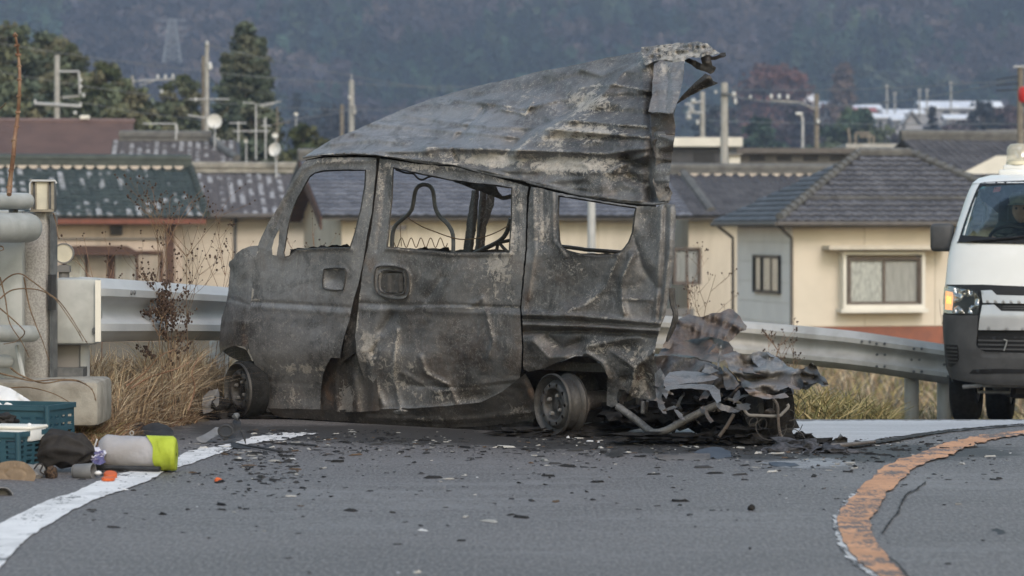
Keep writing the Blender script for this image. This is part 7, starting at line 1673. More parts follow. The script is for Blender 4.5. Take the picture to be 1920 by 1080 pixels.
# cabin: dash, seats, rear dark wall, side glass
mk('dashboard', MB().bbox(tuple(L3(0, .86, 1.30)), (1.40, .5, .26), .06, Matrix.Rotation(-VA, 3, 'Z')), M['cabin'], car, smooth=True, sharp=50)
mk('cabin_floor', MB().hexa([L3(-.72, .6, .50), L3(.72, .6, .50), L3(.76, LEN, .50), L3(-.76, LEN, .50), L3(-.72, .6, .56), L3(.72, .6, .56), L3(.76, LEN, .56), L3(-.76, LEN, .56)]), M['black_trim'], car)
for x in (-.36, .40):
    st = mk('seat', MB().bbox(tuple(L3(x, 1.62, 1.02)), (.5, .5, .16), .05, Matrix.Rotation(-VA, 3, 'Z')).bbox(tuple(L3(x, 1.86, 1.36)), (.48, .14, .62), .05, Matrix.Rotation(-VA, 3, 'Z')), M['cabin'], car, smooth=True, sharp=50)
    mk('headrest', MB().bbox(tuple(L3(x, 1.88, 1.74)), (.27, .1, .17), .04, Matrix.Rotation(-VA, 3, 'Z')), M['cabin'], st, smooth=True)
mk('partition', MB().hexa([L3(-.72, 2.6, .6), L3(.72, 2.6, .6), L3(.72, 2.65, .6), L3(-.72, 2.65, .6), L3(-.64, 2.6, 1.95), L3(.64, 2.6, 1.95), L3(.64, 2.65, 1.95), L3(-.64, 2.65, 1.95)]), M['cabin'], car)
for sgn in (-1, 1):
    g = MB()
    g.quad(L3(sgn * .79, 1.3, 1.43), L3(sgn * .79, LEN - .1, 1.43), L3(sgn * .70, LEN - .1, 1.84), L3(sgn * .70, 1.3, 1.84)); mk('side_window', g, M['windshield'], car)
    mk('inner_pillar', MB().tube([L3(sgn * .73, .60, 1.42), L3(sgn * .69, .78, 1.66), L3(sgn * .64, .98, 1.88)], .03, 8), M['cabin_pale'], car, smooth=True)
    mk('grab_handle', MB().tube([Vector(p) for p in cr([L3(sgn * .62, .93, 1.56), L3(sgn * .585, .93, 1.60), L3(sgn * .575, 1.0, 1.70), L3(sgn * .60, 1.02, 1.77)], 4)], .016, 8), M['cabin_pale'], car, smooth=True)
SWc = L3(-.36, .98, 1.46); swn = (Vector((*(-vb), 0)) * .62 + Vector((0, 0, -.78))) * -1
swn = Vector((vb[0] * .62, vb[1] * .62, .78)).normalized()
mb = MB(); uu = swn.orthogonal().normalized(); ww_ = swn.cross(uu)
ringp = [SWc + (uu * math.cos(t) + ww_ * math.sin(t)) * .185 for t in np.linspace(0, 6.283, 33)]
mb.tube(ringp, .015, 8, cap=False)
sw = mk('steering_wheel', mb, M['black_trim'], car, smooth=True)
sp_ = MB().lathe([(0, .02), (.06, .02), (.065, -.02), (0, -.03)], SWc, swn, 16)
for a in (.6, 2.5, 4.7): sp_.tube([SWc, SWc + (uu * math.cos(a) + ww_ * math.sin(a)) * .18], .016, 6)
mk('wheel_hub', sp_, M['cabin'], sw, smooth=True, sharp=50)
mk('paper', MB().hexa([L3(-.60, .80, 1.44), L3(-.50, .86, 1.445), L3(-.47, .80, 1.47), L3(-.58, .74, 1.465), L3(-.60, .80, 1.445), L3(-.50, .86, 1.45), L3(-.47, .80, 1.475), L3(-.58, .74, 1.47)]), M['off_white'], car)
# beacon on the roof
bc = L3(-.335, 1.02, 2.0)
mk('beacon_mount', MB().bbox(tuple(bc + Vector((.02, 0, .012))), (.30, .2, .045), .012, Matrix.Rotation(-VA, 3, 'Z')).bbox(tuple(bc + Vector((.02, 0, .05))), (.23, .17, .05), .012, Matrix.Rotation(-VA, 3, 'Z')), M['white_car'], car, smooth=True, sharp=40)
be = mk('beacon', MB().lathe([(.088, .07), (.092, .085), (.092, .19), (.082, .225), (.055, .245), (0, .25)], bc + Vector((.015, 0, 0)), (0, 0, 1), 28), M['dome'], car, smooth=True)
mk('beacon_base', MB().lathe([(0, .075), (.096, .075), (.093, .10), (.075, .115), (.03, .125), (0, .125)], bc + Vector((.015, 0, 0)), (0, 0, 1), 28), plain('yellowed_plastic', (.72, .66, .50), (.6, .54, .4), 9, .5), be, smooth=True, sharp=40)
mk('beacon_reflector', MB().lathe([(0, .0), (.03, .004), (.048, .025), (.046, .028), (0, .01)], bc + Vector((.015, -.02, .175)), (.3, -1, .1), 18).lathe([(0, -.03), (.014, -.03), (.018, .02), (0, .03)], bc + Vector((.02, -.035, .16)), (0, 0, 1), 10), M['chrome'], be, smooth=True)

# ------------------------------------------------------------------ the driver
M['skin'] = plain('skin', (.62, .42, .32), (.55, .36, .27), 20, .55)
M['uniform'] = plain('dark_navy_uniform', (.022, .026, .036), (.035, .04, .05), 30, .9)
M['cap'] = plain('pale_grey_green_cap', (.62, .70, .67), (.52, .60, .57), 9, .7)
def skinned(name, joints, edges, m, parent, root=0, lev=2, label=None):
    """one continuous surface grown round a skeleton: joints = (place, radius)"""
    base = pos_of(parent)
    me = bpy.data.meshes.new(name); me.from_pydata([tuple(Vector(j[0]) - base) for j in joints], edges, []); me.update()
    o = bpy.data.objects.new(name, me); C.objects.link(o)
    md = o.modifiers.new('skin', 'SKIN'); md.use_smooth_shade = True
    for i, j in enumerate(joints):
        r = j[1] if hasattr(j[1], '__len__') else (j[1], j[1]); sv = me.skin_vertices[0].data[i]; sv.radius = r; sv.use_root = (i == root)
    sub = o.modifiers.new('sub', 'SUBSURF'); sub.levels = sub.render_levels = lev
    dg = bpy.context.evaluated_depsgraph_get(); ev = o.evaluated_get(dg); nm = bpy.data.meshes.new_from_object(ev)
    bpy.data.objects.remove(o); nm.name = name
    nm.polygons.foreach_set('use_smooth', [True] * len(nm.polygons)); nm.materials.clear()
    return link(name, nm, m, parent, label)
dr = thing('person', 'driver in pale cap and dark jacket holding steering wheel', 'person', tuple(L3(-.36, 1.55, 1.0)))
X0 = -.355
J = [(L3(X0, 1.68, 1.13), (.16, .13)), (L3(X0, 1.69, 1.30), (.165, .12)), (L3(X0, 1.68, 1.46), (.19, .125)), (L3(X0, 1.67, 1.545), (.11, .09)), (L3(X0, 1.66, 1.60), .058), (L3(X0, 1.65, 1.65), .055)]
E = [(0, 1), (1, 2), (2, 3), (3, 4), (4, 5)]
for s in (-1, 1):
    i = len(J)
    J += [(L3(X0 + s * .18, 1.67, 1.50), .075), (L3(X0 + s * .235, 1.55, 1.33), .056), (L3(X0 + s * .255, 1.42, 1.20), .050), (L3(X0 + s * .215, 1.22, 1.32), .041), (L3(X0 + s * .18, 1.07, 1.43), .032)]
    E += [(2, i), (i, i + 1), (i + 1, i + 2), (i + 2, i + 3), (i + 3, i + 4)]
    i = len(J)
    J += [(L3(X0 + s * .10, 1.55, 1.09), .095), (L3(X0 + s * .13, 1.20, 1.12), .075), (L3(X0 + s * .13, 1.10, .90), .055), (L3(X0 + s * .13, 1.02, .68), .045), (L3(X0 + s * .13, .90, .63), .035)]
    E += [(0, i), (i, i + 1), (i + 1, i + 2), (i + 2, i + 3), (i + 3, i + 4)]
skinned('body', J, E, M['uniform'], dr)
def headmesh(c, fw, m, parent, k=.115):
    """a head with brow, nose, lips, chin and ears; fw = facing direction (x, y)"""
    bm = bmesh.new(); bmesh.ops.create_uvsphere(bm, u_segments=28, v_segments=20, radius=1)
    f = Vector((*fw, 0)).normalized(); r = Vector((-f.y, f.x, 0))
    for v in bm.verts:
        x, y, z = v.co                                     # y = forward
        w = .78 - .16 * max(0, -z) ** 1.5; q = Vector((x * w, y * (.95 - .05 * max(0, -z)), z * 1.22))
        if y > 0:
            q.y += .20 * math.exp(-(x / .13) ** 2 - ((z + .18) / .17) ** 2) * (1 if z < .02 else .7)          # nose
            q.y += .07 * math.exp(-(x / .5) ** 2 - ((z - .18) / .09) ** 2)                                        # brow
            q.y -= .07 * (math.exp(-((x - .3) / .13) ** 2 - ((z - .02) / .1) ** 2) + math.exp(-((x + .3) / .13) ** 2 - ((z - .02) / .1) ** 2))
            q.y += .06 * math.exp(-(x / .24) ** 2 - ((z + .50) / .05) ** 2) + .05 * math.exp(-(x / .22) ** 2 - ((z + .60) / .05) ** 2)
            q.y += .10 * math.exp(-(x / .25) ** 2 - ((z + .86) / .14) ** 2)                                       # chin
        q.x += (1 if x > 0 else -1) * .10 * math.exp(-((abs(x) - .98) / .1) ** 2 - (y / .14) ** 2 - ((z + .02) / .22) ** 2)
        v.co = c + r * q.x * k + f * q.y * k + Vector((0, 0, q.z * k))
    mb = MB(); bm.verts.index_update(); mb.add([v.co for v in bm.verts], [[v.index for v in f_.verts] for f_ in bm.faces]); bm.free()
    return mk('head', mb, m, parent, smooth=True, sharp=180)
hc = L3(X0, 1.62, 1.755); fwd = -vb
hd_ = headmesh(hc, fwd, M['skin'], dr, .098)
f3 = Vector((*fwd, 0)); r3 = Vector((-f3.y, f3.x, 0))
for s in (-1, 1):
    mk('eye', MB().lathe([(0, .006), (.007, .004), (.010, 0), (0, -.004)], hc + r3 * s * .031 + f3 * .088 + Vector((0, 0, .006)), f3, 10), M['frame_dark'], hd_, smooth=True)
mk('hair', MB().lathe([(.082, -.03), (.088, .0), (.086, .03), (.07, .06)], hc - f3 * .012, (0, 0, 1), 20), M['frame_dark'], hd_, smooth=True)
cp = mk('cap', MB().lathe([(.093, .045), (.097, .06), (.100, .085), (.092, .115), (.062, .138), (0, .145)], hc - f3 * .004, (0, 0, 1), 28), M['cap'], dr, smooth=True)
pk = MB(); n = 14; vs = []
for i in range(n + 1):
    a = math.pi * (i / n - .5) * .95
    for q, dz in ((.092, .05), (.125 + .045 * math.cos(a), .038), (.125 + .045 * math.cos(a), .034), (.092, .045)):
        vs.append(hc + f3 * math.cos(a) * q + r3 * math.sin(a) * min(q, .112) + Vector((0, 0, dz)))
pk.add(vs, [(i * 4 + j, (i + 1) * 4 + j, (i + 1) * 4 + (j + 1) % 4, i * 4 + (j + 1) % 4) for i in range(n) for j in range(4)])
mk('cap_peak', pk, M['cap'], cp, smooth=True, sharp=60)
mk('collar', MB().lathe([(.062, -.01), (.078, .0), (.066, .035), (.058, .03)], L3(X0, 1.66, 1.60), (0, 0, 1), 18, True), M['uniform'], dr, smooth=True)
for s in (-1, 1):
    wv = L3(X0 + s * .18, 1.07, 1.43); tw = SWc + (Vector((*vw, 0)) * s * .17 + Vector((0, 0, .06)) + Vector((*vb, 0)) * -.035)
    d = (tw - wv).normalized(); sd3 = Vector((*vw, 0)); pal = wv + d * .045
    JJ = [(wv - d * .02, .026), (wv + d * .02, (.034, .018)), (pal, (.038, .017))]; EE = [(0, 1), (1, 2)]
    for q, (ox, ln) in enumerate(((-.027, .072), (-.009, .082), (.009, .078), (.026, .062))):
        b0 = len(JJ); p0 = pal + sd3 * ox + d * .018
        JJ += [(p0, .0105), (p0 + d * ln * .42 + Vector((0, 0, .006)), .0095), (p0 + d * ln * .68 + Vector((0, 0, -.014)), .0085), (p0 + d * ln * .55 + Vector((0, 0, -.034)), .0075)]
        EE += [(2, b0), (b0, b0 + 1), (b0 + 1, b0 + 2), (b0 + 2, b0 + 3)]
    b0 = len(JJ); JJ += [(wv + d * .03 - sd3 * s * .03, .011), (pal - sd3 * s * .045 + d * .012, .0095), (pal - sd3 * s * .04 + d * .04 + Vector((0, 0, -.008)), .008)]
    EE += [(1, b0), (b0, b0 + 1), (b0 + 1, b0 + 2)]
    skinned('hand', JJ, EE, M['skin'], dr, 0, 1)
# ------------------------------------------------------------------ things lying on the road
M['crate'] = plain('teal_crate_plastic', (0.030, 0.085, 0.115), (0.022, 0.065, 0.09), 6, 0.5, bump=.05, bscale=120, spec=.4)
M['black_cloth'] = plain('black_cloth', (0.020, 0.018, 0.018), (0.034, 0.031, 0.030), 14, 0.85, bump=.3, bscale=120)
M['grey_cloth'] = plain('pale_grey_nylon', (0.40, 0.385, 0.40), (0.34, 0.325, 0.33), 7, 0.6, bump=.25, bscale=45)
M['lime_cloth'] = plain('lime_nylon', (0.42, 0.50, 0.05), (0.32, 0.38, 0.03), 7, 0.6, bump=.25, bscale=60)
M['white_plastic'] = plain('white_plastic', (0.74, 0.74, 0.74), (0.66, 0.66, 0.67), 6, 0.45)
M['orange_plastic'] = plain('orange_plastic', (0.62, 0.13, 0.035), (0.5, 0.10, 0.03), 12, 0.5)
M['tan_rubber'] = plain('tan_boot_sole', (0.27, 0.195, 0.13), (0.21, 0.15, 0.10), 18, 0.8, bump=.2)
M['black_plastic'] = plain('matt_black_plastic', (0.028, 0.029, 0.032), (0.045, 0.046, 0.05), 12, 0.65)
M['grey_plastic'] = plain('grey_plastic', (0.20, 0.20, 0.205), (0.15, 0.15, 0.155), 9, 0.6)

def crate(label, x0, x1, xm, ytop, ybot, Y, yaw, rows=4, hcol=.33):
    """a slotted plastic crate: front wall from x0 to xm, side wall from xm to x1 (pixels), rim, slots cut through, floor"""
    d, n = rakes(yaw); c = P(xm, ybot, Y); zt = P(0, ytop, Y).z; zb = c.z
    L1 = abs(P(x0, 0, Y).x - c.x) / d[0]; L2 = .30
    o = thing('plastic_crate', label, 'crate', tuple(c), 'teal plastic crates')
    Fp = Plane(c.x, c.y, d); Sp = Plane(c.x, c.y, n); Sp.n = -d
    Bp = Plane(*(np.array(c.xy) + n * L2), d); Lp = Plane(*(np.array(c.xy) - d * L1), n); Lp.n = -d
    H_ = zt - zb
    def wall(pl, u0, u1, off, nm):
        W = abs(u1 - u0); K_ = 1000.0; nc = max(2, int(W / .075))
        holes = []
        for r in range(rows):
            zz = H_ * (.30 + .55 * (r + .5) / rows)
            for q in range(nc):
                uc = W * (q + .5) / nc; hw, hh = W / nc * hcol, .0075
                holes.append([((uc - hw) * K_, (zz - hh) * K_), ((uc + hw) * K_, (zz - hh) * K_), ((uc + hw) * K_, (zz + hh) * K_), ((uc - hw) * K_, (zz + hh) * K_)])
        def hit(px, py, of):
            u = min(u0, u1) + np.asarray(px) / K_; z = np.asarray(py) / K_; t = z / H_
            q = pl.p[None] + pl.d[None] * u[:, None] + pl.n[None] * (np.asarray(of) + off + .012 * (1 - t))[:, None]
            return np.concatenate([q, (zb + z)[:, None]], 1)
        return panel('crate_wall', [(0, 0), (W * K_, 0), (W * K_, H_ * K_), (0, H_ * K_)], hit, M['crate'], o, holes, step=16, thick=.006)
    wall(Fp, -L1, 0, 0, 'f'); wall(Sp, 0, L2, 0, 's'); wall(Bp, -L1, 0, -.006, 'b'); wall(Lp, 0, L2, 0.006, 'l')
    rim = MB()
    for pl, u0, u1, dd_ in ((Fp, -L1 - .008, .008, -.008), (Bp, -L1 - .008, .008, -.004)): rim.ubox(pl, u0, u1, zt - .022, zt + .004, dd_, dd_ + .014)
    for pl, dd_ in ((Sp, -.008), (Lp, -.004)): rim.ubox(pl, .006, L2 - .006, zt - .021, zt + .003, dd_, dd_ + .013)
    mk('rim', rim, M['crate'], o)
    mk('crate_floor', MB().hexa([Fp.pt(-L1 + .014, zb + .004, .014), Fp.pt(-.014, zb + .004, .014), Fp.pt(-.014, zb + .004, L2 - .01), Fp.pt(-L1 + .014, zb + .004, L2 - .01), Fp.pt(-L1 + .014, zb + .012, .014), Fp.pt(-.014, zb + .012, .014), Fp.pt(-.014, zb + .012, L2 - .01), Fp.pt(-L1 + .014, zb + .012, L2 - .01)]), M['crate'], o)
    post = MB(); post.tube([Fp.pt(0, zb, .006), Fp.pt(0, zt, -.002)], .014, 10); mk('corner_rib', post, M['crate'], o, smooth=True)
    return o, Fp, zt
crate('back teal crate beside the concrete kerb block', -80, 150, 88, 762, 868, 13.75, -17, 4)
crate('front teal crate beside the boot sole', -90, 84, 34, 812, 900, 13.0, -20, 5)

def lump(name, label, cat, parts, m, seed=0, group=None):
    mb = MB()
    for c, r, a in parts: mb.blob(c, r, seed, a, 3, 2.2); seed += 1
    return mk(name, mb, m, label=label, cat=cat, smooth=True, sharp=80, group=group)

# white sheet draped at the left edge
K_ = Card(14.2, 0, .004, 0, 745)
panel('white_sheet', [(-60, 700), (-20, 712), (0, 722), (20, 728), (36, 738), (52, 748), (64, 757), (66, 764), (40, 768), (0, 770), (-60, 775)], K_.hit, M['white_plastic'], None, step=4, off=0, disp=lambda x, y: .05 * ridged(x / 34 - y / 50, y / 60, 2.) + .02 * fbm(x / 12, y / 12, 3.), thick=.004, label='crumpled white plastic sheet behind the back teal crate', cat='plastic sheet')
# white box in the front crate
o = thing('foam_box', 'white plastic box sticking out of the front teal crate', 'box', tuple(P(30, 830, 13.15)))
mk('box_body', MB().bbox(tuple(P(30, 812, 13.2)), (.24, .17, .07), .015, Matrix.Rotation(math.radians(-18), 3, 'Z')), M['white_plastic'], o, smooth=True, sharp=40)
mk('box_lid', MB().bbox(tuple(P(30, 800, 13.2)), (.25, .18, .016), .007, Matrix.Rotation(math.radians(-18), 3, 'Z')), M['off_white'], o, smooth=True, sharp=40)
mk('knob', MB().blob(P(55, 797, 13.12), (.012, .012, .01), 1, .1, 2), M['white_plastic'], o, smooth=True)
lump('dark_bundle', 'dark brown folded cloth sticking out behind the front crate', 'cloth', [(P(8, 787, 13.45), (.06, .06, .03), .3)], M['black_cloth'], 4)
# black jacket: tapered folds
jk = MB(); n = 48; m_ = 64; vs = []
for i in range(n + 1):
    t = i / n; px = 74 + 96 * t; yc = 842 + 8 * t - 4 * math.sin(t * 3); r = .088 - .016 * t
    r *= math.sqrt(max(.02, min(1, (1 - t) * 7 + .0))) if t > .86 else 1
    c = P(px, yc, 13.25)
    for j in range(m_):
        a = 6.2832 * j / m_
        k = 1 + .13 * (1 - 2 * abs(math.sin(3.5 * a + 1.6 * t + 1.2 * math.sin(4 * t)))) * (.5 + .6 * t) + .05 * math.sin(11 * t + 3 * a) + .12 * mnoise.noise(Vector((t * 5, math.cos(a) * 2, math.sin(a) * 2)))
        z = c.z + r * .98 * k * math.sin(a); vs.append((c.x + .02 * math.sin(a * 3 + t * 6), c.y + r * .9 * k * math.cos(a), max(z, .004 + .002 * math.sin(a))))
jk.add(vs, [(i * m_ + j, i * m_ + (j + 1) % m_, (i + 1) * m_ + (j + 1) % m_, (i + 1) * m_ + j) for i in range(n) for j in range(m_)] + [tuple(range(m_ - 1, -1, -1)), tuple(range(n * m_, (n + 1) * m_))])
mk('black_jacket', jk, M['black_cloth'], label='crumpled black jacket between crates and striped plastic bag', cat='jacket', smooth=True, sharp=180)
# sleeping bag in its sack
sb = MB(); n = 44; m_ = 32; vs = []
A_, B_ = P(186, 853, 13.40), P(320, 855, 13.27); A_.z = .086; B_.z = .083
for i in range(n + 1):
    t = i / n; c = A_.lerp(B_, t * .93); r = .083
    if t < .14: r *= .62 + .38 * math.sin(t / .14 * 1.5708)
    for j in range(m_):
        a = 6.2832 * j / m_
        k = 1 + .03 * math.sin(a * 4 + t * 9) + .035 * abs(mnoise.noise(Vector((t * 13, math.cos(a) * 4, math.sin(a) * 4)))) - .02 + .06 * mnoise.noise(Vector((t * 4, math.cos(a) * 1.6, math.sin(a) * 1.6 + 4)))
        z = c.z + r * k * math.sin(a); vs.append((c.x, c.y + r * .95 * k * math.cos(a), max(z, .012)))
sb.add(vs, [(i * m_ + j, i * m_ + (j + 1) % m_, (i + 1) * m_ + (j + 1) % m_, (i + 1) * m_ + j) for i in range(n) for j in range(m_)] + [tuple(range(m_ - 1, -1, -1)), tuple(range(n * m_, (n + 1) * m_))])
o = thing('stuff_sack', 'grey stuffed sack with lime green end on the white line', 'sack', ((A_.x + B_.x) / 2, (A_.y + B_.y) / 2, 0))
mk('sack_body', sb, M['grey_cloth'], o, smooth=True, sharp=70)
le = MB(); vs = []; n2 = 16
for i in range(n2 + 1):
    t = i / n2; c = A_.lerp(B_, .78 + .30 * min(1, t * 1.25)); r = .085 if t < .62 else .085 * max(.02, math.cos((t - .62) / .38 * 1.5708)) ** .5
    for j in range(m_):
        a = 6.2832 * j / m_; k = 1 + .02 * math.sin(a * 5) + .03 * math.sin(a * 4 + 7) + .05 * mnoise.noise(Vector((.9 * 4, math.cos(a) * 1.6, math.sin(a) * 1.6 + 4)))
        vs.append((c.x - .03 * math.sin(a) * (t < .62) + .012 * math.sin(3 * a) * (t < .3), c.y + r * .97 * k * math.cos(a), max(c.z + r * 1.02 * k * math.sin(a), .008)))
le.add(vs, [(i * m_ + j, i * m_ + (j + 1) % m_, (i + 1) * m_ + (j + 1) % m_, (i + 1) * m_ + j) for i in range(n2) for j in range(m_)])
mk('sack_end', le, M['lime_cloth'], o, smooth=True, sharp=70)
cd = MB()
for i in range(5): cd.tube([A_ + Vector((-.01 - .02 * i * random.random(), .05 * math.sin(i), .06 * math.cos(i * 2))), A_ + Vector((-.05, .02, -.05)), A_ + Vector((-.03 - .02 * i, -.05, -.10))], .004, 5)
mk('draw_cord', cd, M['white_plastic'], o)
# rod in front of the sack
mk('black_rod', MB().tube([G(170, 884) + Vector((0, 0, .02)), G(300, 887) + Vector((0, 0, .02))], .012, 8), M['black_plastic'], label='black rod lying on the road in front of the grey sack', cat='rod', smooth=True)
# striped plastic bag
M['striped'] = plain('blue_white_striped_film', (.62, .62, .70), (.10, .09, .20), (9, 9, 60), .4, lo=.46, hi=.54)
Kb = Card(13.3, 0, .006, 185, 850)
panel('plastic_bag', [(168, 846), (176, 838), (188, 836), (196, 842), (200, 850), (194, 858), (198, 866), (188, 872), (176, 870), (170, 862), (172, 854)], Kb.hit, M['striped'], None, step=3, disp=lambda x, y: .05 * ridged(x / 9, y / 9, 2.), thick=.02, label='crumpled blue and white plastic bag between jacket and sack', cat='plastic bag', jag=1.5)
# boot, sole towards us
Kf = Card(12.85, -.0015, .001, 35, 890)
o = thing('boot', 'boot lying with its ribbed tan sole towards the road', 'boot', tuple(P(36, 912, 12.85)))
sole = [tuple(p) for p in cr([(-14, 880), (-4, 870), (12, 865), (32, 864), (48, 868), (60, 878), (67, 890), (64, 902), (54, 910), (36, 914), (16, 912), (0, 910), (-14, 904)], 4, True)]
rib = ridges([([(20 + 6 * i, 865 + .3 * i), (22 + 5.6 * i, 880)], .006, 1.6) for i in range(-5, 8)] + [([(20 + 6 * i, 914), (22 + 5.6 * i, 900)], .006, 1.6) for i in range(-5, 8)] + [([tuple(p) for p in cr([(8, 888), (22, 879), (42, 881), (50, 889), (42, 898), (22, 900), (8, 888)], 3)], -.006, 2.2)])
panel('sole', sole, Kf.hit, M['tan_rubber'], o, step=2.6, disp=rib, thick=.03)
mk('boot_upper', MB().blob(P(62, 893, 13.0), (.055, .10, .045), 2, .2, 3).blob(P(30, 890, 13.0), (.12, .09, .05), 3, .15, 3).tube([P(60, 893, 13.05), P(76, 878, 13.1)], [.05, .03], 10), M['mid_grey'], o, smooth=True)
mk('lace', MB().tube([P(*p, 12.92) for p in cr([(64, 880), (72, 870), (80, 872), (76, 884), (84, 890)], 4)], .004, 5), M['black_cloth'], o)
M['leopard'] = plain('brown_speckled_fur', (.11, .07, .045), (.03, .02, .016), 75, .95, bump=.9, bscale=160, lo=.45, hi=.55)
lump('fur_slipper', 'small brown speckled furry lump right of the boot', 'slipper', [(P(96, 889, 12.95), (.028, .04, .038), .2)], M['leopard'], 3)
# cup, bottle cap, orange lids
o = thing('grey_cup', 'pale grey plastic cup lying in front of the jacket', 'cup', tuple(G(160, 894)))
mk('cup_body', MB().lathe([(0, -.05), (.032, -.05), (.036, -.045), (.038, .04), (.035, .04), (.033, -.042), (0, -.044)], P(160, 884, 12.95), (1, -.25, .05), 20), M['grey_plastic'], o, smooth=True, sharp=40)
mk('cup_base', MB().lathe([(0, 0), (.03, 0), (.034, .008), (0, .012)], P(138, 884, 12.98), (1, -.25, .05), 18), M['mid_grey'], o, smooth=True, sharp=40)
lump('bottle_stopper', 'small white bottle cap right of the grey cup', 'stopper', [(P(184, 887, 12.95), (.017, .012, .011), .05)], M['white_plastic'], 2)
mk('orange_disc', MB().lathe([(0, .012), (.028, .012), (.031, .008), (.031, -.014), (.027, -.014), (.026, .004), (0, .005)], P(207, 891, 12.9), (.1, -.3, 1), 22), M['orange_plastic'], label='upright orange lid, the farther of the two on the line', cat='plastic lid', smooth=True, sharp=40, group='orange lids')
mk('orange_disc', MB().lathe([(0, .006), (.028, .006), (.031, .003), (.031, -.006), (0, -.006)], G(203, 904) + Vector((0, 0, .016)), (0, -.1, 1), 22), M['orange_plastic'], label='flat orange lid, the nearer of the two on the line', cat='plastic lid', smooth=True, sharp=40, group='orange lids')
mk('grey_tub', MB().lathe([(0, -.03), (.04, -.03), (.045, .03), (.041, .03), (.037, -.025), (0, -.025)], P(4, 934, 12.1), (.3, -.9, .2), 18), M['grey_plastic'], label='dull grey tub at the left picture edge near the line', cat='tub', smooth=True, sharp=40)
lump('orange_chip', 'small orange plastic chip out on the asphalt', 'chip', [(G(408, 903) + Vector((0, 0, .008)), (.016, .012, .010), .3)], M['orange_plastic'], 8)

def shard(name, label, cat, pts, Y, m, tilt=.004, crum=(20, .03, 1), sx=0.0, thick=.006, step=3.2, group=None, jag=.8, mask=None):
    return panel(name, pts, Card(Y, sx, tilt, np.mean([p[0] for p in pts]), max(p[1] for p in pts)).hit, M[m] if isinstance(m, str) else m, None, step=step, disp=crumple(*crum), thick=thick, label=label, cat=cat, jag=jag, mask=mask, group=group)
def Yg(y, z=0.0): return (CAM_Z - z) * FPX / (y - HY)
# black fender pieces by the grass
shard('broken_cover', 'broken black plastic cover with a bent ring tab', 'car part', [(212, 793), (222, 797), (236, 795), (252, 791), (262, 790), (272, 794), (268, 808), (258, 812), (240, 812), (222, 808), (214, 802)], Yg(812) - .1, 'black_plastic', .010, (26, .05, 3))
shard('broken_cover', 'rounded black plastic cover right of the ring tab', 'car part', [(268, 800), (280, 793), (296, 792), (312, 797), (324, 806), (327, 815), (318, 821), (298, 820), (280, 818), (268, 812)], Yg(821) - .1, 'black_plastic', .010, (30, .06, 6))
mk('ring_tab', MB().tube([P(247 + 3.5 * math.cos(t), 812 + 4 * math.sin(t), 15.2) for t in np.linspace(0, 6.28, 14)], .003, 6), M['galv'], label='small metal ring on the broken black cover', cat='ring')
# lamp housing debris near the front wheel
o = thing('broken_lamp_housing', 'broken grey lamp housing with open black ring', 'car part', tuple(G(425, 832)))
Kl = Card(Yg(832), 0, .006, 420, 830)
panel('housing', [(368, 821), (380, 816), (394, 808), (404, 801), (412, 801), (412, 812), (406, 818), (396, 822), (386, 830), (378, 830), (370, 826)], Kl.hit, M['grey_plastic'], o, step=3, disp=crumple(20, .03, 2), thick=.012)
mk('ring', MB().tube([P(423 + 13 * math.cos(t), 808 + 10.5 * math.sin(t), 15.05) for t in np.linspace(0, 6.283, 28)], .0065, 8, cap=False), M['black_plastic'], o, smooth=True)
panel('housing_back', [(404, 815), (420, 822), (434, 816), (440, 800), (436, 790), (446, 778), (452, 790), (450, 806), (440, 822), (420, 826)], Kl.hit, M['black_plastic'], o, step=3, disp=crumple(12, .05, 5), thick=.03, jag=1.2)
mk('spike', MB().tube([P(455, 808, 15.0), P(461, 833, 14.95)], [.012, .002], 6), M['black_plastic'], o)
mk('lamp_bulb', MB().blob(P(442, 780, 15.2), (.02, .018, .016), 3, .3, 2), M['steel_dark'], o, smooth=True)
shard('bumper_scrap', 'grey curved scrap leaning behind the front wheel', 'car part', [(380, 745), (392, 733), (408, 728), (412, 740), (410, 760), (396, 772), (382, 776), (378, 762)], 16.95, 'grey_plastic', .003, (24, .05, 3))
mk('long_strip', MB().tube([G(x, y) + Vector((0, 0, .012)) for x, y in cr([(434, 834), (452, 838), (470, 841), (490, 844), (516, 849), (530, 850)], 4)], .007, 6), M['black_plastic'], label='long thin black trim strip across the white line', cat='trim strip')
mk('thin_strip', MB().tube([G(x, y) + Vector((0, 0, .01)) for x, y in ((541, 835), (570, 837), (594, 839))], .006, 6), M['black_plastic'], label='short straight black strip right of the line end', cat='trim strip')
shard('black_scrap', 'flat black scrap lying on the white line end', 'scrap', [(432, 830), (440, 829), (446, 834), (470, 838), (472, 841), (448, 841), (434, 838)], Yg(842), 'black_plastic', .012, (14, .02, 3))
shard('black_scrap', 'small black oblong scrap beside the white line end', 'scrap', [(495, 834), (510, 832), (512, 837), (498, 839)], Yg(839), 'black_plastic', .012, (14, .02, 4))
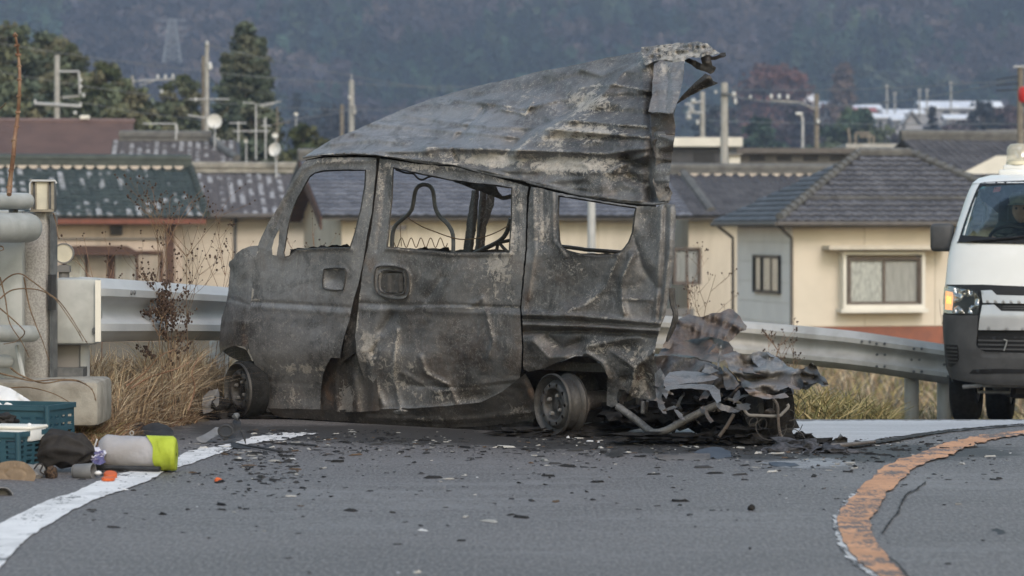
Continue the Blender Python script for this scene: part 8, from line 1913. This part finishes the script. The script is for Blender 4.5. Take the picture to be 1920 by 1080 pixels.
# in front of the wreck's rear
shard('curled_scrap', 'curled dark metal scrap in front of the rear wheel', 'scrap', [(1130, 851), (1142, 849), (1148, 844), (1160, 841), (1168, 844), (1169, 855), (1158, 857), (1140, 855)], Yg(857), 'burnt_dark', .012, (12, .04, 3))
shard('flat_board', 'flat brownish grey board in front of the crushed rear', 'board', [(1226, 851), (1262, 852), (1300, 850), (1331, 850), (1332, 861), (1300, 864), (1258, 864), (1234, 861)], Yg(864), 'burnt_brown', .016, (60, .015, 5), mask=lambda x, y: np.stack([.15 + 0 * x, 0 * x, .1 + 0 * x], -1))
M['blue_plate'] = plain('slate_blue_plate', (.045, .055, .075), (.065, .075, .095), 14, .55)
shard('blue_plate', 'slate blue folded plate behind the flat board', 'plate', [(1300, 849), (1306, 844), (1330, 839), (1352, 838), (1360, 843), (1370, 846), (1372, 856), (1350, 860), (1332, 860), (1331, 851)], Yg(860), M['blue_plate'], .016, (40, .03, 7))
shard('burnt_scrap', 'crumpled black scrap with raised tip on the pale road', 'scrap', [(1546, 835), (1554, 826), (1564, 824), (1572, 820), (1576, 812), (1580, 818), (1588, 822), (1590, 832), (1574, 837), (1556, 838)], Yg(838), 'burnt_dark', .010, (10, .06, 3), jag=1.6)
mk('burnt_stick', MB().tube([G(1538, 846) + Vector((0, 0, .02)), G(1586, 842) + Vector((0, 0, .022)), G(1640, 835) + Vector((0, 0, .02))], [.014, .012, .008], 8), M['burnt_brown'], label='long burnt brown stick beside the ash heap', cat='stick', smooth=True)
lump('ash_heap', 'low heap of bluish grey ash at the far rear wheel', 'ash heap', [(G(1490, 842), (.12, .14, .05), .5), (G(1515, 845), (.09, .12, .04), .5), (G(1468, 846), (.1, .1, .035), .5), (G(1560, 848), (.1, .1, .03), .5)], plain('blue_grey_ash', (.10, .10, .115), (.03, .03, .032), 26, .95, bump=.9, bscale=90), 5)
lump('dark_pebble', 'single dark stone on the asphalt left of the centre line', 'stone', [(G(1409, 957) + Vector((0, 0, .01)), (.014, .014, .014), .3)], M['char'], 7)
shard('dark_leaf_scrap', 'dark bluish scrap lying alone right of the crack', 'scrap', [(1858, 992), (1868, 990), (1882, 994), (1886, 1000), (1874, 1003), (1862, 999)], Yg(1003), 'black_plastic', .015, (12, .02, 3))
lump('slag_lump', 'black slag lumps in front of the rear axle', 'slag', [(G(1330, 824) + Vector((0, 0, .02)), (.05, .05, .035), .6), (G(1322, 826) + Vector((0, 0, .015)), (.04, .04, .025), .6)], M['char'], 9)
shard('ash_slab', 'flat bluish black slab at the edge of the powder', 'slab', [(1440, 867), (1462, 866), (1490, 868), (1500, 872), (1480, 875), (1448, 874)], Yg(875), 'blue_plate', .018, (20, .02, 3))

# small crumbs: nobody could count them
N = 3400
bx = rng.random(N); k1 = int(N * .62)
px = np.concatenate([rng.uniform(330, 1900, k1), rng.uniform(150, 560, N - k1)])
py = np.concatenate([np.clip(rng.gamma(1.5, 34, k1) + 818, 815, 1075), np.clip(rng.gamma(2.0, 22, N - k1) + 826, 815, 1010)])
m2 = 2600; px = np.concatenate([px, rng.uniform(470, 1860, m2)]); py = np.concatenate([py, 806 + np.abs(rng.normal(0, 20, m2)) + 22 * sstep(700, 1500, px[-m2:])]); N = len(px)
keep = (fbm(px / 130, py / 30, 3.) + .35 * rng.random(N)) > -.06
px, py = px[keep], py[keep]
Y = CAM_Z * FPX / (py - HY); X = (px - 960) / FPX * Y
kp = verge_in(X, Y) < .2; X, Y, py = X[kp], Y[kp], py[kp]; n = len(X)
s = rng.gamma(1.3, .0034, n).clip(.0016, .02)
kind = rng.random(n)
col = np.where((kind < .80)[:, None], rng.uniform(.012, .05, (n, 1)) * np.array([[1, 1, 1.05]]), np.where((kind < .93)[:, None], rng.uniform(.2, .42, (n, 1)) * np.array([[1, .98, .94]]), np.where((kind < .985)[:, None], np.array([[.10, .07, .05]]), np.array([[.55, .56, .58]]))))
a = rng.uniform(0, 6.28, n); el = rng.uniform(1, 3.2, n); ca, sa = np.cos(a), np.sin(a)
V_ = []
for (ux, uy, uz) in ((-1, -.6, 0), (1, -.7, 0), (.8, .7, 0), (-.9, .6, 0), (-.6, -.4, .8), (.7, -.3, 1.0), (.4, .4, .7), (-.5, .4, .9)):
    jx, jy = ux * s * el * rng.uniform(.7, 1.2, n), uy * s * rng.uniform(.7, 1.2, n)
    V_.append(np.stack([X + jx * ca - jy * sa, Y + jx * sa + jy * ca, gz(X, Y) + .002 + uz * s * rng.uniform(.35, .7, n)], -1))
v = np.stack(V_, 1).reshape(-1, 3); b = (np.arange(n) * 8)[:, None]
f = np.concatenate([b + np.array([[q]]) for q in ()], 0) if False else np.concatenate([(b + np.array([q])) for q in ((4, 5, 6, 7), (0, 1, 5, 4), (1, 2, 6, 5), (2, 3, 7, 6), (3, 0, 4, 7))], 0)
link('road_crumbs', mesh_np('road_crumbs', v, f, False, np.repeat(col, 8, 0)), M['debris'], kind='stuff')
# counted larger chips
CH = [(468, 917, 10, 'black chip nearest below the lime end of the sack'), (598, 904, 7, 'black chip in the middle of the near lane, left of the van sill'), (620, 932, 12, 'long flat black chip low in the near lane'), (398, 890, 7, 'black chip just right of the lime sack end'), (735, 823, 8, 'grey black chip under the middle of the sliding door'), (1262, 915, 9, 'black chip below the flat brownish board'), (1275, 948, 9, 'black chip lowest in the middle of the road'), (1545, 956, 7, 'black chip just left of the orange line bend'), (1660, 915, 8, 'black chip lying on the orange line'), (1770, 947, 9, 'black chip right of the crack by the orange line'), (250, 920, 12, 'black chip on the white line near the orange lids'), (905, 853, 8, 'black chip in front of the sill between the wheels'), (1072, 925, 8, 'black chip below the curled scrap')]
for i, (x, y, w, lab) in enumerate(CH):
    c = G(x, y); r = w / FPX * c.y * .5
    mk('road_chip', MB().blob(c + Vector((0, 0, r * .2)), (r, r * .9, r * .3), i, .5, 1, 2.5), M['char'], label=lab, cat='chip', group='burnt chips scattered on the road')
# ------------------------------------------------------------------ dry grass, weeds, thorny stems
def blades(name, X, Y, h, lean, pal, w=.004, base_fn=None):
    n = len(X); a = rng.uniform(0, 6.283, n); b = rng.uniform(0, 6.283, n)
    z0 = gz(X, Y) - .03 + verge_h(X, Y) if base_fn is None else base_fn(X, Y)
    dx, dy = np.cos(a) * lean * h, np.sin(a) * lean * h * .6; wx, wy = np.cos(b) * w, np.sin(b) * w
    L = []
    for t, bw in ((0, 1.), (.4, .9), (.75, .65), (1., .12)):
        cx, cy, cz = X + dx * t ** 2, Y + dy * t ** 2, z0 + h * (t - .28 * lean * t ** 3)
        L += [np.stack([cx - wx * bw, cy - wy * bw, cz], -1), np.stack([cx + wx * bw, cy + wy * bw, cz], -1)]
    v = np.stack(L, 1).reshape(-1, 3); q = (np.arange(n) * 8)[:, None]
    f = np.concatenate([q + np.array([[0, 1, 3, 2]]), q + np.array([[2, 3, 5, 4]]), q + np.array([[4, 5, 7, 6]])], 0)
    c = np.array(pal)[rng.integers(0, len(pal), n)] * rng.uniform(.6, 1.3, (n, 1))
    return link(name, mesh_np(name, v, f, False, np.repeat(c, 8, 0)), M['straw'], kind='stuff')
STRAW = [(.44, .33, .215), (.36, .26, .17), (.50, .40, .28), (.28, .20, .13), (.20, .14, .095), (.54, .45, .32)]
OLIVE = [(.27, .23, .10), (.20, .19, .085), (.32, .26, .13), (.36, .29, .15), (.15, .14, .065)]
REDD = [(.26, .15, .09), (.20, .11, .07), (.30, .19, .11)]
# left: between kerb block and wreck
n = 21000
px = rng.uniform(135, 470, n); Y = rng.uniform(15.1, 19.0, n); X = (px - 960) / FPX * Y
k = (verge_in(X, Y) > .12) & (fbm(X * 4, Y * 2, 2.) > -.55) & ((px < 345) | (Y > 17.6)); X, Y = X[k], Y[k]
pxx = 960 + X / Y * FPX
h = rng.uniform(.16, .56, len(X)) * (0.85 + .6 * fbm(X * 3, Y * 1.5, 5.)) * (1 - .35 * sstep(330, 460, pxx))
blades('dry_grass', X, Y, h.clip(.05, .6), rng.gamma(2.0, .42, len(X)).clip(.05, 2.4), STRAW, .0036)
n = 9000
px = rng.uniform(130, 365, n); Y = rng.uniform(15.3, 17.0, n); X = (px - 960) / FPX * Y
k = (verge_in(X, Y) > .03); X, Y = X[k], Y[k]
blades('matted_grass', X, Y, rng.uniform(.03, .14, len(X)), rng.uniform(.8, 2.2, len(X)), STRAW + REDD, .004)
n = 2600
px = rng.uniform(140, 215, n); Y = rng.uniform(14.3, 15.6, n); X = (px - 960) / FPX * Y
blades('reddish_grass', X, Y, rng.uniform(.03, .16, n), rng.uniform(.6, 2.0, n), REDD + STRAW[:2] + OLIVE[:2], .0035)
# right strip beyond the road
n = 30000
px = rng.uniform(1240, 1960, n); Y = rng.uniform(18.6, 25.6, n); X = (px - 960) / FPX * Y
k = (verge_in(X, Y) > .05) & (fbm(X * 2, Y * 1.2, 4.) > -.5); X, Y = X[k], Y[k]
h = rng.uniform(.08, .34, len(X)) * (.8 + .6 * fbm(X * 1.6, Y, 8.))
blades('olive_dry_grass', X, Y, h.clip(.04, .45), rng.uniform(.3, 1.5, len(X)), OLIVE, .006)
n = 9000
X = rng.uniform(-1.6, 4.5, n); Y = rng.uniform(25, 34, n)
blades('far_dry_grass', X, Y, rng.uniform(.1, .4, n), rng.uniform(.3, 1.2, n), OLIVE + STRAW, .008)
# low scrub on the slope between guardrails and houses
n = 16000
X = rng.uniform(-9, 9, n); Y = rng.uniform(30, 58, n)
blades('field_grass', X, Y, rng.uniform(.1, .4, n), rng.uniform(.3, 1.2, n), OLIVE + STRAW, .014)

def weed(label, px, py, top, Y, spread, nb, seed, m='twig', heads=True, name='dry_weed', r0=.0032, leaf=False):
    """a dry branching weed with dark seed heads"""
    R = random.Random(seed); b = P(px, py, Y); b.z = max(b.z, gzf(b.x, b.y)); H = P(px, top, Y).z - b.z
    o = thing(name, label, 'weed', tuple(b), 'dry weeds along the guardrail')
    st = MB(); hd = MB()
    def grow(p, d, L, r, lev):
        n_ = 6; pts = [p]; q = p.copy(); dd_ = d.copy()
        for i in range(n_):
            dd_ = (dd_ + Vector((R.gauss(0, .10), R.gauss(0, .10), R.gauss(.02, .06)))).normalized(); q = q + dd_ * L / n_; pts.append(q.copy())
        st.tube(pts, [r * (1 - .6 * i / n_) for i in range(n_ + 1)], 5, cap=False)
        if lev < 3:
            for k in range(nb if lev == 0 else R.randint(1, 3)):
                t = R.uniform(.35, 1.0) if lev == 0 else R.uniform(.3, 1.); i = min(n_ - 1, int(t * n_)); a = R.uniform(0, 6.28)
                e = (dd_ * .75 + Vector((math.cos(a), math.sin(a) * .6, R.uniform(-.1, .5))) * spread).normalized()
                grow(pts[i], e, L * R.uniform(.3, .55), r * .62, lev + 1)
        if heads and (lev >= 1):
            c = pts[-1]; s = R.uniform(.004, .0085); hd.blob(c, (s, s, s * R.uniform(.8, 1.3)), R.randint(0, 99), .3, 1)
            if R.random() < .3: hd.blob(pts[-2], (s * .7, s * .7, s * .8), R.randint(0, 99), .3, 1)
        if leaf and lev >= 1:
            for k in range(7):
                c = pts[R.randint(1, n_)] + Vector((R.gauss(0, .012), R.gauss(0, .012), R.gauss(0, .012))); s = R.uniform(.004, .008); hd.blob(c, (s, s * .5, s * 1.2), R.randint(0, 99), .4, 1)
    grow(b, Vector((R.gauss(0, .08), 0, 1)).normalized(), H, r0, 0)
    mk('stem', st, M[m], o)
    if hd.v: mk('seed_heads', hd, M['seed'], o, kind='stuff')
for i, a in enumerate([
    ('tall branching weed in front of the house window', 190, 700, 430, 16.4, .55, 6, 'twig_red'), ('weed with pale stem left of the guardrail middle', 268, 700, 405, 16.6, .6, 6, 'twig_red'),
    ('tallest thin weed rising above the guardrail', 282, 690, 385, 17.8, .35, 5, 'twig'), ('wide weed with many dark heads by the wreck nose', 350, 760, 425, 16.4, .75, 8, 'twig'),
    ('weed with dangling dark heads over the cream wall', 375, 740, 420, 18.0, .6, 7, 'twig'), ('leaning weed close to the wreck bumper', 400, 740, 470, 18.2, .6, 6, 'twig_red'),
    ('thin weed at the left guardrail middle', 318, 740, 455, 16.3, .55, 6, 'twig')]):
    weed(a[0], a[1], a[2], a[3], a[4], a[5], a[6], 20 + i, a[7])
for i, a in enumerate([('bushy dark leaved dry weed before the left guardrail', 302, 770, 560, 16.1, .5, 8), ('second dark leaved weed nearer the wreck', 330, 770, 575, 16.2, .5, 8)]):
    weed(*a[:6], a[6], 60 + i, 'twig', leaf=True, r0=.004)
for i, a in enumerate([('thin orange weed behind the crushed floor sheet', 1440, 760, 620, 22.5, .5, 5, 'twig_red'), ('small dark weed in front of the right guardrail', 1490, 750, 650, 22, .3, 4, 'twig'), ('branching weed above the crushed rear', 1300, 700, 500, 23, .7, 6, 'twig'), ('thin weed beside the torn rear pillar', 1290, 700, 520, 24, .6, 5, 'twig_red'), ('orange weed at the torn tailgate', 1475, 760, 640, 21.8, .45, 5, 'twig_red'), ('weed seen through the front door window', 590, 700, 432, 20, .6, 6, 'twig_red'), ('low weed seen at the window sill', 640, 700, 440, 20.5, .6, 6, 'twig_red'), ('thin weed by the white van side', 1765, 700, 560, 25.5, .5, 4, 'twig_red')]):
    weed(*a[:6], a[6], 80 + i, a[7], r0=.004)
def bare(label, pts, Y, r, m='twig', name='bare_branch', grp=None):
    q = cr(pts, 8); n = len(q)
    mb = MB(); L = [P(p[0], p[1], Y + .03 * math.sin(i * .25)) for i, p in enumerate(q)]
    mb.tube(L, [r * (1 - .55 * i / n) for i in range(n)], 7)
    for i in range(4, n, 6): mb.blob(L[i], (r * 1.2, r * 1.2, r * .9), i, .3, 1)
    return mk(name, mb, M[m], label=label, cat='branch', group=grp, smooth=True)
bare('thick bare reddish shoot standing up at the left edge', [(17, 365), (20, 330), (25, 290), (28, 255), (33, 220), (36, 180), (37, 140), (35, 110), (32, 85), (28, 62)], 13.6, .0125, 'twig_red', 'bare_shoot')
bare('pale twig at the left edge over the pines', [(-20, 212), (2, 202), (10, 194)], 13.6, .004)
TH = [('uppermost arching thorny stem across the granite pillar', [(-20, 560), (10, 524), (36, 513), (60, 527), (80, 542), (98, 555), (112, 566), (130, 590), (150, 622), (164, 644)]), ('second arching thorny stem across the pillar foot', [(0, 560), (20, 545), (46, 541), (74, 544), (92, 553), (108, 566), (140, 612), (156, 640)]),
      ('thorny stem hanging straight down the pillar front', [(45, 520), (54, 570), (66, 606), (80, 640), (92, 676)]), ('looping thorny stem at the lower railing pipe', [(0, 520), (10, 560), (18, 605), (40, 640), (55, 670)]), ('thorny stem crossing the lower railing pipe', [(-10, 570), (14, 590), (38, 612), (46, 625), (30, 640), (8, 645)]),
      ('tangled thorny stem on top of the concrete block', [(0, 700), (24, 706), (60, 714), (100, 712), (140, 712), (160, 720)]), ('low tangled stem along the kerb block edge', [(20, 690), (40, 704), (80, 718), (120, 713), (150, 716), (172, 730), (180, 752)]), ('thin stem sloping over the concrete block', [(0, 730), (50, 726), (100, 738), (140, 760)]),
      ('small loop of stem beside the pillar top', [(100, 400), (106, 420), (108, 440), (112, 448)]), ('short curled stem at the left edge above the post', [(-5, 462), (4, 462), (6, 468), (-5, 472)])]
for lab, pts in TH: bare(lab, pts, 14.55, .0042 if 'tangled' not in lab else .005, 'twig', 'thorny_stem', 'thorny stems over the bridge end')
for i, (lab, pts) in enumerate([('fallen pale stem lying across the dry grass', [(245, 728), (280, 708), (310, 698), (335, 690), (362, 675)]), ('long dry stalk leaning to the guardrail', [(236, 724), (270, 700), (300, 668), (330, 655)]), ('bent dry stalk close to the front wheel', [(352, 770), (365, 730), (360, 700), (372, 670)])]):
    bare(lab, pts, 15.7, .005, 'twig_red', 'dry_stalk')
